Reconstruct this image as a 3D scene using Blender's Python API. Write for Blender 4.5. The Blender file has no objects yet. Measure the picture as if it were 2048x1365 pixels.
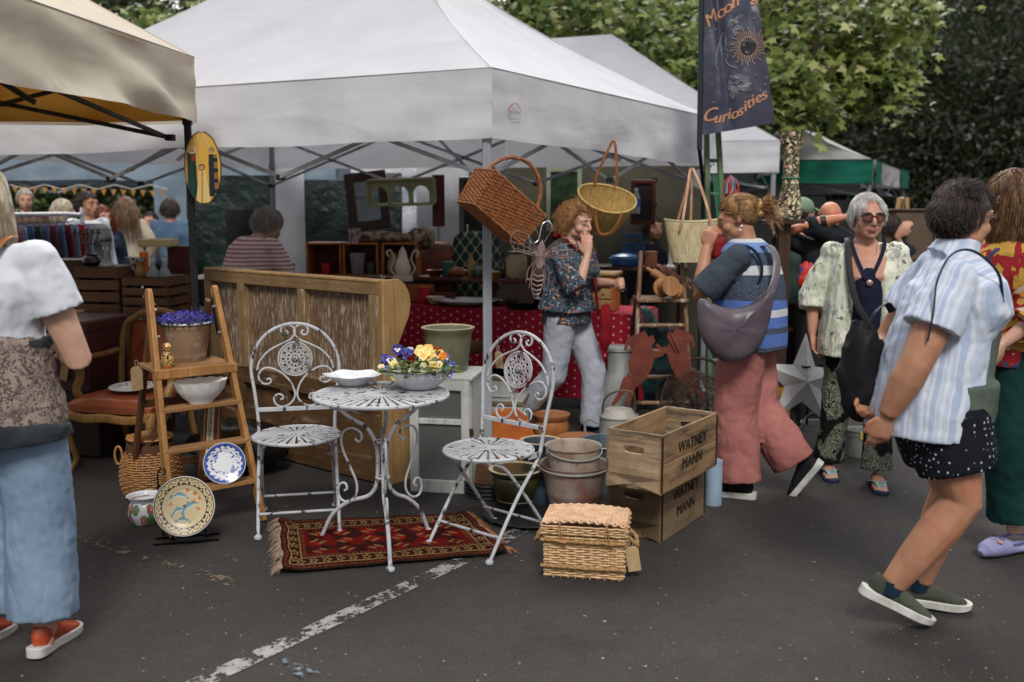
import bpy,math,random
from mathutils import Vector,Matrix,noise,Euler
R=math.radians
sc=bpy.context.scene
C=sc.collection
# ---------------------------------------------------------------- camera, sky, sun, exposure
CAM_H,PITCH,FPX=1.6,R(8.06),1991.0
cd=bpy.data.cameras.new('camera');cam=bpy.data.objects.new('camera',cd);C.objects.link(cam)
cam.location=(0,0,CAM_H);cam.rotation_euler=(R(90)-PITCH,0,0)
cd.sensor_width=36;cd.lens=35;cd.clip_end=400;cd.clip_start=.05
cd.dof.use_dof=True;cd.dof.focus_distance=4.7;cd.dof.aperture_fstop=2.0
sc.camera=cam
w=bpy.data.worlds.new('World');sc.world=w;w.use_nodes=True
wn=w.node_tree.nodes;wl=w.node_tree.links
bgn=wn['Background'];sky=wn.new('ShaderNodeTexSky');sky.sky_type='NISHITA';sky.sun_disc=False
sky.sun_elevation=R(46);sky.sun_rotation=R(4);sky.air_density=1;sky.dust_density=6;sky.ozone_density=1
hsv=wn.new('ShaderNodeHueSaturation');hsv.inputs['Saturation'].default_value=.22
wl.new(sky.outputs[0],hsv.inputs['Color']);wl.new(hsv.outputs[0],bgn.inputs[0]);bgn.inputs[1].default_value=.115
sd=bpy.data.lights.new('sun','SUN');sd.energy=1.5;sd.angle=R(18);sd.color=(1,.96,.9)
so=bpy.data.objects.new('sun',sd);C.objects.link(so)
so.rotation_euler=Euler((R(44),0,R(4)))
sc.view_settings.view_transform='Standard';sc.view_settings.look='None';sc.view_settings.exposure=0.8
sc.render.engine='CYCLES'
# ---------------------------------------------------------------- helpers
def ray(u,v):
 a=(u-1024)/FPX;b=(682.5-v)/FPX
 return Vector((a,math.cos(PITCH)+b*math.sin(PITCH),-math.sin(PITCH)+b*math.cos(PITCH)))
def G(u,v,z=0.0):
 d=ray(u,v);t=(z-CAM_H)/d.z
 return Vector((0,0,CAM_H))+d*t
def W(u,v,Y):
 d=ray(u,v);return Vector((0,0,CAM_H))+d*(Y/d.y)
def px(Y):return Y/FPX
def lin(c):
 c=c/255.0
 return c/12.92 if c<=.04045 else((c+.055)/1.055)**2.4
def S(r,g,b):return(lin(r),lin(g),lin(b),1)
def V(*a):return Vector(a)
def fn(x,y,z=0):return noise.noise(Vector((x,y,z)))
class MB:
 def __init__(s):s.v=[];s.f=[];s.m=[];s.c={}
 def add(s,vs,fs,mi=0,M=None,cols=None):
  o=len(s.v)
  for p in vs:
   p=Vector(p);s.v.append(M@p if M else p)
  for k,f in enumerate(fs):
   if cols:s.c[len(s.f)]=cols[k]
   s.f.append([i+o for i in f]);s.m.append(mi)
  return s
 def box(s,c,d,mi=0,rot=None,M=None):
  x,y,z=d[0]/2,d[1]/2,d[2]/2
  T=Matrix.Translation(Vector(c))@(Euler(rot).to_matrix().to_4x4()if rot else Matrix())
  if M:T=M@T
  vs=[(a,b,e)for a in(-x,x)for b in(-y,y)for e in(-z,z)]
  return s.add(vs,[(0,1,3,2),(4,6,7,5),(0,4,5,1),(2,3,7,6),(0,2,6,4),(1,5,7,3)],mi,T)
 def beam(s,a,b,w,t,mi=0,up=(0,0,1)):
  a,b=Vector(a),Vector(b);d=(b-a);L=d.length;d=d/L;u=Vector(up)
  sd_=d.cross(u)
  if sd_.length<1e-4:sd_=d.cross(Vector((0,1,0)))
  sd_.normalize();u=sd_.cross(d)
  M=Matrix((sd_,d,u)).transposed().to_4x4();M.translation=(a+b)/2
  return s.box((0,0,0),(w,L,t),mi,M=M)
 def tube(s,pts,r,n=8,closed=False,mi=0,cap=True,hint=(0,0,1),flat=None):
  P=[Vector(p)for p in pts];N=len(P)
  rr=r if isinstance(r,(list,tuple))else[r]*N
  vs=[];fs=[];up=None
  for i in range(N):
   t=(P[(i+1)%N]-P[i-1])if closed else(P[min(i+1,N-1)]-P[max(i-1,0)])
   if t.length<1e-9:t=Vector((0,0,1))
   t.normalize()
   if up is None:
    h=Vector(hint)
    if abs(h.dot(t))>.95:h=Vector((1,0,0))if abs(t.x)<.9 else Vector((0,1,0))
    up=h
   up=up-t*up.dot(t)
   if up.length<1e-6:up=t.orthogonal()
   up.normalize();sd_=t.cross(up)
   q=rr[i];ra,rb=q if isinstance(q,(tuple,list))else(q,q)
   if flat:ra,rb=ra*flat[0],rb*flat[1]
   for k in range(n):
    an=2*math.pi*k/n+(math.pi/n if n==4 else 0)
    vs.append(P[i]+sd_*(ra*math.cos(an))+up*(rb*math.sin(an)))
  for i in range(N if closed else N-1):
   j=(i+1)%N
   for k in range(n):
    fs.append((i*n+k,i*n+(k+1)%n,j*n+(k+1)%n,j*n+k))
  if cap and not closed:
   fs.append(list(range(n))[::-1]);fs.append([(N-1)*n+k for k in range(n)])
  return s.add(vs,fs,mi)
 def ring(s,c,r,t,n=24,m=8,mi=0,M=None,ry=None):
  pts=[Vector(c)+Vector((r*math.cos(2*math.pi*i/n),(ry or r)*math.sin(2*math.pi*i/n),0))for i in range(n)]
  if M:pts=[M@p for p in pts]
  return s.tube(pts,t,m,True,mi)
 def lathe(s,prof,n=24,c=(0,0,0),mi=0,M=None,sx=1,sy=1,cap=True):
  vs=[];fs=[]
  for r,z in prof:
   for k in range(n):
    a=2*math.pi*k/n
    vs.append((c[0]+sx*r*math.cos(a),c[1]+sy*r*math.sin(a),c[2]+z))
  for i in range(len(prof)-1):
   for k in range(n):
    fs.append((i*n+k,i*n+(k+1)%n,(i+1)*n+(k+1)%n,(i+1)*n+k))
  if cap:
   if prof[0][0]>1e-4:fs.append(list(range(n))[::-1])
   if prof[-1][0]>1e-4:fs.append([(len(prof)-1)*n+k for k in range(n)])
  return s.add(vs,fs,mi,M)
 def ell(s,c,r,rot=None,n=12,m=8,mi=0,M=None):
  T=Matrix.Translation(Vector(c))@(Euler(rot).to_matrix().to_4x4()if rot else Matrix())
  if M:T=M@T
  vs=[(0,0,-r[2])];fs=[]
  for i in range(1,m):
   th=-math.pi/2+math.pi*i/m
   for k in range(n):
    a=2*math.pi*k/n
    vs.append((r[0]*math.cos(th)*math.cos(a),r[1]*math.cos(th)*math.sin(a),r[2]*math.sin(th)))
  vs.append((0,0,r[2]));L=len(vs)-1
  for k in range(n):
   fs.append((0,1+(k+1)%n,1+k));fs.append((L,L-n+k,L-n+(k+1)%n))
  for i in range(m-2):
   for k in range(n):
    a,b=1+i*n+k,1+i*n+(k+1)%n
    fs.append((a,b,b+n,a+n))
  return s.add(vs,fs,mi,T)
 def prism(s,poly,t,M=None,mi=0):
  n=len(poly)
  vs=[(p[0],-t/2,p[1])for p in poly]+[(p[0],t/2,p[1])for p in poly]
  fs=[list(range(n)),[n+i for i in range(n)][::-1]]+[(i,i+n,(i+1)%n+n,(i+1)%n)for i in range(n)]
  return s.add(vs,fs,mi,M)
 def grid(s,fn_,nu,nv,mi=0,col=None,thick=0,M=None):
  vs=[];fs=[];cols=[]if col else None
  for j in range(nv+1):
   for i in range(nu+1):vs.append(Vector(fn_(i/nu,j/nv)))
  for j in range(nv):
   for i in range(nu):
    a=j*(nu+1)+i;fs.append((a,a+1,a+nu+2,a+nu+1))
    if col:cols.append(col((i+.5)/nu,(j+.5)/nv))
  return s.add(vs,fs,mi,M,cols)
 def build(s,name,mat,parent=None,loc=None,rot=None,smooth=40,bev=0,solid=0,sub=0,mods=None):
  me=bpy.data.meshes.new(name)
  me.from_pydata([tuple(p)for p in s.v],[],s.f)
  for m_ in(mat if isinstance(mat,(list,tuple))else[mat]):me.materials.append(m_)
  me.polygons.foreach_set('material_index',s.m)
  if s.c:
   at=me.color_attributes.new('Col','FLOAT_COLOR','CORNER')
   buf=[]
   for i,p in enumerate(me.polygons):
    cc=s.c.get(i,(.5,.5,.5,1))
    for _ in range(p.loop_total):buf+=list(cc)
   at.data.foreach_set('color',buf)
  me.validate()
  if smooth:
   me.shade_smooth();me.set_sharp_from_angle(angle=R(smooth))
  o=bpy.data.objects.new(name,me);C.objects.link(o)
  if parent:o.parent=parent
  if loc is not None:o.location=loc
  if rot is not None:o.rotation_euler=rot
  if bev:
   b=o.modifiers.new('b','BEVEL');b.width=bev;b.segments=2;b.limit_method='ANGLE';b.harden_normals=False
  if solid:
   b=o.modifiers.new('s','SOLIDIFY');b.thickness=solid;b.offset=0
  if sub:
   b=o.modifiers.new('u','SUBSURF');b.levels=sub;b.render_levels=sub
  return o
def tag(o,label=None,cat=None,group=None,kind=None):
 if label:o['label']=label
 if cat:o['category']=cat
 if group:o['group']=group
 if kind:o['kind']=kind
 return o
def thing(name,label,cat,loc=(0,0,0),rz=0,group=None):
 o=bpy.data.objects.new(name,None);C.objects.link(o);o.empty_display_size=.1
 o.location=loc;o.rotation_euler=(0,0,rz)
 return tag(o,label,cat,group)
def copy_tree(o,parent=None,label=None):
 c=o.copy();C.objects.link(c)
 if parent:c.parent=parent
 for ch in[x for x in C.objects if x.parent==o]:copy_tree(ch,c)
 if label:c['label']=label
 return c
 # ---------------------------------------------------------------- procedural material kit
class NB:
 def __init__(s,name):
  s.mat=bpy.data.materials.new(name);s.mat.use_nodes=True
  s.t=s.mat.node_tree;s.n=s.t.nodes;s.b=s.n['Principled BSDF'];s._co=None
 def put(s,sock,v):
  if isinstance(v,bpy.types.NodeSocket):s.t.links.new(v,sock)
  else:sock.default_value=v
 def new(s,typ,**kw):
  n=s.n.new(typ)
  for k,v in kw.items():setattr(n,k,v)
  return n
 def co(s,stretch=None,rot=None,off=None):
  if s._co is None:s._co=s.new('ShaderNodeTexCoord').outputs['Object']
  if stretch or rot or off:
   m=s.new('ShaderNodeMapping');s.put(m.inputs[0],s._co)
   if stretch:m.inputs['Scale'].default_value=stretch
   if rot:m.inputs['Rotation'].default_value=rot
   if off:m.inputs['Location'].default_value=off
   return m.outputs[0]
  return s._co
 def noise(s,sc_=5,det=4,rough=.55,co=None,dist=0,out=0):
  n=s.new('ShaderNodeTexNoise');s.put(n.inputs['Vector'],co or s.co())
  n.inputs['Scale'].default_value=sc_;n.inputs['Detail'].default_value=det
  n.inputs['Roughness'].default_value=rough;n.inputs['Distortion'].default_value=dist
  return n.outputs[out]
 def vor(s,sc_=10,feat='F1',co=None,out=0,rnd=1):
  n=s.new('ShaderNodeTexVoronoi',feature=feat);s.put(n.inputs['Vector'],co or s.co())
  n.inputs['Scale'].default_value=sc_;n.inputs['Randomness'].default_value=rnd
  return n.outputs[out]
 def math(s,op,a,b=0,c=None):
  n=s.new('ShaderNodeMath',operation=op);s.put(n.inputs[0],a);s.put(n.inputs[1],b)
  if c is not None:s.put(n.inputs[2],c)
  return n.outputs[0]
 def sep(s,v=None):
  n=s.new('ShaderNodeSeparateXYZ');s.put(n.inputs[0],v or s.co());return n.outputs
 def ramp(s,f,lo=.4,hi=.6):
  n=s.new('ShaderNodeMapRange');s.put(n.inputs[0],f);n.inputs[1].default_value=lo;n.inputs[2].default_value=hi
  return n.outputs[0]
 def cramp(s,f,stops,interp='CONSTANT'):
  n=s.new('ShaderNodeValToRGB');cr=n.color_ramp;cr.interpolation=interp;s.put(n.inputs[0],f)
  cr.elements[0].position=stops[0][0];cr.elements[0].color=stops[0][1]
  cr.elements[1].position=stops[-1][0];cr.elements[1].color=stops[-1][1]
  for p,c in stops[1:-1]:
   e=cr.elements.new(p);e.color=c
  return n.outputs[0]
 def mix(s,f,a,b,mode='MIX'):
  n=s.new('ShaderNodeMix',data_type='RGBA',blend_type=mode);s.put(n.inputs[0],f)
  s.put(n.inputs[6],a);s.put(n.inputs[7],b);return n.outputs[2]
 def bump(s,h,st=.3,d=.01):
  n=s.new('ShaderNodeBump');s.put(n.inputs['Height'],h);n.inputs['Strength'].default_value=st;n.inputs['Distance'].default_value=d
  s.t.links.new(n.outputs[0],s.b.inputs['Normal']);return n
 def folds(s,sc_=7,st=.5,d=.03,stretch=(1,1,.45)):
  """creases of worn cloth under the fine weave bump"""
  h=s.math('ABSOLUTE',s.math('SUBTRACT',s.noise(sc_,2,.5,co=s.co(stretch),dist=.6),.5))
  n=s.new('ShaderNodeBump');s.put(n.inputs['Height'],h);n.inputs['Strength'].default_value=st;n.inputs['Distance'].default_value=d
  for l in s.t.links:
   if l.to_node==s.b and l.to_socket.name=='Normal':s.t.links.new(n.outputs[0],l.from_node.inputs['Normal'])
 def fin(s,col,rough=.6,metal=0,spec=.4,**kw):
  s.put(s.b.inputs['Base Color'],col);s.put(s.b.inputs['Roughness'],rough);s.put(s.b.inputs['Metallic'],metal)
  s.b.inputs['Specular IOR Level'].default_value=spec
  for k,v in kw.items():s.b.inputs[k.replace('_',' ')].default_value=v
  return s.mat
MC={}
def mat(name,c,c2=None,c3=None,sc_=8,rough=.6,metal=0,bump=0,bsc=60,st=None,thr=(.4,.62),wear=(.6,.64),wsc=18,wst=None,spec=.4,bd=.004,attr=False,fold=None,**kw):
 if name in MC:return MC[name]
 b=NB(name)
 if attr:
  a=b.new('ShaderNodeAttribute',attribute_name='Col');col=a.outputs['Color']
  if c2:col=b.mix(b.ramp(b.noise(sc_,5,co=b.co(st)if st else None),*thr),col,b.mix(.5,col,c2))
 else:
  c2_=c2 or tuple(min(1,x*.82)for x in c[:3])+(1,)
  col=b.mix(b.ramp(b.noise(sc_,5,co=b.co(st)if st else None),*thr),c,c2_)
 if c3:col=b.mix(b.ramp(b.noise(wsc,6,.65,co=b.co(wst)if wst else None),*wear),col,c3)
 if bump:b.bump(b.noise(bsc,3,co=b.co(st)if st else None),bump,bd)
 if fold:b.folds(*fold)
 MC[name]=b.fin(col,rough,metal,spec,**kw);return MC[name]
def wood(name,c,c2,wear=None,axis=2,sc_=1,rough=.5,wthr=(.58,.64),bump=.25,wsc=30):
 if name in MC:return MC[name]
 b=NB(name);s1=[14*sc_]*3;s1[axis]=.9*sc_;s2=[60*sc_]*3;s2[axis]=2.2*sc_
 g=b.noise(1,4,.6,co=b.co(s1),dist=1.2);g2=b.noise(1,3,.6,co=b.co(s2))
 col=b.mix(b.ramp(g,.3,.7),c,c2)
 col=b.mix(b.math('MULTIPLY',b.ramp(g2,.45,.75),.5),col,tuple(x*.45 for x in c2[:3])+(1,))
 col=b.mix(b.math('MULTIPLY',b.ramp(b.noise(4.5,5,.7),.45,.68),.45),col,tuple(x*.38 for x in c2[:3])+(1,))
 if wear:
  s3=[wsc]*3;s3[axis]=wsc*.12
  col=b.mix(b.ramp(b.noise(1,5,.7,co=b.co(s3)),*wthr),col,wear)
 b.bump(g2,bump,.004)
 MC[name]=b.fin(col,rough,0,.35);return MC[name]
 # ---------------------------------------------------------------- setting: asphalt car park
def asphalt():
 b=NB('asphalt')
 co=b.co()
 big=b.noise(.7,4,.6);fine=b.noise(160,3,.7);mid=b.noise(9,5,.65)
 col=b.mix(b.ramp(big,.35,.68),S(60,57,55),S(46,44,43))
 col=b.mix(b.math('MULTIPLY',b.ramp(mid,.45,.7),.5),col,S(64,60,57))
 oil=b.noise(1.6,6,.7,co=b.co(off=(7,3,0)));col=b.mix(b.math('MULTIPLY',b.ramp(oil,.6,.7),.45),col,S(30,29,29))
 stone=b.vor(210,'F1',out=1)
 sp=b.sep(stone)
 col=b.mix(b.math('MULTIPLY',b.ramp(sp[0],.88,1),.45),col,S(98,94,90))
 col=b.mix(b.math('MULTIPLY',b.ramp(fine,.5,.75),.6),col,S(24,23,22))
 v=b.new('ShaderNodeTexVoronoi',feature='F1');b.put(v.inputs['Vector'],b._co);v.inputs['Scale'].default_value=9
 q=b.sep(v.outputs[1])
 dot=b.math('MULTIPLY',b.math('LESS_THAN',v.outputs[0],.035),b.math('GREATER_THAN',q[1],.9))
 col=b.mix(dot,col,S(170,165,155))
 b.bump(b.math('ADD',b.math('MULTIPLY',fine,.7),b.vor(230)),.55,.004)
 return b.fin(col,b.mix(b.ramp(mid),(.82,)*3+(1,),(.95,)*3+(1,)),0,.3)
def paint(name,c,thr,c2=None):
 b=NB(name)
 n=b.noise(9,8,.72);n2=b.noise(45,4,.7)
 f=b.math('ADD',b.math('MULTIPLY',n,.65),b.math('MULTIPLY',n2,.35))
 col=b.mix(b.ramp(n2,.35,.7),c,c2 or tuple(x*.6 for x in c[:3])+(1,))
 m_=b.fin(col,.7,0,.3)
 b.put(b.b.inputs['Alpha'],b.ramp(f,thr,thr+.015));b.bump(n2,.3,.003)
 return m_
M_ASPH=asphalt()
g=MB()
g.grid(lambda u,v:(-60+120*u,-12+150*v,0),4,4)
tag(g.build('ground',M_ASPH,smooth=0),kind='structure')
def stripe(name,p,q,w,m,z=.004,label=None):
 g=MB();a,b_=Vector(p),Vector(q);d=(b_-a);n=Vector((-d.y,d.x,0)).normalized()
 def f(u,v):
  P=a+d*u+n*(w*(v-.5+.06*fn(u*9,v,3)));return(P.x,P.y,z)
 g.grid(f,60,3);return tag(g.build(name,m,smooth=0),kind='structure')
stripe('painted_line',G(330,1400),G(930,1120),.085,paint('line_paint',S(168,166,164),.495,S(124,120,114)))
stripe('painted_line',G(930,1120),G(1060,1052),.085,paint('line_paint_b',S(158,156,154),.50))
stripe('painted_line',G(60,1040),G(470,1172),.085,paint('line_paint_ochre',S(104,92,72),.525,S(110,100,84)),.004)
stripe('painted_line',G(555,1325),G(690,1385),.06,paint('line_paint_blue',S(120,136,146),.54),.008)
rnd=random.Random(5);g=MB()
for i in range(420):
 u_,v_=rnd.uniform(-100,2150),rnd.uniform(900,1380)
 p=G(u_,v_,.006);r=rnd.uniform(.0015,.005)*(1.6 if rnd.random()<.08 else 1)
 n=rnd.randint(4,6);ph=rnd.random()*6
 g.add([(p.x+r*rnd.uniform(.5,1.3)*math.cos(ph+k*6.28/n),p.y+r*rnd.uniform(.5,1.3)*math.sin(ph+k*6.28/n),.006+rnd.uniform(0,.003))for k in range(n)],[list(range(n))])
tag(g.build('grit_scatter',mat('scrap_pale',S(172,164,150),S(120,112,100),sc_=30),smooth=0),'tiny pale scraps and petals scattered on the dark asphalt','grit',kind='stuff')
# ---------------------------------------------------------------- gazebos
def canvas(name,c,c2,trans=.3,stain=None,sthr=(.6,.75)):
 b=NB(name)
 n=b.noise(2.2,5,.6);col=b.mix(b.ramp(n,.4,.65),c,c2)
 if stain:col=b.mix(b.math('MULTIPLY',b.ramp(b.noise(1.3,6,.7,co=b.co((1,1,.35),off=(3,1,2))),*sthr),.8),col,stain)
 h=b.math('ADD',b.math('MULTIPLY',b.noise(1,2,.45,co=b.co((2.2,2.2,6),rot=(.3,.2,0)),dist=.5),1.0),b.math('MULTIPLY',b.noise(300,1),.02))
 b.bump(h,.35,.035)
 m_=b.fin(col,.75,0,.25)
 tr=b.new('ShaderNodeBsdfTranslucent');b.put(tr.inputs[0],col)
 mx=b.new('ShaderNodeMixShader');mx.inputs[0].default_value=trans
 b.t.links.new(b.b.outputs[0],mx.inputs[1]);b.t.links.new(tr.outputs[0],mx.inputs[2])
 b.t.links.new(mx.outputs[0],b.n['Material Output'].inputs[0]);return m_
M_WHITE=canvas('white_canvas',S(200,200,206),S(193,193,199),.22)
M_VAL=canvas('white_valance',S(222,222,227),S(210,210,215),.22,S(176,162,144),(.64,.9))
M_BEIGE=canvas('beige_canvas',S(222,214,196),S(210,201,183),.4,S(120,108,88),(.66,.85))
M_OCHRE=canvas('ochre_lining',S(204,158,78),S(188,140,60),.5)
M_BLUEG=canvas('bluegrey_canvas',S(142,158,172),S(118,134,148),.2)
M_GREEN=canvas('green_canvas',S(16,104,84),S(10,88,72),.15)
M_GREYC=canvas('grey_canvas',S(186,186,184),S(168,168,166),.2)
M_ALU=mat('pole_aluminium',S(168,172,178),S(140,144,150),sc_=6,rough=.4,metal=.3,st=(1,1,.1))
M_BLACK=mat('black_plastic',S(22,22,23),rough=.5)
M_BPOLE=mat('black_pole_paint',S(26,26,27),S(60,60,60),sc_=90,rough=.45,metal=.3)
def roof_face(mb,a,b,ra,rb,sag,seed,ny=16,nx=30):
 def f(u,v):
  lo=a.lerp(b,u);hi=ra.lerp(rb,u);p=lo.lerp(hi,v)
  p.z-=sag*math.sin(math.pi*min(1,v*1.05))*(1-.3*abs(2*u-1))
  p.z+=.018*fn(u*5,v*4,seed)*math.sin(math.pi*v)*min(1,(1-v)*4)
  return p
 mb.grid(f,nx,ny)
def valance(mb,a,b,h,seed,amp=.03,nx=60,ny=8,out=None,dip=.02,mi=0,mfn=None):
 d=(b-a);L=Vector((d.x,d.y,0)).length;n=Vector((d.y,-d.x,0)).normalized()
 if out is not None and n.dot(out)<0:n=-n
 def f(u,v):
  p=a.lerp(b,u);e=math.sin(math.pi*u)**.4
  k=fn(u*L*1.6+v*1.3,v*1.2,seed)+.5*fn(u*L*4-v*2,v*3,seed+5)
  cg=(math.exp(-u*L*3)+math.exp(-(1-u)*L*3))*math.sin(v*14+9*u)*.006
  k+=(.55*math.sin(7.5*(v*.9-u*L*.5)+3*fn(u*2,v,seed))*(1-v*.4)if amp>.09 else 0)
  p=p+n*(amp*e*v*(k+.35)+cg)
  p.z-=h*v+dip*e*v*(fn(u*L*1.1,7,seed)+.2)
  return p
 mb.grid(f,nx,ny,mi)
def one(name,m,parent,f,smooth=0,bev=.003):
 mb=MB();f(mb);return mb.build(name,m,parent,smooth=smooth,bev=bev)
def scissors(parent,p,q,zt,drop,cells,m,side=.025,joint=True):
 n=Vector((q-p).yx);d=q-p
 L=Vector((d.x,d.y,0)).normalized();off=Vector((-L.y,L.x,0))*.016
 for i in range(cells):
  a=p+d*(i/cells);c=p+d*((i+1)/cells)
  A,B_=Vector((a.x,a.y,zt)),Vector((c.x,c.y,zt-drop));D_,E=Vector((a.x,a.y,zt-drop)),Vector((c.x,c.y,zt))
  for P,Q in((A+off,B_+off),(D_-off,E-off)):one('truss_bar',m,parent,lambda mb:mb.beam(P,Q,.012,.026))
  if not joint:continue
  for P in(B_,E)+((A,D_)if i==0 else()):one('joint',M_BLACK,parent,lambda mb:mb.box(P,(.05,.05,.035)))
  one('joint',M_BLACK,parent,lambda mb:mb.box((A+B_)/2,(.03,.05,.03)))
def gazebo(name,label,cor,zt,vh,ridge,mr,mv,poles,mp,sag=.12,amp=.03,cells=(3,2,3,2),group=None,cat='gazebo',ps=.042,skipv=(),truss=True,under=None,drop=.3,joint=True):
 o=Vector((cor[0][0],cor[0][1],0))
 t=thing(name,label,cat,o,0,group)
 c=[Vector((p[0],p[1],zt[i]))-o for i,p in enumerate(cor)]
 r1,r2=[Vector(p)-o for p in ridge]
 cen=sum(c,Vector())/4
 mb=MB()
 roof_face(mb,c[0],c[1],r1,r1,sag,1);roof_face(mb,c[1],c[2],r1,r2,sag,2)
 roof_face(mb,c[2],c[3],r2,r2,sag,3);roof_face(mb,c[3],c[0],r2,r1,sag,4)
 mb.build('roof',mr,t,smooth=50)
 for i in range(4):
  tip=(r1,r1,r2,r2)[i];f=MB();f.tube([c[i].lerp(tip,v/16)-Vector((0,0,.7*sag*math.sin(math.pi*min(1,v/16*1.05))-.002))for v in range(17)],.004,4);f.build('seam',mv,t)
  f=MB();f.tube([c[i]+Vector((0,0,.002)),c[(i+1)%4]+Vector((0,0,.002))],.004,4);f.build('seam',mat('seam_thread',S(150,148,150)),t)
 if under:
  mb2=MB();mb2.add([p-Vector((0,0,.02))for p in mb.v],mb.f);mb2.build('lining',under,t,smooth=50)
 mb=MB()
 for i in range(4):
  if i in skipv:continue
  a,b=c[i],c[(i+1)%4]
  valance(mb,a,b,vh,i*3.3+zt[0],amp,out=(a+b)/2-cen)
 mb.build('valance',mv,t,smooth=60)
 if under:
  mb=MB();a,b=c[0],c[1];ins=((cen-(a+b)/2)*Vector((1,1,0))).normalized()*.06;valance(mb,a+ins,b+ins,vh*.97,zt[0],.03,out=(a+b)/2-cen);mb.build('valance_lining',under,t,smooth=60)
 for i,ph in poles:
  mb=MB();p=c[i]*1.0;inn=(cen-p);inn.z=0;inn.normalize();p=p+inn*(ps*1.6)
  mb.box((p.x,p.y,(zt[i]-.03)/2+.01),(ps,ps,zt[i]-.05))
  for s_ in(-1,1):
   for ax in(0,1):
    dd=Vector((s_*ps/2,0,0))if ax==0 else Vector((0,s_*ps/2,0))
    mb.box((p.x+dd.x,p.y+dd.y,zt[i]/2),(.010,.010,zt[i]-.1))
  po=mb.build('pole',mp,t,smooth=0,bev=.003)
  one('foot_plate',mp,po,lambda mb:mb.box((p.x,p.y,.006),(.11,.11,.012)))
  one('bracket',M_BLACK if mp is M_BPOLE else M_ALU,po,lambda mb:mb.box((p.x,p.y,zt[i]-vh+.02),(ps+.014,ps+.014,.07)))
 if truss:
  for i in range(4):
   a,b=c[i],c[(i+1)%4];dd=(b-a).normalized()*.12;a,b=a+dd,b-dd;q=(cen-(a+b)/2);q.z=0;q=q.normalized()*.11
   scissors(t,(a+q),(b+q),min(zt)-.04,vh+drop-.2,cells[i],mp,joint=joint)
  hub=(r1+r2)/2
  mids=[(c[i]+c[(i+1)%4])/2 for i in range(4)]
  for i,mdd in enumerate(mids):
   for s_ in(0,1):
    A=Vector((mdd.x,mdd.y,min(zt)-.06-.34*s_));B_=Vector((hub.x,hub.y,hub.z-.35-.5*(1-s_)-.2))
    one('roof_strut',mp,t,lambda mb:mb.beam(A,B_,.012,.026))
  mb=MB();mb.beam(Vector((hub.x,hub.y,hub.z-1.25)),Vector((hub.x,hub.y,hub.z-.03)),.035,.035)
  mb.build('centre_post',mp,t,smooth=0)
  for dz in(1.25,.5):one('hub',M_BLACK,t,lambda mb:mb.box((hub.x,hub.y,hub.z-dz),(.1,.1,.06)))
 return t
A_c=[(-.11,5.6),(1.67,8.3),(-2.42,10.12),(-4.2,7.42)]
tA=gazebo('white_gazebo','large white canvas gazebo with stained valance sheltering the antiques stall in the middle',A_c,(2.315,2.255,2.29,2.29),.375,[(-.75,7.62,3.38),(-1.9,8.15,3.38)],M_WHITE,M_VAL,[(0,0),(1,0),(2,0),(3,0)],M_ALU,sag=.10,cells=(2,3,2,3))
def text_mesh(txt,size,shear=0,ext=0,font=None,space=1):
 cu=bpy.data.curves.new('t','FONT');cu.body=txt;cu.size=size;cu.shear=shear;cu.align_x='CENTER';cu.align_y='CENTER'
 cu.extrude=ext;cu.space_character=space;cu.resolution_u=3
 o=bpy.data.objects.new('t',cu);C.objects.link(o);bpy.context.view_layer.update()
 me=bpy.data.meshes.new_from_object(o.evaluated_get(bpy.context.evaluated_depsgraph_get()))
 vs=[v.co.copy()for v in me.vertices];fs=[list(p.vertices)for p in me.polygons]
 bpy.data.objects.remove(o);bpy.data.curves.remove(cu);bpy.data.meshes.remove(me);return vs,fs
def place_text(mb,txt,size,fmap,shear=0,mi=0,off=(0,0),rot=0,space=1,bold=0):
 vs,fs=text_mesh(txt,size,shear,0,space=space);ca,sa=math.cos(rot),math.sin(rot)
 for dx in([0]if not bold else[-bold,0,bold]):
  mb.add([fmap(off[0]+ca*(v.x+dx)-sa*v.y,off[1]+sa*(v.x+dx)+ca*v.y)for v in vs],fs,mi)
M_INK=mat('grey_ink',S(96,92,98));M_REDINK=mat('red_ink',S(190,50,50))
o_=Vector((-.11,5.6,0));e1=Vector((1.78,2.7,0)).normalized();nrm=Vector((e1.y,-e1.x,0))
def lab(x,y):return e1*(.20+x)+Vector((0,0,2.10+y))+nrm*.022
mb=MB()
place_text(mb,'SURF LEISURE',.019,lab,.2,0,(0,-.01));place_text(mb,'www.surfleisure.com',.013,lab,0,0,(0,-.047));place_text(mb,'Tel 0800 2786',.015,lab,0,0,(.0,-.066))
mb.build('maker_print',M_INK,tA,smooth=0)
mb=MB();pts=[lab(-.075+.15*i/14*.9,-.02+.06*math.sin(math.pi*i/14*.8+.2))for i in range(15)]
mb.tube(pts,[.003-.0018*i/14 for i in range(15)],5);mb.build('maker_emblem',M_REDINK,tA,smooth=0)
tB=gazebo('white_gazebo','smaller plain white gazebo with pointed peak standing behind the large white one',[(2.83,10.7),(3.3,14.4),(-1.6,15.4),(-1.9,11.9)],(2.22,2.2,2.2,2.25),.33,[(1.16,12.1,3.53),(-.7,13.5,3.62)],M_WHITE,M_VAL,[(0,0),(1,0)],M_ALU,sag=.05,cells=(2,2,2,2),joint=False)
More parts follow.
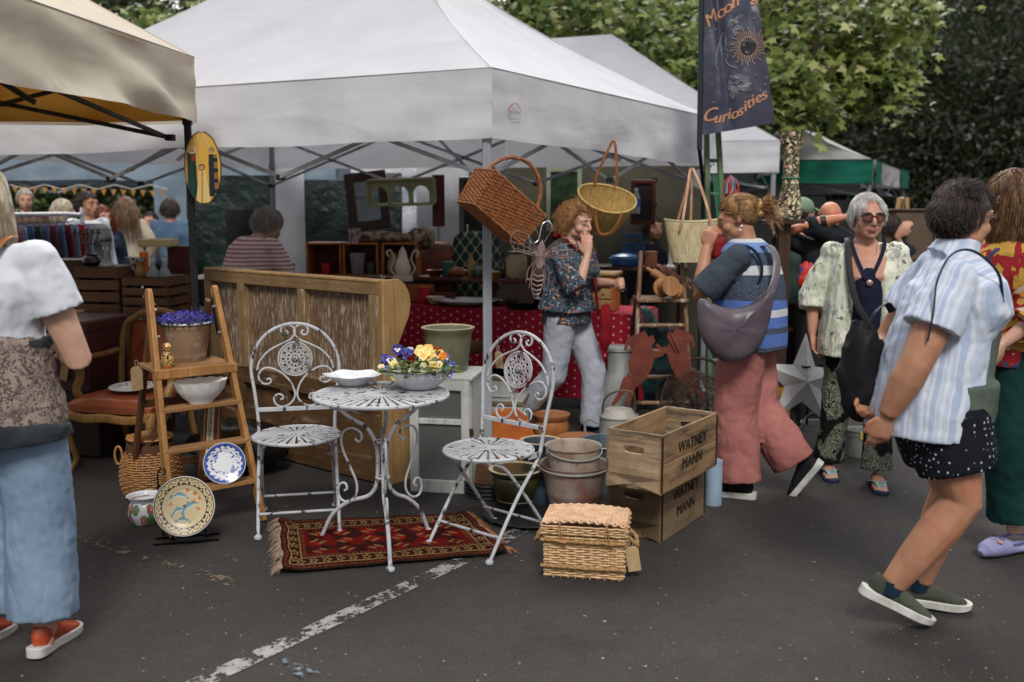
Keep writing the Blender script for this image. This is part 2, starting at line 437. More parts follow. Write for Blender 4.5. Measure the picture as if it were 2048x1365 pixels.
def striped():
 t=gazebo('striped_gazebo','grey and dark green panelled gazebo at the back right beyond the capped man',[(4.47,12.5),(6.65,17),(2.2,18),(.9,13.6)],(2.08,2.06,2.08,2.1),.27,[(3.3,14.9,3.25),(3.29,14.9,3.25)],M_GREYC,M_GREYC,[(0,0),(1,0),(3,0)],M_ALU,sag=.16,cells=(2,2,2,2))
 c=[Vector((4.47,12.5,2.08)),Vector((6.65,17,2.06)),Vector((.9,13.6,2.1))];o=Vector((4.47,12.5,0));pk=Vector((3.3,14.9,3.25))
 for a,b,bands in((c[0],c[1],((0,.14),(.72,1))),(c[2],c[0],((.62,1),(.0,.25)))):
  for s0,s1 in bands:
   mb=MB();n=(b-a).cross(Vector((0,0,1))).normalized()
   n=n if n.dot(a-Vector((3.5,15,2)))>0 else-n
   p,q=a.lerp(b,s0)+n*.035,a.lerp(b,s1)+n*.035
   valance(mb,p-o,q-o,.275,s0*7,.02,nx=30,out=n)
   def f(u,v,p=p,q=q,a=a,b=b):
    lo=p.lerp(q,u);hi=lo+(pk-(a+b)/2)*.07+Vector((0,0,.06*math.sin(3.1*v)))
    r=lo.lerp(hi,v);r.z-=.16*math.sin(math.pi*v*.32)-.02;return r-o
   if s0!=0:mb.grid(f,12,8)
   mb.build('green_panel',M_GREEN,t,smooth=60)
 mb=MB();valance(mb,Vector((1.5,14.3,1.86))-o,Vector((4.6,13.3,1.84))-o,.17,4,.04);mb.build('side_flap',M_GREYC,t)
 return t
striped()
gazebo('beige_gazebo','creased beige gazebo with ochre lining and black frame at upper left',[(-1.86,6.0),(-6.3,6.9),(-6.8,3.5),(-2.35,3.0)],(2.425,2.45,2.45,2.50),.375,[(-4.2,4.95,3.85),(-4.3,4.95,3.85)],M_BEIGE,M_BEIGE,[(0,0)],M_BPOLE,sag=.06,amp=.11,cells=(2,1,2,1),under=M_OCHRE,ps=.034,drop=.25)
tE=gazebo('blue_grey_gazebo','faded blue grey gazebo standing behind the clothes rail at the left',[(-2.2,12.6),(-2.0,16.5),(-7.6,16.5),(-7.6,12.6)],(2.17,2.15,2.15,2.17),.32,[(-4.6,14.5,3.0),(-5.2,14.5,3.0)],M_BLUEG,M_BLUEG,[(0,0),(3,0)],M_ALU,sag=.1,cells=(2,3,2,3))
o=Vector((-2.2,12.6,0))
def drape(a,b,zt,zb,amp,freq,seed,name,m,parent,o=Vector()):
 mb=MB();a,b=Vector((a[0],a[1],0)),Vector((b[0],b[1],0));d=b-a;n=Vector((-d.y,d.x,0)).normalized();L=d.length
 def f(u,v):
  p=a+d*u+n*(amp*math.sin(u*L*freq+2.2*fn(u*L*2,v,seed))*(.35+.65*v)+amp*1.5*fn(u*L*1.5,v*2,seed))
  p.z=zt+(zb-zt)*v;return p-o
 mb.grid(f,int(40*L)+8,14);return mb.build(name,m,parent)
M_TARP=mat('dark_green_tarp',S(34,48,44),S(22,32,30),sc_=3,rough=.42,bump=.7,bsc=5,bd=.08)
M_SHEET=canvas('pale_sheet',S(186,186,190),S(160,161,166),.25)
drape((-4.45,12.5),(-4.0,12.52),1.86,.05,.035,38,1,'corner_curtain',M_BLUEG,tE,o)
def wall(nm,lb,a,b,zt,zb,m,amp=.03,fr=9,seed=0,cat='stall wall'):
 t=drape(a,b,zt,zb,amp,fr,seed,nm,m,None);return tag(t,lb,cat)
wall('tarpaulin_wall','dark green tarpaulin hanging behind the seller in the striped top',(-4.02,12.44),(-2.62,12.3),1.9,.03,M_TARP,.03,3,2)
wall('sheet_wall','pale grey sheet hung beside the rear gazebo leg',(-2.5,10.42),(-2.16,10.46),1.97,.02,M_SHEET,.03,16,3)
wall('tarpaulin_wall','dark tarpaulin behind the tall wooden mirror',(-2.22,10.75),(-.85,10.7),1.8,.02,M_TARP,.03,3,5)
wall('sheet_wall','white plastic sheet hanging behind the green arched shelf',(-1.15,10.5),(-.42,10.35),2.0,.9,mat('white_plastic_sheet',S(196,200,208),S(150,158,170),sc_=3,rough=.25,bump=.8,bsc=4,bd=.08),.03,5,7)
wall('sheet_wall','pale sheet hanging behind the narrow wooden board',(-.95,10.0),(-.42,9.85),2.0,.05,M_SHEET,.02,6,9)
wall('dark_backing','dim green grey back wall of the antiques stall behind the pictures',(-.45,10.1),(1.75,9.1),1.95,.02,mat('dim_green_panel',S(78,74,60),S(60,58,48),sc_=2),.01,2,11)
wall('tarpaulin_wall','black backdrop cloth hanging at the far right of the stall behind the dark figure',(1.3,9.6),(3.4,10.9),1.64,.02,mat('black_cloth_and_shade',S(30,30,30),S(20,20,22),rough=.9),.03,5,12)
tag(drape((3.2,11.6),(4.3,12.6),1.6,.02,.03,5,4,'dark_backing',mat('black_cloth_and_shade',S(30,30,30)),None),'black sheet standing in for the shade inside the green and grey gazebo','stall wall')  # black sheet stands in for the shade under this canopy
wall('tarpaulin_wall','black ground-length cloth behind the stall under the dark tarpaulin',(-3.0,10.5),(-2.5,10.4),1.5,.02,MC['black_cloth_and_shade'],.02,5,14)
# ---------------------------------------------------------------- trees
def leafmat(name,trans=.35):
 b=NB(name);a=b.new('ShaderNodeAttribute',attribute_name='Col');col=a.outputs['Color']
 m_=b.fin(col,.42,0,.5)
 tr=b.new('ShaderNodeBsdfTranslucent');b.put(tr.inputs[0],b.mix(.35,col,S(130,150,80)))
 mx=b.new('ShaderNodeMixShader');mx.inputs[0].default_value=trans
 b.t.links.new(b.b.outputs[0],mx.inputs[1]);b.t.links.new(tr.outputs[0],mx.inputs[2])
 b.t.links.new(mx.outputs[0],b.n['Material Output'].inputs[0]);return m_
M_LEAF=leafmat('leaf');M_BARK=mat('bark',S(98,88,68),S(70,64,50),S(134,116,60),sc_=5,rough=.9,bump=.6,bsc=14,bd=.02)
MAPLE=[(0,0),(.16,.06),(.5,-.04),(.34,.2),(.56,.46),(.26,.46),(.14,.62),(0,1.0),(-.14,.62),(-.26,.46),(-.56,.46),(-.34,.2),(-.5,-.04),(-.16,.06)]
OVAL=[(0,0),(.26,.3),(.24,.65),(0,1),(-.24,.65),(-.26,.3)]
def leaves(mb,pts,size,shape,cols,rnd,droop=.7,up=.6):
 for p in pts:
  s=size*rnd.uniform(.6,1.25);a=rnd.random()*6.283
  d=Vector((math.cos(a),math.sin(a),-droop*rnd.random())).normalized()
  n=Vector((rnd.gauss(0,.6),rnd.gauss(0,.6)-.35,up+rnd.random()*.5)).normalized()
  x=d.cross(n).normalized();n=x.cross(d);k=rnd.uniform(.1,.3)
  vs=[p+x*(q[0]*s)+d*(q[1]*s)+n*(-abs(q[0])*s*k-q[1]*q[1]*s*.2)for q in shape]
  c=cols[min(len(cols)-1,int(rnd.random()**1.3*len(cols)))];j=rnd.uniform(.75,1.2)
  c=(c[0]*j,c[1]*j,c[2]*j,1)
  mb.add(vs,[list(range(len(shape)))],0,None,[c])
def limb(mb,a,b,r0,r1,rnd,wob=.12,n=9):
 pts=[];a,b=Vector(a),Vector(b);L=(b-a).length;sd_=rnd.random()*50
 for i in range(n+1):
  t=i/n;p=a.lerp(b,t)+Vector((fn(t*2.5,sd_),fn(t*2.5,sd_+9),fn(t*2.5,sd_+20)))*(L*wob*math.sin(math.pi*min(1,t*1.2+.01)))
  pts.append(p)
 mb.tube(pts,[r0+(r1-r0)*i/n for i in range(n+1)],7);return pts
def tree(name,label,base,h,crowns,nleaf,lsz,shape,cols,seed,r0=.16,twigs=40,droop=.7,group=None,leafsd=.16,cat='tree'):
 rnd=random.Random(seed);base=Vector(base);t=thing(name,label,cat,base,0,group)
 mb=MB();fork=Vector((0,0,h*.45));limb(mb,(0,0,-.05),fork,r0,r0*.75,rnd,.04)
 ends=[]
 for c,r in crowns:
  c=Vector(c)-base;pp=limb(mb,fork,c,r0*.5,r0*.15,rnd)
  for k in range(int(twigs/len(crowns))):
   v=Vector((rnd.gauss(0,1),rnd.gauss(0,1),rnd.gauss(0,.8)));v.normalize();v*=rnd.uniform(.5,1)
   e=c+Vector((v.x*r[0],v.y*r[1],v.z*r[2]));s_=pp[rnd.randint(5,9)]
   q=limb(mb,s_,e,r0*.11,.008,rnd,.1,6);ends+=[(q[i],r)for i in(2,3,4,5,6)]
 mb.build('trunk',M_BARK,t,smooth=60)
 mb=MB();pts=[]
 for i in range(nleaf):
  if rnd.random()<.62:p,r=rnd.choice(ends);p=p+Vector((rnd.gauss(0,leafsd),rnd.gauss(0,leafsd),rnd.gauss(0,leafsd)))
  else:
   c,r=rnd.choice(crowns);c=Vector(c)-base
   v=Vector((rnd.gauss(0,1),rnd.gauss(0,1),rnd.gauss(0,1))).normalized()*(rnd.random()**.35)
   q=Vector((v.x*r[0],v.y*r[1],v.z*r[2]));
   if noise.noise((c+q)*(1.1/max(.5,lsz*8))+Vector((seed,0,0)))<-.12:continue
   p=c+q
  pts.append(p)
 leaves(mb,pts,lsz,shape,cols,rnd,droop);mb.build('crown',M_LEAF,t,smooth=0);return t
G1=[S(114,134,66),S(90,112,52),S(138,150,82),S(66,88,40),S(158,162,106)]
G1b=[S(134,148,78),S(108,126,60),S(156,162,96),S(82,102,48),S(176,176,126)]
GD=[S(46,60,30),S(36,50,26),S(58,70,36),S(30,42,22),S(78,86,46)]
GD2=[S(40,50,34),S(32,42,28),S(50,60,38),S(28,34,24)]
GM=[S(84,104,44),S(60,82,36),S(104,120,56),S(48,66,30)]
tree('plane_tree','broad plane tree with big lobed leaves overhanging the stalls at right of centre',(2.6,16.2,0),5.6,[(W(1640,90,12.6),(1.05,.9,1.0)),(W(1560,180,12.2),(.55,.6,.5)),(W(1780,60,13),(.62,.7,.7)),(W(1590,205,12.3),(.4,.4,.25)),(W(1750,170,12.8),(.5,.5,.35)),(W(1600,-60,13),(1.5,1,.8))],5200,.15,MAPLE,G1b,3,.2,90,leafsd=.2)
tree('plane_tree','leafy plane tree with mossy branches rising behind the two white gazebo roofs',(.6,17.5,0),6,[(W(1100,40,14.5),(.9,.9,.9)),(W(1290,60,14),(1.0,1,.9)),(W(1370,170,14),(.6,.7,.7)),(W(1150,-60,15),(1.6,1.2,.9)),(W(1010,30,15),(.6,.6,.7)),(W(1260,220,15),(1.4,.6,.5))],5600,.15,MAPLE,G1,7,.2,90,leafsd=.22)
tree('dark_tree','tall dark evergreen filling the upper right background',(10.6,23,0),8,[((8.4,22,4.2),(2.0,1.6,2.6)),((10.6,22,4.6),(2.3,1.8,3.2)),((12.6,22,3.6),(2.2,1.6,3.2)),((9.5,21.5,2.2),(2.6,1.2,1.9)),((12,21.5,1.6),(2.6,1.2,1.6))],26000,.13,OVAL,GD2,11,.25,120,droop=1.6,leafsd=.3)
tree('dark_tree','dark broad tree showing between the pointed white roof and the right hand tree',(5.2,26,0),8,[((4.2,25,4.6),(2.6,1.6,3.0)),((7.6,25.5,4.4),(2.4,1.6,3.4)),((.6,25,4.8),(2.8,1.6,3.0)),((5.6,24.5,7.0),(3.6,1.6,1.6))],16000,.2,OVAL,GD,12,.25,80,droop=1.2,leafsd=.4)
tree('dark_tree','dark round tree against the sky between the beige and white roofs',(-6.2,21,0),7,[((-7.0,20,5.6),(1.7,1.4,1.3)),((-5.2,20,5.9),(1.8,1.4,1.5)),((-8.3,20.5,6.3),(.9,1,.7)),((-6,20.5,4.4),(2.6,1,1.2))],14000,.14,OVAL,GM[1:]+GD,13,.2,70,leafsd=.3)
tree('plane_tree','pale green lobed-leaf tree between the beige roof and the white roof',(-4.9,17.5,0),5,[(W(330,62,15.5),(.62,.6,.36)),(W(290,45,15.6),(.35,.4,.28)),(W(430,20,15.5),(.5,.5,.4)),(W(380,90,15.3),(.4,.4,.25))],1100,.15,MAPLE,G1b,17,.12,30,leafsd=.15)
def hedge(label,loc,W_,H_,n,cols,sd_):
 rnd=random.Random(sd_);t=thing('hedge',label,'hedge',loc)
 mb=MB()
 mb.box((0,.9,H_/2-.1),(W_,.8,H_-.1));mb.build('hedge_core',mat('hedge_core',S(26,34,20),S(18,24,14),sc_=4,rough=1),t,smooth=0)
 mb=MB();pts=[]
 for i in range(n):
  x,z=rnd.uniform(-W_/2,W_/2),rnd.uniform(0,H_+.3);k=.45*fn(x*.9,z*.9,3)+.2*fn(x*3,z*3,9)
  pts.append(Vector((x,k-rnd.random()*.3,z+.3*fn(x,2,2)*(z>H_-.3))))
 leaves(mb,pts,.15,OVAL,cols,rnd,1.0);mb.build('foliage',M_LEAF,t,smooth=0)
hedge('tall green hedge closing off the market behind the clothes rail',(-6,23,0),20,3.3,13000,GM+GD,4)
hedge('very tall dark hedge of hanging foliage behind the dark trees at the right',(9.5,25.5,0),19,9.5,17000,GD2,5)
# ---------------------------------------------------------------- helpers for the goods
def cr(pts,n=6,closed=False):
 P=[Vector(p)for p in pts];out=[];N=len(P)
 for i in range(N if closed else N-1):
  p1,p2=P[i],P[(i+1)%N]
  p0=P[i-1]if(i>0 or closed)else p1*2-p2
  p3=P[(i+2)%N]if(i+2<N or closed)else p2*2-p1
  for k in range(n):
   t=k/n
   out.append(.5*((2*p1)+(p2-p0)*t+(2*p0-5*p1+4*p2-p3)*t*t+(3*p1-p0-3*p2+p3)*t**3))
 if not closed:out.append(P[-1])
 return out
def spiral(c,r0,a0,turns,n=18,r1=.15,s=1):
 return[(c[0]+r0*(1-(1-r1)*i/n)*math.cos(a0+s*turns*6.283*i/n),c[1]+r0*(1-(1-r1)*i/n)*math.sin(a0+s*turns*6.283*i/n))for i in range(n+1)]
M_CHIP=mat('chippy_white_metal',S(186,188,192),S(168,170,175),S(52,49,47),sc_=12,rough=.55,wear=(.56,.62),wsc=26,wst=(1,1,.45),bump=.5,bsc=90,bd=.002)
M_TAG=mat('kraft_tag',S(172,146,108),S(158,132,96),sc_=20,rough=.8)
M_STRING=mat('string',S(205,198,184))
M_INKD=mat('dark_ink',S(44,36,34))
def price_tag(parent_label,loc,rz=0,tilt=0,w=.05,h=.10,drop=.05,m=None,name='price_tag',parent=None,swing=0,yaw=0):
 """kraft tag hanging from its string ; a part of what it is tied to"""
 mb=MB();poly=[(-w/2,-drop-h),(w/2,-drop-h),(w/2,-drop-.012),(w/2-.012,-drop),(-w/2+.012,-drop),(-w/2,-drop-.012)]
 T=Matrix.Translation(Vector(loc))@Euler((tilt,swing,rz)).to_matrix().to_4x4()
 mb.prism(poly,.0012,T);o=mb.build(name,M_TAG,parent,smooth=0)
 mb=MB();mb.tube([T@Vector((.004,0,0)),T@Vector((.009,-.002,-drop*.5)),T@Vector((0,-.001,-drop-.01)),T@Vector((-.008,-.002,-drop*.5)),T@Vector((-.004,0,0))],.001,4)
 mb.build('string',M_STRING,o);return o
 # ---------------------------------------------------------------- bistro set
def radial_disc(mb,r,ri,n,z,t=.0025,gap=.32,dome=0):
 for k in range(n):
  a=2*math.pi*k/n;h=math.pi/n*(1-gap)
  vs=[]
  for q,rr in enumerate((ri*.9,(r+ri)/2,r-.004)):
   for s_ in(-1,1):
    ww=h*rr*(1 if q else .9)
    for zz in(t,-t):
     vs.append((rr*math.cos(a)-s_*ww*math.sin(a),rr*math.sin(a)+s_*ww*math.cos(a),z+zz+dome*(1-(rr/r)**2)))
  fs=[]
  for q in(0,1):
   o=q*4
   fs+=[(o,o+4,o+6,o+2),(o+1,o+3,o+7,o+5),(o,o+1,o+5,o+4),(o+2,o+6,o+7,o+3)]
  fs+=[(0,2,3,1),(8,9,11,10)]
  mb.add(vs,fs)
 mb.lathe([(0,z+t+dome+.001),(ri,z+t+dome*.96+.001),(ri,z-t+dome*.9-.001),(0,z-t+dome)],28)
def make_chair():
 t=thing('bistro_chair','white metal folding chair at the left of the bistro table, facing out','chair')
 f=MB();radial_disc(f,.208,.06,26,.452,dome=.006)
 se=f.build('seat',M_CHIP,t,smooth=30)
 f=MB();f.ring((0,0,.449),.208,.0085,48,8);f.build('seat_rim',M_CHIP,se)
 def bk(x,z):return Vector((x,.155+(z-.45)*.16,z))
 for s_ in(-1,1):
  f=MB();f.tube(cr([(s_*.192,-.205,.01),(s_*.19,-.03,.24),(s_*.188,.13,.41),bk(s_*.19,.5)],6),.0085,8);f.lathe([(.012,0),(.019,.004),(.019,.014),(.011,.022)],12,(s_*.192,-.207,0))
  f.build('leg',M_CHIP,t)
  f=MB();f.tube(cr([(s_*.15,-.13,.435),(s_*.165,-.06,.39),(s_*.178,.08,.22),(s_*.182,.24,.01)],6),.0085,8);f.lathe([(.012,0),(.019,.004),(.019,.014),(.011,.022)],12,(s_*.182,.242,0))
  f.build('leg',M_CHIP,t)
  f=MB();f.box((s_*.195,.1,.435),(.006,.09,.028));f.build('hinge_plate',M_CHIP,t,bev=.002)
 for y,z,w_ in((-.135,.10,.385),(.165,.10,.365)):
  f=MB();f.tube([(-w_/2,y,z),(w_/2,y,z)],.0068,8);f.build('stretcher',M_CHIP,t)
 f=MB();pts=[bk(-.188,.44),bk(-.192,.52),bk(-.205,.64),bk(-.219,.74)]
 for i in range(1,12):
  a=math.pi-math.pi*i/12;pts.append(bk(.22*math.cos(a),.755+.222*math.sin(a)))
 pts+=[bk(.219,.74),bk(.205,.64),bk(.192,.52),bk(.188,.44)]
 f.tube(cr(pts,3),.0085,8);bf=f.build('back_frame',M_CHIP,t)
 f=MB();f.beam(bk(-.19,.55),bk(.19,.55),.014,.022);f.build('back_rail',M_CHIP,bf,bev=.003)
 k=.00093;kx=.00100
 def q(x,v):return bk((x-262)*kx,.555+(523-v)*k)
 up=[(72,315),(85,270),(130,215),(190,180),(240,155),(264,120),(258,92),(235,78),(207,82),(194,104),(202,128),(220,130),(228,115),(216,106)]
 lo=[(118,368),(132,362),(140,376),(128,390),(100,388),(80,362),(84,328),(112,306),(150,310),(198,340),(236,385),(256,440),(250,478),(222,508),(185,516),(158,498),(152,466),(172,448),(194,456),(196,474),(182,476)]
 for nm,arr in(('scroll',up),('scroll',lo)):
  for s_ in(1,-1):
   f=MB();f.tube(cr([q(262+s_*(x-262),v)for x,v in arr],4),.0052,6);f.build(nm,M_CHIP,bf)
 f=MB();cz=.555+263*k;Rm=.084
 def ringb(x,z,r,tt,n=14,ry=None):f.tube([bk(x+r*math.cos(6.283*i/n),z+(ry or r)*math.sin(6.283*i/n))for i in range(n)],tt,5,True)
 ringb(0,cz,Rm,.0042,36);ringb(0,cz,Rm-.009,.0022,36);ringb(0,cz,.046,.0022,24);ringb(0,cz,.026,.0024,18);ringb(0,cz,.008,.003,8)
 for i in range(8):
  a=6.283*i/8;ringb(.017*math.cos(a),cz+.017*math.sin(a),.0065,.0022,8)
 for i in range(12):
  a=6.283*i/12;ringb(.036*math.cos(a),cz+.036*math.sin(a),.0085,.0022,9)
  b_=a+.26;ringb(.060*math.cos(a),cz+.060*math.sin(a),.0105,.0024,9)
  ringb(.066*math.cos(b_),cz+.066*math.sin(b_),.006,.0022,8)
  f.tube([bk(.046*math.cos(b_),cz+.046*math.sin(b_)),bk(.056*math.cos(b_+.1),cz+.056*math.sin(b_+.1)),bk(.074*math.cos(b_),cz+.074*math.sin(b_))],.0022,5)
 f.build('filigree_medallion',M_CHIP,bf)
 return t
def place_by_feet(o,fl,fr,half=.205):
 d=fr-fl;a=math.atan2(d.y,d.x);m=(fl+fr)/2
 o.rotation_euler.z=a;o.location=(m.x-half*math.sin(a),m.y+half*math.cos(a),0)
ch1=make_chair();ch1['group']='white metal bistro chairs'
place_by_feet(ch1,G(514,1079),G(682,1068))
ch2=copy_tree(ch1,None,'white metal folding chair at the right, turned sideways, with a price tag')
place_by_feet(ch2,G(855,1089),G(983,1130))
price_tag('',(-.15,.235,.90),0,.12,.05,.085,.03,parent=ch2)
def bistro_table():
 feet=[G(643,1079),G(781,1143),G(857,1066)];c=V(0,0,0)
 c=(feet[0]+feet[1]+feet[2])/3;c=G(768,1092);c.z=0
 t=thing('bistro_table','round white metal bistro table with slatted top between the two folding chairs','table',c)
 f=MB();radial_disc(f,.305,.07,40,.722,gap=.34);tp=f.build('table_top',M_CHIP,t,smooth=30)
 f=MB();f.ring((0,0,.718),.305,.009,64,8);f.ring((0,0,.712),.2,.005,40,6);f.build('rim',M_CHIP,tp)
 for fo in feet:
  d=fo-c;Rf=d.length;a=math.atan2(d.y,d.x);ca,sa=math.cos(a),math.sin(a);kk=Rf/.31
  def q(r,z):return Vector((r*ca,r*sa,z))
  f=MB();pts=[(.265,.705),(.235,.655),(.155,.60),(.075,.56),(.030,.48),(.024,.38),(.034,.29),(.075,.235),(.165*kk,.20),(.25*kk,.13),(Rf,.012)]
  f.tube(cr([q(*p)for p in pts],6),.0095,8);f.lathe([(.012,0),(.02,.004),(.02,.014),(.012,.022)],12,q(Rf,0));lg=f.build('leg',M_CHIP,t)
  f=MB();s1=[(.135,.505),(.12,.49),(.102,.505),(.108,.535),(.145,.552),(.185,.54),(.205,.50),(.196,.44),(.160,.36),(.132,.29),(.138,.235),(.175,.20),(.212,.205),(.228,.24),(.218,.28),(.192,.286),(.182,.262),(.196,.25)]
  f.tube(cr([q(r_,z_)for r_,z_ in s1],5),.0058,6);f.build('scroll',M_CHIP,lg)
 f=MB();f.ring((0,0,.5),.03,.006,20,6);f.ring((0,0,.33),.03,.006,20,6);f.build('collar',M_CHIP,t)
 return c
TB=bistro_table()
M_ENAM=mat('white_enamel',S(222,224,228),S(206,209,214),sc_=5,rough=.18,spec=.6)
M_ENB=mat('blue_black_enamel',S(38,42,66),rough=.3)
def leafy(mb,pts,size,cols,rnd):leaves(mb,pts,size,OVAL,cols,rnd,.3,.9)
def pansy(parent,p,s,c1,c2,rnd,face):
 n=Vector((rnd.gauss(0,.35),-1+rnd.gauss(0,.25),.55+rnd.gauss(0,.3))).normalized()
 x=n.cross(V(0,0,1)).normalized();z=x.cross(n);mb=MB()
 for k,(a,r,q,off)in enumerate(((65,.62,.58,-.002),(115,.62,.58,-.003),(5,.52,.5,0),(175,.52,.5,.001),(270,.6,.66,.002))):
  a=R(a);cx,cz=.48*math.cos(a),.48*math.sin(a)
  vs=[p+(x*cx+z*cz)*s*.35+n*off];m=12
  for i in range(m):
   b=6.283*i/m;rr=1+.07*math.sin(5*b+k)
   vs.append(p+(x*(cx+q*rr*math.cos(b)*.9)+z*(cz+r*rr*math.sin(b)*.8))*s+n*(off+s*(.12+.08*math.sin(3*b+k))))
  c=c1 if k<2 else c2
  cc=(c[0]*rnd.uniform(.88,1.08),c[1]*rnd.uniform(.88,1.08),c[2]*rnd.uniform(.88,1.08),1)
  mb.add(vs,[(0,1+i,1+(i+1)%m)for i in range(m)],0,None,[cc]*m)
 for k,a in enumerate((270,5,175)):
  a=R(a);vs=[p+n*.006]
  vs+=[p+(x*(.26*math.cos(a)+.2*math.cos(b))+z*(.26*math.sin(a)+.2*math.sin(b)))*s+n*.0065 for b in[6.283*i/7 for i in range(7)]]
  mb.add(vs,[(0,1+i,1+(i+1)%7)for i in range(7)],0,None,[face]*7)
 mb.add([p+(x*.1*math.cos(b)+z*.1*math.sin(b))*s+n*.009 for b in[6.283*i/6 for i in range(6)]],[list(range(6))],0,None,[S(226,150,20)])
 mb.build('flower',M_PETAL,parent,smooth=0)
M_PETAL=mat('petal',(1,1,1,1),attr=True,rough=.6,spec=.2)
def pansy_bowl():
 c=G(838,772,.735);c.z=.731
 t=thing('enamel_bowl','white enamel bowl with dark rim planted with pansies on the bistro table','planter',c)
 f=MB();f.lathe([(.0,.0),(.085,.0),(.088,.006),(.13,.035),(.158,.07),(.168,.088),(.172,.090),(.166,.084),(.12,.03),(.0,.012)],48);bw=f.build('bowl',M_ENAM,t,smooth=60)
 f=MB();f.ring((0,0,.09),.171,.0032,56,6);f.build('rim',M_ENB,bw)
 f=MB();f.lathe([(0,.072),(.155,.070)],30);f.build('soil',mat('soil',S(46,34,26),S(30,22,18),sc_=60,rough=1,bump=.8),t)
 rnd=random.Random(8);f=MB();pts=[]
 for i in range(620):
  a=rnd.random()*6.283;r=.18*math.sqrt(rnd.random());pts.append(V(r*math.cos(a),r*math.sin(a),.075+rnd.random()*.075*(1-(r/.22)**2)))
 leafy(f,pts,.03,[S(104,124,62),S(74,98,50),S(130,146,88),S(58,80,44)],rnd);f.build('foliage',M_LEAF,t,smooth=0)
 cr_,ye,bl,vi,wh,rd=S(238,224,150),S(240,206,110),S(84,96,178),S(70,56,140),S(226,220,224),S(112,18,36);dk=S(60,26,60);ig=S(52,50,120)
 L=[(-.160,.07,.125,.030,ig,bl,dk),(-.125,-.03,.13,.026,bl,wh,dk),(-.105,.06,.165,.036,ig,ig,wh),(-.060,.04,.150,.034,bl,bl,dk),(-.035,-.03,.128,.032,rd,rd,S(50,6,16)),(.0,.03,.155,.030,cr_,ye,ye),(.025,-.01,.152,.036,cr_,cr_,ye),(.055,.0,.148,.036,cr_,cr_,ye),(.04,.06,.168,.032,ye,cr_,ye),(.085,.05,.155,.034,S(150,60,30),ye,dk),(.115,.03,.140,.024,S(226,120,40),S(230,130,40),S(230,150,40)),(-.140,-.06,.085,.028,bl,wh,dk),(-.105,-.1,.07,.030,wh,ye,dk),(-.11,-.05,.115,.024,cr_,cr_,ye),(-.08,-.11,.08,.02,wh,cr_,ye),(-.02,-.1,.09,.022,wh,wh,ye),(.045,-.1,.088,.030,ye,cr_,ye),(.075,-.08,.11,.030,cr_,cr_,ye),(.03,-.08,.11,.022,cr_,wh,ye),(.100,-.1,.075,.026,cr_,cr_,ye),(.10,-.05,.115,.02,wh,cr_,ye),(.14,-.05,.095,.018,bl,bl,wh),(.155,-.02,.10,.018,bl,bl,wh),(.16,-.05,.08,.017,vi,bl,wh),(.135,.01,.12,.018,wh,bl,dk),(.165,.02,.10,.018,bl,vi,dk),(.15,-.07,.065,.016,bl,bl,wh),(-.16,.0,.11,.026,bl,ig,dk),(-.17,-.04,.10,.02,cr_,wh,ye),(.0,.09,.16,.03,cr_,ye,ye),(-.05,.1,.15,.028,wh,bl,dk),(.12,.09,.13,.024,bl,bl,dk)]
 for x,y,z,s_,a,b_,fc in L:pansy(t,V(x,y,z),s_*.92,a,b_,rnd,fc)
pansy_bowl()
def dish():
 c=G(706,768,.733);c.z=.7305
 t=tag(MB().build('shallow_dish',M_ENAM),'','');C.objects.unlink(t)
 f=MB();prof=[(.05,0),(.062,.0),(.075,.015),(.098,.034),(.126,.048),(.13,.050),(.124,.045),(.09,.028),(.06,.012),(0,.009)]
 n=48;vs=[];fs=[]
 for r,z in prof:
  for k in range(n):
   a=6.283*k/n;w_=1+(.045*math.cos(6*a)if z>.03 else 0);vs.append((r*w_*math.cos(a)*1.06,r*w_*math.sin(a)*.9,z+(.003*math.cos(6*a)if z>.04 else 0)))
 for i in range(len(prof)-1):
  for k in range(n):fs.append((i*n+k,i*n+(k+1)%n,(i+1)*n+(k+1)%n,(i+1)*n+k))
 fs.append([k for k in range(n)][::-1]);f.add(vs,fs)
 tag(f.build('shallow_dish',mat('white_china',S(224,226,228),S(206,210,216),sc_=20,rough=.2,spec=.6),None,c,smooth=60),'shallow white china dish with wavy rim on the left of the bistro table','dish')
dish()
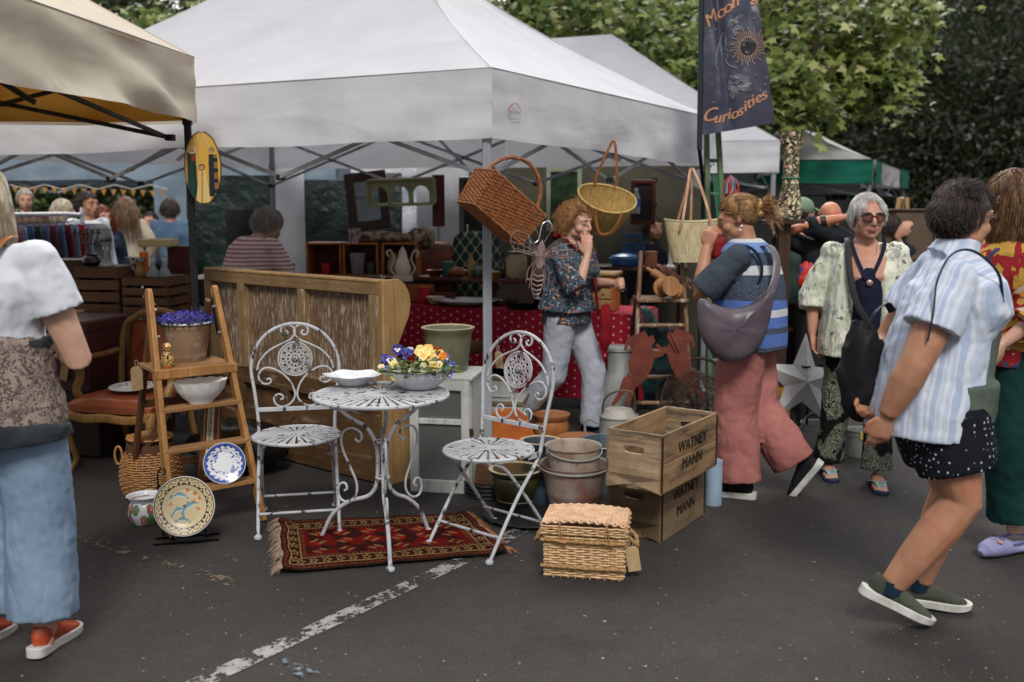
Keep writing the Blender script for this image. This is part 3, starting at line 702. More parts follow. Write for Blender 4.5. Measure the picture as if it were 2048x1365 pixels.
# ---------------------------------------------------------------- rug
def rug():
 q=[G(566,1152),G(1012,1112),G(930,1034),G(560,1050)]
 red,dk,gold,orng,brn=S(92,18,16),S(50,14,12),S(128,102,64),S(122,52,28),S(44,28,20)
 def inr(a,b,x):return a<=x<=b
 def col(u,v):
  U,Vv=u*2.2,v;e=min(U,2.2-U,Vv,1-Vv);g=red;n=fn(U*7,Vv*7,1)
  def flower(x,y,r,c=gold):
   d=math.hypot(x,y);a=math.atan2(y,x)
   return d<r*(.72+.28*math.cos(5*a))and d>r*.3
  if e<.02:return brn
  if e<.05:return orng if(int((U+Vv)*40)%2)else dk
  if e<.21:
   s_=U if min(Vv,1-Vv)<min(U,2.2-U)else Vv
   m=(s_+.02)%.13-.065
   if flower(m,e-.13,.052):return gold
   return dk if abs(e-.075)>.008 and abs(e-.19)>.008 else gold
  if e<.245:return orng if int(s_idx(U,Vv)*50)%2 else brn
  cx,cy=(U-.245)%.285-.1425,(Vv-.245)%.17-.085
  k=int((U-.245)/.285)+int((Vv-.245)/.17)
  d=abs(cx)/.115+abs(cy)/.07
  if d<.3:return red if k%2 else orng
  if .42<d<.92 and(cx*cy>0)==(k%2==0):return gold if d<.82 else brn
  if d<.95:return S(134,26,16)if n>0 else red
  return S(94,14,12)if n>0 else dk
 def s_idx(U,Vv):return U if min(Vv,1-Vv)<min(U,2.2-U)else Vv
 def f_(u,v):
  p=q[0].lerp(q[1],u).lerp(q[3].lerp(q[2],u),v)
  return(p.x+.012*fn(v*6,u,4)*(abs(u-.5)>.45),p.y,.010+.007*(1+fn(u*7,v*4,2))+.02*max(0,1-u*12)+.014*max(0,1-(1-u)*16))
 t=thing('rug','small dark red oriental rug with fringed ends under the bistro table','rug',(0,0,0))
 f=MB();f.grid(f_,230,104,0,col);f.build('carpet',mat('rug_pile',(1,1,1,1),S(24,8,6),attr=True,rough=.95,spec=.1,bump=.9,bsc=420,bd=.004,sc_=60,thr=(.45,.8)),t,smooth=60,solid=.008)
 rnd=random.Random(3)
 for side in(0,1):
  f=MB()
  for i in range(190):
   v=rnd.random();p=Vector(f_(side,v));o_=(-1 if side==0 else 1);L=rnd.uniform(.02,.065)if fn(v*9,side)>-.25 else .02;a=rnd.gauss(0,.5)
   e=p+V(o_*L*math.cos(a),L*math.sin(a),0);e.z=.006;m=(p+e)/2;m.z=p.z*.8
   f.tube([p,m,e],[.003,.002,.001],4,cap=False)
  f.build('fringe',mat('fringe',S(176,120,84),S(140,90,60),sc_=30,rough=.95)if side else mat('fringe_grey',S(168,140,122),S(134,116,104),sc_=30,rough=.95),t)
rug()
# ---------------------------------------------------------------- settle
M_PINE=wood('honey_pine',S(178,144,98),S(156,122,80),S(202,174,134),2,wthr=(.7,.8))
M_OLDP=wood('old_painted_panel',S(126,102,76),S(104,82,60),S(166,154,144),2,wthr=(.52,.60),wsc=100)
M_OLDR=wood('worn_rail',S(148,122,86),S(124,98,68),S(172,158,142),0,wthr=(.62,.72),wsc=40)
M_OLDS=wood('worn_stile',S(146,120,86),S(126,100,70),S(178,166,150),2,wthr=(.56,.66),wsc=40)
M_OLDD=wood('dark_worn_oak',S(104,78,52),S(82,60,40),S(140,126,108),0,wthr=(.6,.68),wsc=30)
def settle():
 P=V(-.73,5.46,0);d=V(-.97,.79,0).normalized();a=math.atan2(-d.y,-d.x)
 t=thing('settle','high-backed pine settle with scraped and peeling panels facing the camera','settle',P,a)
 Lx=1.63;H=1.15
 def add(nm,c,s_,m,bev=.004):
  f=MB();f.box(c,s_);return f.build(nm,m,t,smooth=0,bev=bev)
 add('top_rail',(-Lx/2,.012,H-.035),(Lx,.05,.07),M_OLDR);add('cap',(-Lx/2,.02,H+.008),(Lx+.004,.075,.016),M_PINE)
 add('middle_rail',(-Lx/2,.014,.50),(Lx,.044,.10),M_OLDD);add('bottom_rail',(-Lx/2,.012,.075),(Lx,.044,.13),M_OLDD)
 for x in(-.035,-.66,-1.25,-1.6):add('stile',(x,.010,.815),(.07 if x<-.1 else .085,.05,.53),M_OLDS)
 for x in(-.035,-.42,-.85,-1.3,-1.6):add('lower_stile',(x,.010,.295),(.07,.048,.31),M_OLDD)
 xs=[-.0775,-.625,-.695,-1.215,-1.285,-1.565]
 for i in range(0,6,2):add('panel',((xs[i]+xs[i+1])/2,.032,.815),(abs(xs[i]-xs[i+1])+.02,.012,.55),M_OLDP,0)
 add('lower_panel',(-Lx/2,.034,.3),(Lx-.05,.012,.34),M_OLDD,0)
 for x0,x1,z0,z1 in((-.0775,-.625,.55,1.08),(-.695,-1.215,.55,1.08),(-1.285,-1.565,.55,1.08)):
  f=MB()
  for A,B_ in(((x0,z1),(x1,z1)),((x0,z0),(x1,z0)),((x0,z0),(x0,z1)),((x1,z0),(x1,z1))):f.tube([(A[0],.022,A[1]),(B_[0],.022,B_[1])],.008,6)
  f.build('moulding',M_OLDR,t)
 prof=[(.0,0),(.235,0),(.235,.52),(.20,.60),(.12,.68),(.10,.74),(.115,.80),(.16,.88),(.20,.95),(.215,1.02),(.205,1.08),(.17,1.135),(.12,1.165),(.0,1.165)]
 for x in(.014,-Lx-.014):
  f=MB();f.prism([(p[0],p[1])for p in prof],.03,Matrix.Translation((x,0,0))@Euler((0,0,R(90))).to_matrix().to_4x4());f.build('side',M_PINE,t,smooth=30,bev=.004)
 add('seat_box',(-Lx/2,.14,.25),(Lx-.02,.18,.46),M_PINE);f=MB()
settle()
# ---------------------------------------------------------------- oak crates with stencilled lettering
def crate(name,label,cn,a,Lx,Ly,H,m,m2,txt,z0=0,group=None):
 t=thing(name,label,'crate',(cn.x,cn.y,z0),a,group)
 th=.014
 def add(nm,c,s_,mm,bev=.003):
  f=MB();f.box(c,s_);return f.build(nm,mm,t,smooth=0,bev=bev)
 for i in range(2):
  z=H*(i+.5)/2;hh=H/2-.002
  add('side_board',(Lx/2,th/2,z),(Lx,th,hh),m);add('side_board',(Lx/2,Ly-th/2,z),(Lx,th,hh),m)
 def end(x):
  f=MB();w_,h_=.105,.036;zc=H*.70;out=[(0.001,0),(Ly-.001,0),(Ly-.001,H+.001),(0.001,H+.001)]
  hole=[(Ly/2+w_/2*math.copysign(abs(math.cos(b))**.5,math.cos(b)),zc+h_/2*math.copysign(abs(math.sin(b))**.7,math.sin(b)))for b in[6.283*(k+.5)/20 for k in range(20)]]
  rim=[]
  for hx,hz in hole:
   dx,dz=hx-Ly/2,hz-zc;k=1e9
   if dx>0:k=min(k,(Ly-.001-Ly/2)/dx)
   if dx<0:k=min(k,(.001-Ly/2)/dx)
   if dz>0:k=min(k,(H+.001-zc)/dz)
   if dz<0:k=min(k,(0-zc)/dz)
   rim.append((Ly/2+dx*k,zc+dz*k))
  n=20;T=[(x-th/2,),(x+th/2,)]
  vs=[(x+s_*th/2,p[0],p[1])for s_ in(-1,1)for p in hole+rim]
  fs=[]
  for s_ in(0,1):
   o=s_*40
   for k in range(n):fs.append((o+k,o+(k+1)%n,o+20+(k+1)%n,o+20+k)if s_ else(o+k,o+20+k,o+20+(k+1)%n,o+(k+1)%n))
  for k in range(n):fs.append((k,(k+1)%n,40+(k+1)%n,40+k));fs.append((20+k,60+k,60+(k+1)%n,20+(k+1)%n))
  for cy,cz in((.001,0),(Ly-.001,0),(Ly-.001,H+.001),(.001,H+.001)):
   best=sorted(range(20),key=lambda i:(rim[i][0]-cy)**2+(rim[i][1]-cz)**2)
   i=best[0];j=min(((i+1)%n,(i-1)%n),key=lambda q:0 if((abs(rim[q][0]-rim[i][0])>1e-5)and(abs(rim[q][1]-rim[i][1])>1e-5))else 1)
   b0=len(vs);vs+=[(x-th/2,cy,cz),(x+th/2,cy,cz)]
   fs+=[(20+i,b0,20+j),(60+i,60+j,b0+1),(20+i,60+i,b0+1,b0),(20+j,b0,b0+1,60+j)]
  f.add(vs,fs);return f.build('end_board',m2,t,smooth=0)
 end(th/2+.0005);end(Lx-th/2-.0005)
 add('base_board',(Lx/2,Ly/2,.008),(Lx-.03,Ly-.03,.012),m)
 M_IRON=mat('rusty_iron',S(70,52,40),S(46,38,34),sc_=30,rough=.8,metal=.4)
 for x in(.004,Lx-.004):add('corner_strap',(x,-.001,H/2),(.012,.006,H-.02),M_IRON,0)
 def fm(x,y):return Vector((Lx/2+x,-.0025,H/2+y))
 for ln,y in zip(txt,(.045,-.04)):
  f=MB();place_text(f,ln,.074,fm,0,0,(.02,y),0,1.0,bold=.0022)
  f.build('stencil_lettering',mat('stencil_ink',S(44,34,28),S(84,62,42),sc_=40,rough=.8,thr=(.5,.62)),t,smooth=0)
 return t
M_CR1=wood('weathered_crate',S(172,142,104),S(134,104,74),S(84,68,52),0,wthr=(.48,.60),wsc=13,rough=.7)
M_CR1e=wood('weathered_crate_end',S(182,160,130),S(146,122,96),S(92,78,64),1,wthr=(.48,.60),wsc=13,rough=.7)
M_CR2=wood('grey_crate',S(140,118,90),S(114,94,70),S(78,64,52),0,wthr=(.6,.72),wsc=22,rough=.8)
M_CR2e=wood('grey_crate_end',S(112,90,66),S(90,72,54),S(66,52,42),1,wthr=(.58,.7),wsc=22,rough=.8)
c0=G(1322,1088);ang=math.atan2(*(G(1412,1026)-c0).yx)
crate('wooden_crate','grey weathered lettered crate underneath, bottom of the pair beside the hamper',c0,ang,.53,.29,.30,M_CR2,M_CR2e,('WATNEY','MANN'),0,'stacked lettered crates')
c1=G(1322,992,.302);crate('wooden_crate','honey brown lettered crate on top of the grey one, open and empty',c1,ang-R(2),.60,.28,.27,M_CR1,M_CR1e,('WATNEY','MANN'),.302,'stacked lettered crates')
# ---------------------------------------------------------------- wicker
def wickermat(nm,c,c2):return mat(nm,c,c2,sc_=25,rough=.55,st=(1,1,3),thr=(.35,.65),bump=.3,bsc=200,bd=.001)
M_WICK=wickermat('pale_willow',S(212,178,132),S(180,142,98));M_WICKD=wickermat('brown_willow',S(166,108,66),S(124,74,42))
M_WICKM=wickermat('honey_willow',S(176,128,76),S(140,96,52))
def weave(mb,P,L,z0,z1,dz,sp,r,amp,closed=True,off=0):
 rows=int((z1-z0)/dz)
 for j in range(rows):
  z=z0+dz*(j+.5);n=max(2,int(L/sp))//2*2;pts=[]
  for i in range(n*2+(0 if closed else 1)):
   s_=i/(n*2);p,nn=P(s_,z);k=math.sin(math.pi*(i/2+j+.25))
   pts.append(p+nn*(amp*k)+V(0,0,.0012*math.sin(i*1.7+j)))
  mb.tube(pts,r,5,closed,cap=False)
def stakes(mb,P,L,z0,z1,sp,r):
 n=max(2,int(L/sp))//2*2
 for i in range(n):
  mb.tube([P((i+.25)/n,z0+(z1-z0)*k/3)[0]for k in range(4)],r,5)
def rectpath(w_,d_,taper=0,rc=.015):
 L=2*(w_+d_)
 def P(s_,z):
  k=1+taper*z;W_,D_=w_*k/2,d_*k/2;q=(s_%1)*L
  if q<w_:a=q/w_;p=V(-W_+2*W_*a,-D_,z);n=V(0,-1,0)
  elif q<w_+d_:a=(q-w_)/d_;p=V(W_,-D_+2*D_*a,z);n=V(1,0,0)
  elif q<2*w_+d_:a=(q-w_-d_)/w_;p=V(W_-2*W_*a,D_,z);n=V(0,1,0)
  else:a=(q-2*w_-d_)/d_;p=V(-W_,D_-2*D_*a,z);n=V(-1,0,0)
  return p,n
 return P,L
def rope(mb,pts,r,tw=.022,n=3):
 P=cr(pts,8);L=0
 for k in range(n):
  out=[];L=0
  for i,p in enumerate(P):
   if i:L+=(p-P[i-1]).length
   t=(P[min(i+1,len(P)-1)]-P[max(i-1,0)]).normalized();u=t.orthogonal().normalized();v=t.cross(u)
   a=L/tw*2.0+k*6.283/n;out.append(p+(u*math.cos(a)+v*math.sin(a))*r*.5)
  mb.tube(out,r*.62,6)
def hamper():
 A,B_=G(1088,1152),G(1246,1166);a=math.atan2((B_-A).y,(B_-A).x)+R(3);c=(A+B_)/2
 W_,D_,H=.345,.24,.235;ctr=c+V(-math.sin(a),math.cos(a),0)*D_/2
 t=thing('wicker_hamper','pale wicker picnic hamper with rope bands and a kraft tag in front of the crates','hamper',ctr,a)
 P,L=rectpath(W_-.01,D_-.01,.06)
 f=MB();weave(f,P,L,.004,H*.82,.0112,.034,.0056,.0042);stakes(f,P,L,0,H*.84,.03,.0035);bd=f.build('body',M_WICK,t)
 f=MB();f.box((0,0,H*.4),(W_-.035,D_-.035,H*.78));f.build('inner_lining',mat('dark_wicker_inside',S(110,80,52),rough=.9),bd,smooth=0)
 P2,L2=rectpath(W_+.016,D_+.016,0)
 f=MB();weave(f,P2,L2,H*.82,H+.005,.0105,.03,.0048,.004);lid=f.build('lid',M_WICK,t)
 f=MB();n=24
 for i in range(n):
  y=-D_/2-.004+(D_+.008)*(i+.5)/n
  f.tube([(-W_/2-.006+(W_+.012)*k/40,y,H+.006+.006*math.sin(math.pi*(k/2+i+.25))+.012*math.sin(math.pi*k/40))for k in range(41)],.0048,5)
 for k in range(21):
  x=-W_/2-.004+(W_+.008)*k/20;f.tube([(x,-D_/2+D_*q/6,H+.005+.012*math.sin(math.pi*(k/20)))for q in range(7)],.0045,5)
 f.build('lid_top',wickermat('pink_willow',S(222,188,156),S(194,154,120)),lid)
 for z in(.055,H*.72):
  for s_ in(-1,):
   f=MB();rope(f,[(-W_/2-.01,s_*(D_/2+.011),z),(0,s_*(D_/2+.014),z-.002),(W_/2+.01,s_*(D_/2+.011),z)],.0085);f.build('rope_band',mat('rope',S(176,140,92),S(140,106,64),sc_=60,rough=.85),t)
 for s_ in(-1,1):
  f=MB();x=s_*(W_/2+.012);rope(f,[(x,-.05,H*.74),(x+s_*.028,-.045,H*.62),(x+s_*.036,0,H*.5),(x+s_*.028,.045,H*.62),(x,.05,H*.74)],.0085);f.build('rope_handle',MC['rope'],t)
  f=MB();f.tube([(s_*.1,-D_/2-.01,H+.012),(s_*.1+.006,-D_/2-.018,H-.02),(s_*.1+.012,-D_/2-.02,H*.72),(s_*.1,-D_/2-.02,H*.70),(s_*.1-.006,-D_/2-.018,H-.02),(s_*.1-.004,-D_/2-.01,H+.012)],.003,6)
  f.tube([(s_*.1-.022,-D_/2-.024,H*.74),(s_*.1+.028,-D_/2-.024,H*.70)],.005,7);f.build('toggle',M_WICKM,t)
 price_tag('',(W_/2+.02,-.05,.165),R(12),R(-14),.055,.105,.03,parent=t,swing=R(-8))
hamper()
def willow_basket():
 c=W(1000,416,5.38)
 t=thing('wicker_basket','brown willow shopping basket hanging sideways by its hoop handle near the front pole','basket',c);t.rotation_euler=(R(4),R(37),R(30))
 W_,D_,H=.36,.21,.20
 P,L=rectpath(W_,D_,.5)
 f=MB()
 def P0(s_,z):p,n=P(s_,z+.0);p=V(p.x,p.y,z-H/2);return p,n
 weave(f,P0,L,.01,H,.0095,.026,.0042,.0038);stakes(f,P0,L,0,H,.026,.003)
 f.build('body',M_WICKD,t)
 f=MB()
 for i in range(20):
  y=-D_/2+D_*(i+.5)/20;f.tube([(-W_/2+W_*k/20,y,-H/2+.004*math.sin(math.pi*(k/2+i+.25)))for k in range(21)],.0048,5)
 f.build('base',M_WICKD,t)
 f=MB();ip,L2=rectpath(W_-.012,D_-.012,.5);f.grid(lambda u,v:ip(u,v*H)[0]-V(0,0,H/2),40,3);f.build('inner_wall',mat('dark_willow',S(84,50,28),rough=.8),t)
 f=MB()
 for z in(H/2,-H/2+.005):
  kk=[P0(i/60,H if z>0 else 0)[0]for i in range(60)]
  for ph in(0,2.1,4.2):f.tube([p+V(.005*math.sin(i*.9+ph),.005*math.cos(i*.9+ph),.004*math.sin(i*.9+ph)+(.003 if z>0 else 0))for i,p in enumerate(kk)],.0042,5,True)
 f.build('border',M_WICKD,t)
 f=MB()
 for ph in(0,1.57,3.14,4.71):
  pts=[]
  for i in range(33):
   a=math.pi*i/32;p=V(.185*math.cos(a),0,H/2-.01+.20*math.sin(a));b=i*.35+ph
   pts.append(p+V(math.cos(a)*math.cos(b),math.sin(b),math.sin(a)*math.cos(b))*.006)
  f.tube(pts,.0055,6)
 f.build('handle',M_WICKD,t);return t
willow_basket()
M_STEEL=mat('bright_steel',S(190,192,196),rough=.25,metal=.9)
def s_hook(label,p_top,p_bot,r=.02,nm='metal_hook'):
 m=(p_top+p_bot)/2;d=p_top-p_bot;h=d.length/2;f=MB()
 pts=[(r*math.cos(b)-r,0,h+r*math.sin(b))for b in[R(x)for x in range(-150,1,25)]]if False else[]
 pts=[V(-2*r,0,h-r*.6),V(-1.7*r,0,h+r*.4),V(-r,0,h+r),V(-.2*r,0,h+r*.5),V(0,0,h*.6),V(0,0,-h*.6),V(.2*r,0,-h-r*.5),V(r,0,-h-r),V(1.7*r,0,-h-r*.4),V(2*r,0,-h+r*.8)]
 rot=d.to_track_quat('Z','Y').to_euler();f.tube(cr(pts,5),.0032,7)
 o=f.build(nm,M_STEEL,None,m,rot);return tag(o,label,'hook')
s_hook('thin steel carabiner hook holding the brown willow basket handle under the valance',W(1011,285,5.45),W(1014,328,5.4),.008)
s_hook('open S-shaped wire hook between the willow basket and the metal bee',W(1083,452,5.3),W(1078,478,5.25),.03)
def bee():
 c=W(1081,512,5.22);t=thing('metal_bee','cut-out metal bee ornament hanging beside the curly haired woman','ornament',c);t.rotation_euler=(R(-4),R(8),R(12));k=px(5.22)*.95
 M_BEE=mat('dull_pink_tin',S(150,128,124),S(112,92,90),sc_=20,rough=.45,metal=.3)
 def q(x,z,y=0):return V(x*k,y,-z*k)
 f=MB();f.prism([(p[0]*k,-p[1]*k)for p in[(-8,-20),(0,-34),(8,-20),(12,-2),(8,20),(0,28),(-8,20),(-12,-2)]],.003);f.build('thorax',M_BEE,t,bev=.001)
 for s_ in(-1,1):
  f=MB()
  out=cr([q(s_*x,z,-abs(x)*k*.25)for x,z in[(6,-8),(24,-30),(44,-44),(66,-40),(72,-22),(60,-4),(34,0),(8,2)]],5,True);f.tube(out,.0034,5,True,flat=(1,.6))
  for e in[(66,-36),(70,-22),(62,-8),(46,-2),(50,-42)]:f.tube(cr([q(s_*6,-4),q(s_*e[0]*.5,e[1]*.65,-.008),q(s_*e[0]*.98,e[1],-.017)],4),.0027,5)
  for x in(24,36,48,58):f.tube([q(s_*x,-26+x*.1),q(s_*(x+3),-16),q(s_*x,-4)],.003,5)
  f.build('wing',M_BEE,t)
  f=MB();f.tube(cr([q(s_*5,-30),q(s_*14,-50),q(s_*20,-56),q(s_*22,-60)],4),.002,5);f.build('antenna',M_BEE,t)
  f=MB()
  for a in((22,60),(14,70)):f.tube(cr([q(s_*8,10),q(s_*a[0],30),q(s_*(a[0]+2),a[1])],4),.0022,5)
  f.build('leg',M_BEE,t)
 f=MB();f.tube(cr([q(x,z)for x,z in[(-6,26),(-13,45),(-9,74),(0,90),(9,74),(13,45),(6,26)]],5,True),.0028,5,True)
 for z,w_ in((40,12),(50,12),(60,11),(70,9),(79,6)):f.tube([q(-w_,z),q(0,z+4),q(w_,z)],.004,5,flat=(.5,1))
 f.build('abdomen',M_BEE,t)
bee()
def tote(name,label,c,rot,w_,d_,h,handles,m,mh,coil=.014,lbl=None):
 t=thing(name,label,'basket',c);t.rotation_euler=rot;f=MB();n=int(h/coil);vs=[];N=40;fs=[]
 prof=[]
 for i in range(n*3+1):
  z=h*i/(n*3);k=1-.34*(1-z/h)**1.3;prof.append((k+.006*math.cos(i*2*math.pi/3),z))
 prof_in=[(k-.035,z+.004)for k,z in prof][::-1]
 for k,z in[(0,0)]+prof+prof_in+[(0,.01)]:
  for j in range(N):
   a=6.283*j/N;vs.append((w_/2*k*math.cos(a),d_/2*k*math.sin(a),z+.008*math.cos(2*a)*z/h))
 rows=len(prof)*2+2
 for i in range(rows-1):
  for j in range(N):fs.append((i*N+j,i*N+(j+1)%N,(i+1)*N+(j+1)%N,(i+1)*N+j))
 f.add(vs,fs);f.build('body',m,t,smooth=50)
 f=MB();f.tube([(w_/2*math.cos(6.283*j/40)*.985,d_/2*math.sin(6.283*j/40)*.985,h+.008*math.cos(2*6.283*j/40))for j in range(40)],.006,6,True);f.build('rim',m,t)
 for y_,pts in handles:
  f=MB();f.tube(cr([V(*p)for p in pts],6),.009,8,flat=(1.0,.28),hint=(0,1,0));f.build('handle',mh,t)
 return t
def straw(nm,c,c2):
 b=NB(nm);n=b.noise(1,3,.6,co=b.co((60,60,14)));w_=b.math('SINE',b.math('ADD',b.math('MULTIPLY',b.sep()[2],430),b.math('MULTIPLY',b.noise(60),3)))
 col=b.mix(b.ramp(n,.35,.65),c,c2);b.bump(b.math('ADD',b.noise(1,2,.5,co=b.co((200,200,60))),b.math('MULTIPLY',w_,.25)),.5,.004);return b.fin(col,.75,0,.2)
M_STRAW=straw('pale_palm_straw',S(212,198,162),S(186,168,128));M_STRAWY=straw('yellow_straw',S(204,178,116),S(178,148,88));M_LEATH=mat('tan_leather',S(196,156,130),S(172,126,98),sc_=12,rough=.5);M_LEATHB=mat('brown_leather',S(160,100,54),S(130,78,40),sc_=12,rough=.5)
k=px(7.3)
tote('straw_tote','pale straw tote with long tan leather handles hanging on the right gazebo pole',W(1381,524,6.92),(0,0,R(6)),.385,.20,.285,[(0,[(-.11,-.10,.22),(-.09,-.11,.31),(-.045,-.05,.52),(-.02,0,.62),(-.005,0,.64)]),(0,[(.10,-.10,.20),(.095,-.11,.31),(.045,-.04,.52),(.0,0,.64)]),(0,[(-.08,.09,.25),(-.04,.05,.45),(-.01,.02,.63)]),(0,[(.02,.09,.25),(.01,.05,.45),(-.0,.02,.63)])],M_STRAW,M_LEATH)
tote('straw_basket','yellow straw shopping basket tipped open above the curly haired woman',W(1194,452,6.7),(R(38),R(8),R(10)),.40,.30,.24,[(0,[(-.07,.13,.22),(-.065,.155,.30),(-.02,.24,.47),(.0,.26,.50),(.02,.24,.47),(.07,.155,.30),(.075,.13,.22)]),(0,[(-.085,-.138,.24),(-.08,-.17,.18),(-.03,-.21,.10),(.04,-.2,.12),(.075,-.165,.2),(.08,-.138,.24)])],M_STRAWY,M_LEATHB)
# ---------------------------------------------------------------- left step ladder and what stands on it
def FR(loc,a):return Matrix.Translation(Vector(loc))@Matrix.Rotation(a,4,'Z')
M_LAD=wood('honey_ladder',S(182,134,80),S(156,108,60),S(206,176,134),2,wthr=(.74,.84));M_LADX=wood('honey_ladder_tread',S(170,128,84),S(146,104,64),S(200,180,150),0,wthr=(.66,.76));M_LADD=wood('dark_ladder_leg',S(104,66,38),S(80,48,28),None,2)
LAD=V(-1.67,5.02,0);LA=R(36.6);LM=FR(LAD,LA)
def left_ladder():
 t=thing('step_ladder','honey wooden step ladder used as a shelf for plates and a planted bucket','step ladder',LAD,LA)
 def yf(z):return-.395*(1-z/1.16)
 def xw(z):return .2275-.0625*z/1.16
 for s_ in(-1,1):
  f=MB();f.beam((s_*xw(0),yf(0),0),(s_*xw(1.14),yf(1.14),1.14),.026,.058,up=(0,1,.3));f.tube([(s_*(xw(1.14)-.013),yf(1.14),1.137),(s_*(xw(1.14)+.013),yf(1.14),1.137)],.029,16);f.build('stile',M_LAD,t,smooth=40,bev=.004)
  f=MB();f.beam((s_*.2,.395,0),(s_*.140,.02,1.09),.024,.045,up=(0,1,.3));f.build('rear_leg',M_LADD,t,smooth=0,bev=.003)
  f=MB();f.beam((s_*.152,.03,1.09),(s_*.152,.075,.90),.006,.05,up=(0,1,0));f.beam((s_*.152,-.0,1.1),(s_*.152,-.07,.92),.006,.03,up=(0,1,0));f.build('hinge_bracket',mat('black_iron',S(20,20,21),rough=.4,metal=.5),t,bev=.002)
  for z in(1.06,.93):f=MB();f.tube([(s_*(xw(z)-.03),yf(z),z),(s_*(xw(z)-.012),yf(z),z)],.008,8);f.build('bolt',M_STEEL,t)
 for z in(.585,.395,.2):
  f=MB();f.box((0,yf(z)+.01,z),(2*xw(z)+.004,.085,.022));f.build('tread',M_LADX,t,smooth=0,bev=.004)
 f=MB()
 for i in range(3):f.box((0,yf(.77)+.0+.1*i+.01,.77),(2*xw(.77)+.03-.004*i,.095,.02))
 f.build('platform',M_LADX,t,smooth=0,bev=.003);f=MB();f.box((0,yf(.77)-.038,.757),(2*xw(.77)+.04,.018,.045));f.build('platform_rail',M_LAD,t,smooth=0,bev=.003)
 for z in(.18,.55):f=MB();f.beam((-.19+z*.05,.395*(1-z/1.1),z),(.19-z*.05,.395*(1-z/1.1),z),.02,.04);f.build('rear_brace',M_LADD,t,smooth=0)
 f=MB();f.beam((-.19,.33,.2),(.13,.12,.76),.02,.035);f.build('diagonal_brace',M_LADD,t,smooth=0)
 price_tag('',(-.215,.1,.80),R(10),0,.062,.12,.035,parent=t)
left_ladder()
def bucket_mat(nm,c,c2,c3=None):return mat(nm,c,c2,c3,sc_=5,rough=.6,metal=.15,bump=.3,bsc=30,wear=(.5,.66),wsc=9)
M_ZINC=bucket_mat('galvanised_zinc',S(160,162,160),S(132,134,132));M_RZINC=bucket_mat('rusty_zinc',S(158,140,130),S(122,106,100),S(142,88,74));M_CLAYB=bucket_mat('weathered_bucket',S(150,124,98),S(126,102,80),S(168,148,124))
def pail(t,r,rb,h,m,nm='bucket',handle=None,rings=(),wall=.004):
 f=MB();pr=[(0,.004),(rb,0),(rb+.003,.01)]
 for i in range(1,20):
  z=h*i/20;rr=rb+(r-rb)*z/h
  for q in rings:rr+=.004*math.exp(-((z-q*h)/.006)**2)
  pr.append((rr,z))
 pr+=[(r,h),(r+.006,h+.003),(r+.006,h-.004),(r-wall,h-.006),(rb-wall,.012),(0,.01)]
 b=f.build(nm,m,t)if False else None
 f.lathe(pr,40);b=f.build(nm,m,t,smooth=50)
 if handle is not None:
  f=MB();a0,sag=handle;n=24;pts=[]
  for i in range(n+1):
   a=math.pi*i/n;pts.append((r+.008)*V(math.cos(a),-math.sin(a)*math.cos(sag),0)+V(0,0,h-.012+(r+.008)*math.sin(a)*math.sin(sag)))
  M=Matrix.Rotation(a0,4,'Z');f.tube([M@p for p in pts],.004,6);f.build('handle',M_ZINC,t)
  for s_ in(-1,1):f=MB();f.box(M@V(s_*(r+.004),0,h-.02),(.012,.02,.03));f.build('lug',M_ZINC,t,bev=.002)
 return b
def planted_bucket():
 t=thing('planted_bucket','weathered tan bucket of purple lobelia on the ladder platform','planter',LM@V(.035,.06,.781),LA)
 pail(t,.125,.088,.195,M_CLAYB,rings=(.12,.9))
 f=MB();f.ring((0,0,.197),.127,.006,40,6);f.build('rim',M_ENAM,t)
 f=MB();f.ring((-.115,-.06,.2),.016,.002,16,5,M=Matrix.Identity(4));f.build('handle_ring',M_STEEL,t)
 rnd=random.Random(2);f=MB();pts=[]
 for i in range(900):
  a=rnd.random()*6.283;r=.145*math.sqrt(rnd.random());pts.append(V(r*math.cos(a),r*math.sin(a),.19+rnd.random()*.055*(1-(r/.17)**3)))
 leaves(f,pts[:450],.02,OVAL,[S(40,58,30),S(28,44,24)],rnd);f.build('foliage',M_LEAF,t,smooth=0)
 f=MB();leaves(f,[p+V(0,0,.012)for p in pts],.014,[(0,0),(.5,.1),(.3,.6),(.1,.3),(0,.9),(-.1,.3),(-.3,.6),(-.5,.1)],[S(84,76,176),S(68,58,156),S(104,96,196),S(50,40,120)],rnd);f.build('blossom',M_PETAL,t,smooth=0)['kind']='stuff'
planted_bucket()
def doll():
 t=thing('nesting_doll','small wooden nesting doll painted black and ochre at the ladder platform edge','doll',LM@V(-.125,-.12,.781),LA)
 def col(u,v):
  n=fn(u*16,v*9,5)
  if v<.05:return S(196,92,40)
  if v>.66:
   if .0<abs(u-.75)<.12 and .7<v<.88:return S(226,184,130)if abs(u-.75)>.02 or v>.8 else S(180,60,40)
   return S(24,20,18)if n>-.1 else S(196,150,80)
  return S(24,20,18)if abs(n)<.12 or n>.38 else S(206,162,96)
 prof=cr([(.022,0,0),(.030,0,.02),(.031,0,.045),(.026,0,.066),(.0195,0,.078),(.0215,0,.095),(.020,0,.11),(.011,0,.122),(.0005,0,.125)],5)
 f=MB();m=len(prof)-1
 f.grid(lambda u,v:(prof[int(v*m+.5)].x*math.cos(6.283*u),prof[int(v*m+.5)].x*math.sin(6.283*u),prof[int(v*m+.5)].z),60,m,0,col)
 f.build('figure',mat('lacquer',(1,1,1,1),attr=True,rough=.25,spec=.6),t,smooth=60)
doll()
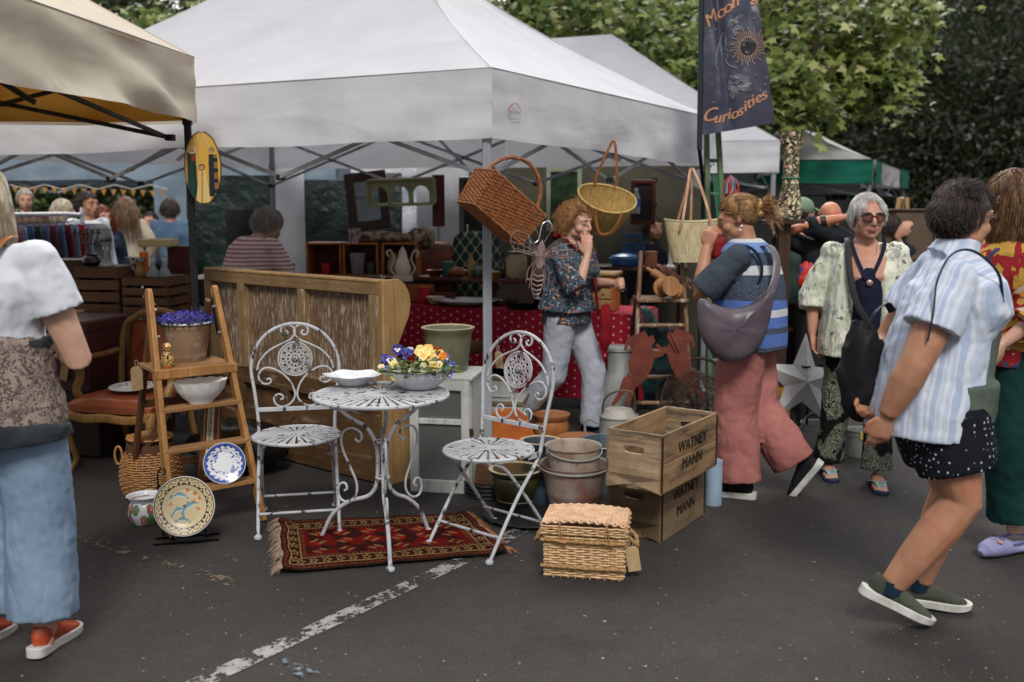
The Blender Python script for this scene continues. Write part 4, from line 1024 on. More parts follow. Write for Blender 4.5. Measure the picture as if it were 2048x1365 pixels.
def fluted_bowl():
 f=MB();n=120;prof=[(.055,0,0),(.06,.012,0),(.085,.035,1),(.112,.07,1),(.125,.105,1),(.128,.110,1),(.122,.103,.8),(.09,.05,.3),(0,.02,0)];vs=[];fs=[]
 for r,z,w_ in prof:
  for k in range(n):
   a=6.283*k/n;tw=a+z*6;kk=1+.07*w_*(abs(math.sin(tw*7))**.7-.6);vs.append((r*kk*math.cos(a)*1.05,r*kk*math.sin(a)*.72,z+(.006*abs(math.sin(tw*7))if z>.1 else 0)))
 for i in range(len(prof)-1):
  for k in range(n):fs.append((i*n+k,i*n+(k+1)%n,(i+1)*n+(k+1)%n,(i+1)*n+k))
 fs.append(list(range(n))[::-1]);f.add(vs,fs)
 tag(f.build('fluted_bowl',mat('white_glaze',S(226,224,220),S(210,208,204),sc_=6,rough=.12,spec=.7),None,LM@V(.01,-.185,.598),(0,0,LA),smooth=50),'oval white china bowl moulded with pleated leaves on the middle ladder tread','bowl')
fluted_bowl()
def plate(name,label,c,r,tilt,rz,colf,rough=.18,cat='plate',depth=.014,N=72,K=40,spin=0):
 """disc with turned rim facing local -y, centre at c"""
 t=thing(name,label,cat,c,rz);T=Matrix.Rotation(tilt,4,'X')
 f=MB()
 def P(u,v):
  rr=v*r;a=6.283*u+spin;y=-depth*max(0,(v-.62)/.38)**.8+(.003 if v<.6 else 0)
  return T@V(rr*math.cos(a),y,rr*math.sin(a))
 def cf(u,v):return colf(v*math.cos(6.283*u+spin),v*math.sin(6.283*u+spin),v,u)
 f.grid(P,N,K,0,cf);f.grid(lambda u,v:P(u,v)+V(0,.005,0),N,6,0,lambda u,v:S(225,225,222));f.tube([P(i/N,1)+V(0,.0025,0)for i in range(N)],.003,5,True,0)
 f.build('plate',mat('plate_glaze'+str(rough),(1,1,1,1),attr=True,rough=rough,spec=.6),t,smooth=40);return t
WHT,BLU=S(222,224,228),S(40,66,140)
def blueplate(x,y,v,u):
 n=fn(x*9,y*9,3);m=fn(x*22,y*22,8)
 if v>.965:return BLU
 if v>.86:return S(70,96,168)if m>-.15 else BLU
 if v>.8:return BLU if math.sin(u*6.283*18)>v*6-5.2 else WHT
 if .38<v<.82 and n>.22-.3*max(0,v-.6)and abs(m)<.22:return S(52,80,160)
 if .42<v<.66 and fn(x*4+5,y*4,1)>.2 and abs(m)<.3:return S(60,90,166)
 return WHT
q=LM@V(.125,-.345,.225);px_=W(449,927,q.y-.02)
plate('blue_plate','blue and white transferware plate leaning on the lowest ladder tread',W(449,927,4.80),.1,R(-14),R(20),blueplate)
CRM,BRN,TEAL=S(206,188,150),S(62,44,34),S(108,152,166)
def dolphinplate(x,y,v,u):
 if v>.965:return S(170,142,96)
 if v>.80:
  z=abs(((u*30)%1)-.5)*2;q=.815+.11*z
  return BRN if abs(v-q)<.016 or v<.81 or v>.945 else CRM
 if v>.75:return BRN if(int(u*90)%2)else CRM
 if v>.72:return BRN
 for cx,cy,a,s_ in((-.12,.38,-.15,.30),(.18,.02,.5,.34),(-.2,-.12,.35,.26),(-.02,-.46,-.2,.26)):
  dx,dy=x-cx,y-cy;X=(dx*math.cos(a)+dy*math.sin(a))/s_;Y=(-dx*math.sin(a)+dy*math.cos(a))/s_+.35*X*X
  h=.30*(1-X*X)*(1-.35*X)if abs(X)<1 else 0
  if X<-.85 and X>-1.15 and abs(abs(Y)-.12)<.12:return TEAL
  if-.15<X<.1 and 0<Y<.5-X*2 and X>-.15 and Y<.48:return TEAL
  if h and-h*.55<Y<h:return(BRN if Y>h*.86 or(abs(X-.8)<.04 and abs(Y-.02)<.05)else(TEAL if Y>-h*.15 else S(200,214,210)))
 for cx,cy in((.35,.42),(.5,.25),(.45,-.1),(.1,.55),(.3,.15),(-.45,.1)):
  d=math.hypot(x-cx,y-cy);b=math.atan2(y-cy,x-cx)
  if d<.055*(1+.5*math.cos(5*b)):return S(196,104,54)
 return CRM if v>.04 else BRN
DP=W(369,1013,4.47)
t=plate('dolphin_plate','cream plate with four blue fish-like dolphins and zigzag border on a black stand',DP,.136,R(-14),R(10),dolphinplate,.35)
def easel_stand():
 c=G(372,1084);t=thing('plate_stand','black twisted wrought iron stand holding the dolphin plate','stand',c,R(14));m=mat('black_iron',S(20,20,21),rough=.4,metal=.5)
 for y in(-.02,.07):f=MB();f.beam((-.145,y,.006),(.15,y,.006),.012,.008);f.build('foot_bar',m,t)
 f=MB();f.tube(cr([(-.10,.04,.01),(-.112,.045,.15),(-.118,.05,.30),(-.105,.05,.345),(-.085,.05,.345),(-.083,.05,.325),(-.098,.05,.32)],5),.0042,6);f.build('upright',m,t)
 f=MB();A,B_=V(-.11,-.035,.30),V(.115,-.035,.03)
 for ph in(0,2.09,4.19):
  f.tube([A.lerp(B_,i/30)+V(.7*math.cos(i*.8+ph),math.sin(i*.8+ph),.7*math.cos(i*.8+ph))*.006*math.sin(math.pi*i/30)for i in range(31)],.0034,5)
 f.build('twisted_bar',m,t)
 for x in(-.055,.10):
  f=MB();f.tube(cr([(x,.02,.01),(x,-.01,.03),(x-.01,-.055,.035),(x,-.066,.05),(x+.012,-.06,.06),(x+.014,-.045,.05)],5),.004,6);f.build('prong',m,t)
 price_tag('',(-.05,-.052,.20),R(-5),0,.055,.10,.03,parent=t,swing=R(-10))
easel_stand()
def chamber_pot():
 t=thing('chamber_pot','white china pot painted with pink roses behind the dolphin plate','pot',G(292,1046))
 prof=cr([(.05,0,0),(.062,0,.006),(.082,0,.05),(.08,0,.09),(.066,0,.118),(.07,0,.135),(.088,0,.145),(.07,0,.138),(.06,0,.1),(.0,0,.02)],4);m=len(prof)-1
 def col(u,v):
  if v>.48:return WHT
  x,y=u*14,v*6;c=(round(x),round(y));d=math.hypot(x-c[0]+.2*fn(c[0],c[1]),y-c[1]);n=fn(c[0]*1.7,c[1]*2.3,4)
  if n>.0 and d<.4:return[S(196,110,120),S(176,80,96),S(214,160,80)][int(abs(n)*30)%3]if d>.12 else S(226,190,90)
  if n>-.1 and d<.52 and v>.05:return S(108,130,84)
  return WHT
 f=MB();f.grid(lambda u,v:(prof[int(v*m+.5)].x*math.cos(6.283*u),prof[int(v*m+.5)].x*math.sin(6.283*u),prof[int(v*m+.5)].z),90,m,0,col);f.build('pot',MC['plate_glaze0.18'],t,smooth=60)
chamber_pot()
def round_wicker():
 t=thing('wicker_creel','round bellied brown wicker basket with lid behind the left ladder','basket',G(292,1002)+V(0,.1,0))
 def P(s_,z):
  r=.105+.055*math.sin(math.pi*min(1,(z+.05)/.34))-(.03 if z>.27 else 0)*(z-.27)/.05;a=6.283*s_;return V(r*math.cos(a),r*math.sin(a),z),V(math.cos(a),math.sin(a),0)
 f=MB();weave(f,P,.95,.0,.31,.0125,.032,.0055,.0045);stakes(f,P,.95,0,.32,.032,.004);f.build('body',M_WICKM,t)
 f=MB();f.lathe([(0,0),(.09,0),(.145,.15),(.12,.3),(0,.3)],20);f.build('inner_wall',MC['dark_willow'],t)
 f=MB()
 for i in range(9):f.ring((0,0,.325+.003*(9-i)),.012+.013*i,.0068,30,5)
 for k in range(10):a=.628*k;f.tube([(.01*math.cos(a),.01*math.sin(a),.358),(.125*math.cos(a),.125*math.sin(a),.334)],.004,5)
 f.build('lid',M_WICKM,t)
 f=MB();f.tube([(-.15+.02*math.cos(6.28*i/14),-.06,.24+.05*math.sin(6.28*i/14))for i in range(14)],.006,6,True);f.build('handle',M_WICKM,t)
round_wicker()
def score_board():
 t=thing('scoring_board','narrow wooden scoring board with a numbered strip leaning behind the ladder','scoring board',LM@V(.06,-.09,.17),LA-R(4));t.rotation_euler=(R(-14),R(8),LA-R(10))
 f=MB();f.box((0,0,.215),(.10,.018,.43));f.build('board',wood('mahogany',S(116,62,38),S(92,46,28),None,2),t,smooth=0,bev=.003)
 f=MB();f.box((-.005,-.0105,.21),(.034,.003,.38));s_=f.build('number_strip',mat('ivory_strip',S(206,194,164),S(190,176,144),sc_=20),t,smooth=0)
 for x in(-.035,.035):f=MB();f.box((x,-.0105,.21),(.006,.003,.40));f.build('brass_strip',mat('brass',S(150,116,60),rough=.35,metal=.8),t,smooth=0)
 f=MB();place_text(f,'0-1-2-3-4-5-6-7-8-9-10-11-12-13-14-15-16-17-18',.0225,lambda x,y:V(-.005-y,-.0135,.21-x),0,0,space=.78);f.build('numbers',M_INKD,s_,smooth=0)
score_board()
def armchair():
 c=G(232,930)+V(.10,.05,0);t=thing('armchair','carved gilt armchair with rust leather seat and brass studs','armchair',c,R(-14))
 MG=wood('gilt_wood',S(158,120,66),S(128,92,46),S(92,66,36),2,wthr=(.64,.72));ML=mat('rust_leather',S(148,80,52),S(122,62,38),S(92,44,28),sc_=5,rough=.32,wear=(.62,.7),wsc=6,spec=.5)
 f=MB()
 def seat(u,v):
  x,y=(u-.5)*2,(v-.5)*2;w_=.29-.035*(v);k=(1-abs(x)**3.2)*(1-abs(y)**3.2);return(x*w_,y*.24-.012*(1-x*x)*(1-v),.40+.062*max(0,k)**.5)
 f.grid(seat,24,24);f.grid(lambda u,v:V(seat(u,0)[0],seat(u,0)[1],.36+.04*v),24,2);f.grid(lambda u,v:V(seat(1,u)[0],seat(1,u)[1],.36+.04*v),24,2);f.grid(lambda u,v:V(seat(0,u)[0],seat(0,u)[1],.36+.04*v),24,2)
 st=f.build('seat',ML,t,smooth=60)
 f=MB()
 for i in range(34):
  x=(i/33-.5)*2;f.ell((x*.288,-.254+.012*x*x,.366+.012*abs(math.sin(i*1.57))),(.005,.003,.005),None,6,4)
 f.build('studs',MC['brass'],st)
 for s_ in(-1,1):
  f=MB();f.tube(cr([(s_*.27,-.22,.36),(s_*.285,-.245,.30),(s_*.27,-.235,.18),(s_*.25,-.215,.07),(s_*.262,-.24,.02),(s_*.268,-.25,.0)],6),cr([(.034,0,0),(.038,0,0),(.026,0,0),(.017,0,0),(.022,0,0),(.016,0,0)],6)and[.034-.018*min(1,i/20)+(.006 if i>26 else 0)for i in range(31)],10);f.build('leg',MG,t)
  f=MB();f.tube(cr([(s_*.24,.22,.36),(s_*.25,.26,.18),(s_*.26,.31,0)],6),[.024-.0006*i for i in range(13)],8);f.build('leg',MG,t)
  f=MB();f.tube(cr([(s_*.285,-.06,.38),(s_*.31,-.10,.45),(s_*.315,-.05,.53),(s_*.31,-.08,.61),(s_*.315,-.15,.64),(s_*.31,-.16,.655)],5),[.026]*16+[.022,.02,.018,.018,.016,.014,.014,.013,.012,.01],8);f.build('arm_support',MG,t)
  f=MB();f.tube(cr([(s_*.31,-.17,.655),(s_*.312,-.06,.66),(s_*.29,.1,.645),(s_*.25,.24,.66)],5),.018,8);f.build('arm_rest',MG,t)
  f=MB();f.tube(cr([(s_*.24,.24,.38),(s_*.25,.27,.6),(s_*.235,.3,.8),(s_*.14,.32,.88)],5),.02,8);f.build('back_post',MG,t)
 f=MB();f.tube(cr([(-.29,-.245,.345),(-.15,-.262,.325),(0,-.268,.335),(.15,-.262,.325),(.29,-.245,.345)],6),.021,8,flat=(.8,1.3));f.tube([(-.28,-.2,.345),(-.25,.22,.35)],.02,8);f.tube([(.28,-.2,.345),(.25,.22,.35)],.02,8);f.build('seat_rail',MG,t)
 f=MB();f.tube(cr([(-.14,.32,.88),(0,.325,.91),(.14,.32,.88)],5),.02,8);f.build('crest_rail',MG,t)
 f=MB();f.grid(lambda u,v:((u-.5)*.4,.27+v*.06-.03*math.sin(3.14*u)*math.sin(3.14*v),.46+.38*v),12,12);f.build('backrest',ML,t,solid=.03)
 T=FR(c,R(-14));tp=plate('serving_plate','white serving plate with grey floral rim lying on the rust leather armchair',T@V(.05,-.06,.478),.135,R(-88),R(-10),lambda x,y,v,u:(S(92,100,108)if v>.62 and abs(fn(x*9,y*9,2))<.13 else WHT));
armchair()
def trunk():
 c=G(120,905)+V(0,.25,0);t=thing('travel_trunk','dark oxblood metal trunk with side handle and kraft tag behind the armchair','trunk',V(-2.86,6.3,.42),R(-12));m=mat('oxblood_metal',S(74,34,30),S(54,24,22),S(96,62,46),sc_=4,rough=.45,wear=(.66,.72),wsc=9,spec=.5)
 f=MB();f.box((0,0,.19),(.62,.42,.38));f.build('body',m,t,smooth=0,bev=.012);f=MB();f.box((0,0,.41),(.64,.44,.08));f.build('lid',m,t,smooth=0,bev=.016)
 f=MB();f.tube(cr([(.11,-.212,.27),(.115,-.235,.25),(.2,-.24,.245),(.285,-.235,.25),(.29,-.212,.27)],5),.007,6);f.build('handle',m,t)
 for z in(.12,.25):f=MB();f.box((0,-.213,z),(.6,.008,.02));f.build('band',m,t,bev=.002)
 price_tag('',(.19,-.245,.245),R(8),R(4),.05,.12,.05,parent=t,swing=R(14));f=MB();f.box((0,0,.21),(.62,.42,.41));
 s_=thing('wooden_chest','dark wooden chest on the ground holding up the oxblood trunk','chest',(-2.86,6.34,0),R(-12));f=MB();f.box((0,0,.2),(.7,.45,.38));f.build('body',wood('dark_chest',S(56,40,30),S(40,28,22),None,0),s_,smooth=0,bev=.01);f=MB();f.box((0,0,.402),(.72,.47,.03));f.build('lid',MC['dark_chest'],s_,smooth=0,bev=.006)
trunk()
def bag_blob(name,label,c,r,m,seed,cat='bag',rz=0):
 f=MB();f.ell((0,0,r[2]),r,None,28,18)
 f.v=[p*(1+.22*fn(p.x*7/max(r)*.3,p.y*2.1/max(r),p.z*2.1/max(r)+seed)+.09*fn(p.x*7/max(r),p.y*7/max(r),p.z*7/max(r)+seed))for p in f.v]
 for p in f.v:p.z=max(.002,p.z)
 return tag(f.build(name,m,None,c,(0,0,rz),smooth=70),label,cat)
bag_blob('plastic_bag','crumpled black plastic sack on the ground behind the ladder',V(-1.62,5.75,0),(.30,.22,.16),mat('black_polythene',S(14,14,16),rough=.25,spec=.6),3)
tag(MB().box((0,0,.03),(.3,.2,.06)).build('storage_box',mat('blue_plastic',S(20,74,150),rough=.35),None,(-1.95,6.35,0),smooth=0,bev=.01),'low blue plastic box on the ground behind the left ladder','box')
# ---------------------------------------------------------------- white mesh-door cabinet and the pots
M_WPAINT=wood('chalky_white_paint',S(196,198,194),S(180,182,178),S(128,124,112),2,wthr=(.68,.76),wsc=24,rough=.75)
def cabinet():
 A,B_=G(822,982),G(948,990);a=math.atan2((B_-A).y,(B_-A).x)+R(2);t=thing('meat_safe','small white painted cupboard with a wire mesh door behind the bistro table','cupboard',A,a);W_,D_,H=.345,.34,.635
 def add(nm,c,s_,m=M_WPAINT):f=MB();f.box(c,s_);return f.build(nm,m,t,smooth=0,bev=.003)
 for x in(.025,W_-.03):add('door_stile',(x,0,H/2),(.05,.025,H))
 add('door_rail',(W_/2,.001,H-.03),(W_-.1,.025,.06));add('door_rail',(W_/2,.001,.035),(W_-.1,.025,.07));add('door_rail',(W_/2,.002,.40),(W_-.1,.018,.03))
 f=MB();f.grid(lambda u,v:(.05+(W_-.1)*u,.008,.07+(H-.13)*v),2,2)
 b=NB('wire_mesh');s_=b.sep();g1=b.math('FRACT',b.math('MULTIPLY',s_[0],260));g2=b.math('FRACT',b.math('MULTIPLY',s_[2],260));b.put(b.b.inputs['Alpha'],b.math('MAXIMUM',b.math('MAXIMUM',b.math('LESS_THAN',g1,.35),b.math('LESS_THAN',g2,.35)),.35));f.build('wire_mesh',b.fin(S(120,122,120),.5,.5),t,smooth=0)
 add('side',(.012,D_/2+.015,H/2),(.02,D_,H));add('side',(W_-.012,D_/2+.015,H/2),(.02,D_,H));add('back',(W_/2,D_+.02,H/2),(W_-.05,.015,H));add('shelf',(W_/2,D_/2+.015,.38),(W_-.05,D_-.02,.015));add('base',(W_/2,D_/2+.015,.06),(W_-.05,D_-.02,.02))
 add('top',(W_/2,D_/2+.005,H+.008),(W_+.02,D_+.04,.016));f=MB();f.tube([(W_+.005,-.015,.33),(W_+.005,-.02,.37)],.012,8);f.build('latch',mat('old_brass',S(96,80,44),rough=.5,metal=.6),t)
 return FR(A,a),H
CM,CH=cabinet()
def pot(name,label,c,prof,m,min_=None,n=36,rim=None,cat='plant pot',sx=1):
 t=thing(name,label,cat,c);f=MB();f.lathe(prof,n,sx=sx);f.build('pot',m,t,smooth=50)
 if min_:f=MB();r0,z0=rim or(max(p[0]for p in prof),prof[-1][1]);f.lathe([(r0,z0+.001),(r0-.012,z0+.004),(r0-.022,z0+.0),(r0*.72,.04),(0,.03)],n,cap=False,sx=sx);f.build('inner_glaze',min_,t,smooth=50)
 return t
M_OLIVE=mat('olive_glaze',S(112,112,88),S(94,94,72),sc_=6,rough=.3);M_CREAMG=mat('cream_glaze',S(196,180,150),S(176,158,128),sc_=10,rough=.3);M_NAVYG=mat('slate_blue_glaze',S(50,62,76),S(38,48,60),sc_=8,rough=.25,spec=.6)
M_TERR=mat('terracotta',S(158,102,68),S(134,84,54),sc_=8,rough=.75);M_TERRO=mat('orange_glaze',S(164,106,60),S(140,86,46),sc_=7,rough=.35);M_GREENG=mat('dark_green_glaze',S(58,58,30),S(40,42,24),sc_=5,rough=.2,spec=.6)
pot('large_planter','large olive green planter with cream rim on top of the white cupboard',CM@V(.17,.2,CH+.016),[(.0,0),(.105,0),(.112,.03),(.131,.18),(.136,.22),(.147,.23),(.15,.242)],M_OLIVE,M_CREAMG,rim=(.151,.244))
f=MB();f.lathe([(.02,.02),(.06,0),(.10,.03),(.125,.085),(.118,.085),(.09,.035),(.0,.02)],30,sx=1.3);tag(f.build('wooden_bowl',wood('bowl_wood',S(126,92,56),S(100,70,42),None,0),None,V(-.29,6.35,.62),(R(-8),0,0)),'carved dark wooden bowl behind the olive planter','bowl')
for lb,x,y,z,w_,h_,d_ in(('white drawer front box leaning behind the mesh cupboard, lower one',-.06,6.25,.0,.5,.36,.3),('white painted box on top behind the mesh cupboard and front pole',-.1,6.35,.362,.42,.14,.3)):
 t=thing('white_box',lb,'box',(x-.1,y,z),R(-8));f=MB();f.box((0,0,h_/2),(w_,d_,h_-.004));f.build('body',M_WPAINT,t,smooth=0,bev=.004);f=MB();f.box((0,-.008,h_-.012),(w_+.012,d_+.01,.02));f.build('edge',M_CR2,t,smooth=0)
f=MB();kk=px(5.7);poly=[(p[0]*kk,p[1]*kk)for p in[(-62,-62),(-58,20),(-44,58),(-12,78),(24,78),(50,56),(62,22),(78,6),(80,-22),(56,-34),(48,-50),(20,-40),(14,-62),(-2,-76),(-18,-50)]]
f.prism(poly,.006);tag(f.build('rust_cutout',mat('orange_rust',S(176,92,28),S(146,72,22),sc_=6,rough=.8),None,W(1010,893,5.7),(R(-8),0,R(8)),smooth=0,bev=.002),'flat rusty orange metal cut-out leaning behind the right folding chair','ornament')
pot('glazed_pot','dark green glazed pot with cream rim under the right folding chair',G(1032,1023)+V(0,.1,0),[(0,0),(.085,0),(.1,.03),(.128,.11),(.132,.15),(.125,.17),(.135,.178),(.142,.19),(.144,.20)],M_GREENG,M_CREAMG,rim=(.145,.202))
pot('glazed_pot','slate blue glazed pot with cream rim behind the rusty buckets',G(1083,1005)+V(0,.2,0),[(0,0),(.075,0),(.082,.03),(.1,.17),(.098,.25),(.105,.26),(.116,.275),(.117,.29)],M_NAVYG,M_CREAMG,rim=(.118,.292))
pot('glazed_pot','small dark blue glazed pot under the slate blue one beside the green pot',G(1080,1012)+V(.0,.02,0),[(0,0),(.06,0),(.075,.03),(.08,.09),(.085,.11)],M_NAVYG)
pot('terracotta_bowl','wide shallow terracotta bowl with rope edge in front of the walking woman',V(.42,5.95,.0),[(0,0),(.09,0),(.11,.06),(.135,.10),(.14,.125),(.15,.13),(.148,.16)],M_TERR,M_TERR,rim=(.148,.162))
pot('orange_pot','orange glazed pot with thick rim behind the rusty cut-out',V(.26,6.45,0),[(0,0),(.09,0),(.115,.06),(.12,.12),(.105,.16),(.118,.175),(.125,.2)],M_TERRO,M_TERRO,rim=(.126,.2))
pot('terracotta_tray','low brown terracotta saucer stacked under the orange cut-out',V(.02,5.45,0),[(0,0),(.11,0),(.12,.03),(.125,.07)],M_TERR,M_TERR,rim=(.125,.072))
f=MB();f.prism([(-.15,.0),(-.13,.09),(-.02,.13),(.1,.05),(.15,0)],.05);tag(f.build('carved_block',wood('dark_carving',S(92,62,40),S(66,44,30),None,0),None,G(968,985)+V(0,.05,.02),(R(-20),0,R(-25)),bev=.012),'dark carved wooden block lying between cupboard and green pot','carving')
f=MB();[f.ring((0,0,.008+.011*i),.14-.006*(i%2),.007,30,6)for i in range(7)];tag(f.build('coil_stack',mat('black_rubber',S(26,26,28),rough=.5),None,G(980,1000)+V(0,.12,0)),'coiled black hose pile under the folding chair','hose')
f=MB();f.lathe([(0,0),(.11,0),(.2,.008),(.24,.02),(.235,.024),(.1,.01),(0,.01)],40);tag(f.build('metal_tray',mat('dark_tray',S(44,46,48),rough=.4,metal=.4),None,G(1060,1036)+V(0,.02,0)),'dark oval tray on the ground between the green pot and the hamper','tray')
t=thing('bucket','large rusty brown ridged bucket in front of the crates','bucket',G(1152,1020)+V(-.01,.03,0));pail(t,.175,.125,.245,M_RZINC,handle=(R(-8),R(-3)),rings=(.42,.36,.93))
t=thing('bucket','smaller bare zinc bucket nested inside the rusty brown one','bucket',G(1152,1020)+V(-.015,.04,.10));pail(t,.142,.115,.235,bucket_mat('dull_zinc',S(178,164,150),S(148,136,124),S(146,112,98)),handle=(R(20),R(-14)))
t=thing('bucket','blue grey zinc pail behind the nested buckets and the top crate','bucket',V(.55,5.42,0));pail(t,.165,.13,.27,mat('blue_zinc',S(96,114,124),S(78,94,104),rough=.5,metal=.4),handle=(R(4),R(3)))
def watering_can():
 t=thing('watering_can','old zinc watering can with hooped handle behind the top crate','watering can',V(.64,5.85,0));pail(t,.115,.115,.32,M_ZINC,'can_body',rings=(.1,))
 f=MB();f.tube(cr([(-.10,0,.30),(-.085,0,.42),(0,0,.47),(.085,0,.45),(.10,0,.33)],6),.011,8,flat=(1.2,.5));f.build('top_handle',mat('bronze_patina',S(112,92,70),S(84,72,60),rough=.5,metal=.6),t)
 f=MB();f.tube(cr([(-.115,0,.27),(-.19,0,.30),(-.2,0,.22),(-.17,0,.1),(-.115,0,.06)],6),.008,8);f.build('side_handle',M_ZINC,t)
 f=MB();f.tube(cr([(.11,.02,.08),(.2,.05,.18),(.27,.08,.33)],6),[.03-.0013*i for i in range(13)],10);f.build('spout',M_ZINC,t)
 f=MB();f.lathe([(.11,.318),(.08,.36),(.0,.372)],24,sy=1);f.v=[p for p in f.v];f.build('hood',mat('chalky_zinc',S(168,164,156),S(140,136,128),rough=.6),t)
watering_can()
f=MB();f.tube([(0,0,0),(0,0,.24)],.045,16);tag(f.build('glass_vase',mat('blue_glass',S(150,170,190),rough=.15),None,V(1.07,5.12,0)),'tall pale blue glass vase half hidden behind the lower crate','vase')
# ---------------------------------------------------------------- people
def skin(nm,c,c2):
 if nm in MC:return MC[nm]
 b=NB(nm);n=b.noise(14,4,.6);col=b.mix(b.ramp(n,.35,.7),c,c2);col=b.mix(b.math('MULTIPLY',b.ramp(b.noise(5,2),.5,.75),.35),col,S(196,110,92))
 b.bump(b.noise(220,2),.15,.001);b.b.inputs['Subsurface Weight'].default_value=.12;b.b.inputs['Subsurface Radius'].default_value=(.01,.004,.002);b.b.inputs['Subsurface Scale'].default_value=1
 MC[nm]=b.fin(col,.5,0,.4);return MC[nm]
SK_F=skin('fair_skin',S(204,164,142),S(188,144,122));SK_T=skin('tanned_skin',S(180,132,104),S(162,114,88));SK_R=skin('ruddy_skin',S(196,150,126),S(178,128,106))
TEX={}
def clouds(sz,dep=2):
 k=(sz,dep)
 if k not in TEX:t=bpy.data.textures.new('folds','CLOUDS');t.noise_scale=sz;t.noise_depth=dep;t.noise_type='HARD_NOISE';TEX[k]=t
 return TEX[k]
def blend(mb,name,m,parent,vox,smooth=3,folds=(),sf=.5):
 """voxel-fuse overlapping closed volumes into one continuous surface"""
 o=mb.build(name,m,parent,smooth=180)
 r=o.modifiers.new('fuse','REMESH');r.mode='VOXEL';r.voxel_size=vox;r.use_smooth_shade=True
 s_=o.modifiers.new('soft','SMOOTH');s_.iterations=smooth;s_.factor=sf
 for st,sz in folds:
  d=o.modifiers.new('folds','DISPLACE');d.texture=clouds(sz);d.strength=st*.55;d.texture_coords='LOCAL'
 return o
def ax(d,n):
 d=Vector(d).normalized();n=Vector(n);n=(n-d*n.dot(d)).normalized();return d,n,d.cross(n)
def hand(mb,wr,d,n,curl=.35,side=1,sc_=1.0,spread=.10,thumb=.6,curls=None):
 """palm, four unequal jointed fingers and a thumb from the side of the palm"""
 d,n,s_=ax(d,n);s_=s_*side;wr=Vector(wr);k=sc_
 mb.tube([wr-d*.01*k,wr+d*.02*k,wr+d*.055*k,wr+d*.09*k],[(.021*k,.019*k),(.028*k,.018*k),(.038*k,.016*k),(.038*k,.013*k)],12,hint=n)
 mb.ell(wr+d*.03*k+s_*.022*k+n*.006*k,(.018*k,.018*k,.014*k))
 for i,(lat,L)in enumerate(((.029,.070),(.010,.079),(-.009,.073),(-.027,.058))):
  p=wr+d*(.088-.004*abs(i-1))*k+s_*lat*k;c=(curls[i]if curls else curl)*(1+.12*i);dd=(d+s_*(lat*spread*30)).normalized();pts=[p-dd*.02*k,p];a=0
  for f_,q in((.44,.8),(.31,1.2),(.25,1)):
   a+=c*q;v=dd*math.cos(a)+n*math.sin(a);p=p+v*L*f_*k;pts.append(p)
  mb.tube(pts,[.0085*k,.0088*k,.0080*k,.0074*k,.0062*k],8)
  mb.ell(pts[-1],(.006*k,)*3,None,8,6)
 p=wr+d*.025*k+s_*.026*k;v=(d*(1-.3*thumb)+s_*.75+n*.25).normalized();v2=(d+s_*.25*(1-thumb)+n*.3*thumb).normalized()
 mb.tube([p,p+v*.034*k,p+v*.034*k+v2*.028*k,p+v*.034*k+v2*.05*k],[.013*k,.0105*k,.0092*k,.0068*k],8)
def headmesh(mb,M,k=1.0,jaw=1.0,nose=1.0):
 def e(c,r,rot=None,n=20,m=14):mb.ell(Vector(c)*k,tuple(x*k for x in r),rot,n,m,0,M)
 e((0,.018,.035),(.0735,.094,.082));e((0,-.028,.012),(.066,.066,.07));e((0,-.028,-.045),(.056*jaw,.062,.058));e((0,-.052,-.078),(.036*jaw,.036,.03));e((0,-.074,-.094),(.020,.016,.016))
 for s_ in(-1,1):
  e((s_*.041,-.055,-.032),(.026,.028,.026));e((s_*.030,-.080,.026),(.026,.013,.0085),(0,s_*.12,s_*.3));e((s_*.04*jaw,-.012,-.066),(.022,.04,.026))
  e((s_*.031,-.0765,.002),(.018,.013,.0115));e((s_*.0115,-.1,-.036),(.0085,.010,.0075))
  pts=[M@(Vector((s_*(.0735+.012*math.sin(math.pi*i/8)),.012+.016*math.cos(.3+4.4*i/8)*-1,.006+.031*math.sin(-1.1+4.2*i/8))*1)*1)for i in range(9)]
  mb.tube(pts,[.006*k]*9,6);e((s_*.076,.012,-.004),(.0075,.015,.024))
 mb.tube([M@(Vector(p)*k)for p in((0,-.086,.022),(0,-.098*1,.0),(0,-.112*nose,-.022),(0,-.114*nose,-.034),(0,-.098,-.042))],[(.009*k,.010*k),(.0095*k,.010*k),(.012*k,.011*k),(.0125*k,.009*k),(.008*k,.006*k)],10,hint=(0,-1,0))
 e((0,-.089,-.060),(.026,.014,.012));e((0,-.0985,-.0575),(.021,.0065,.0048));e((0,-.0965,-.0668),(.019,.007,.0055))
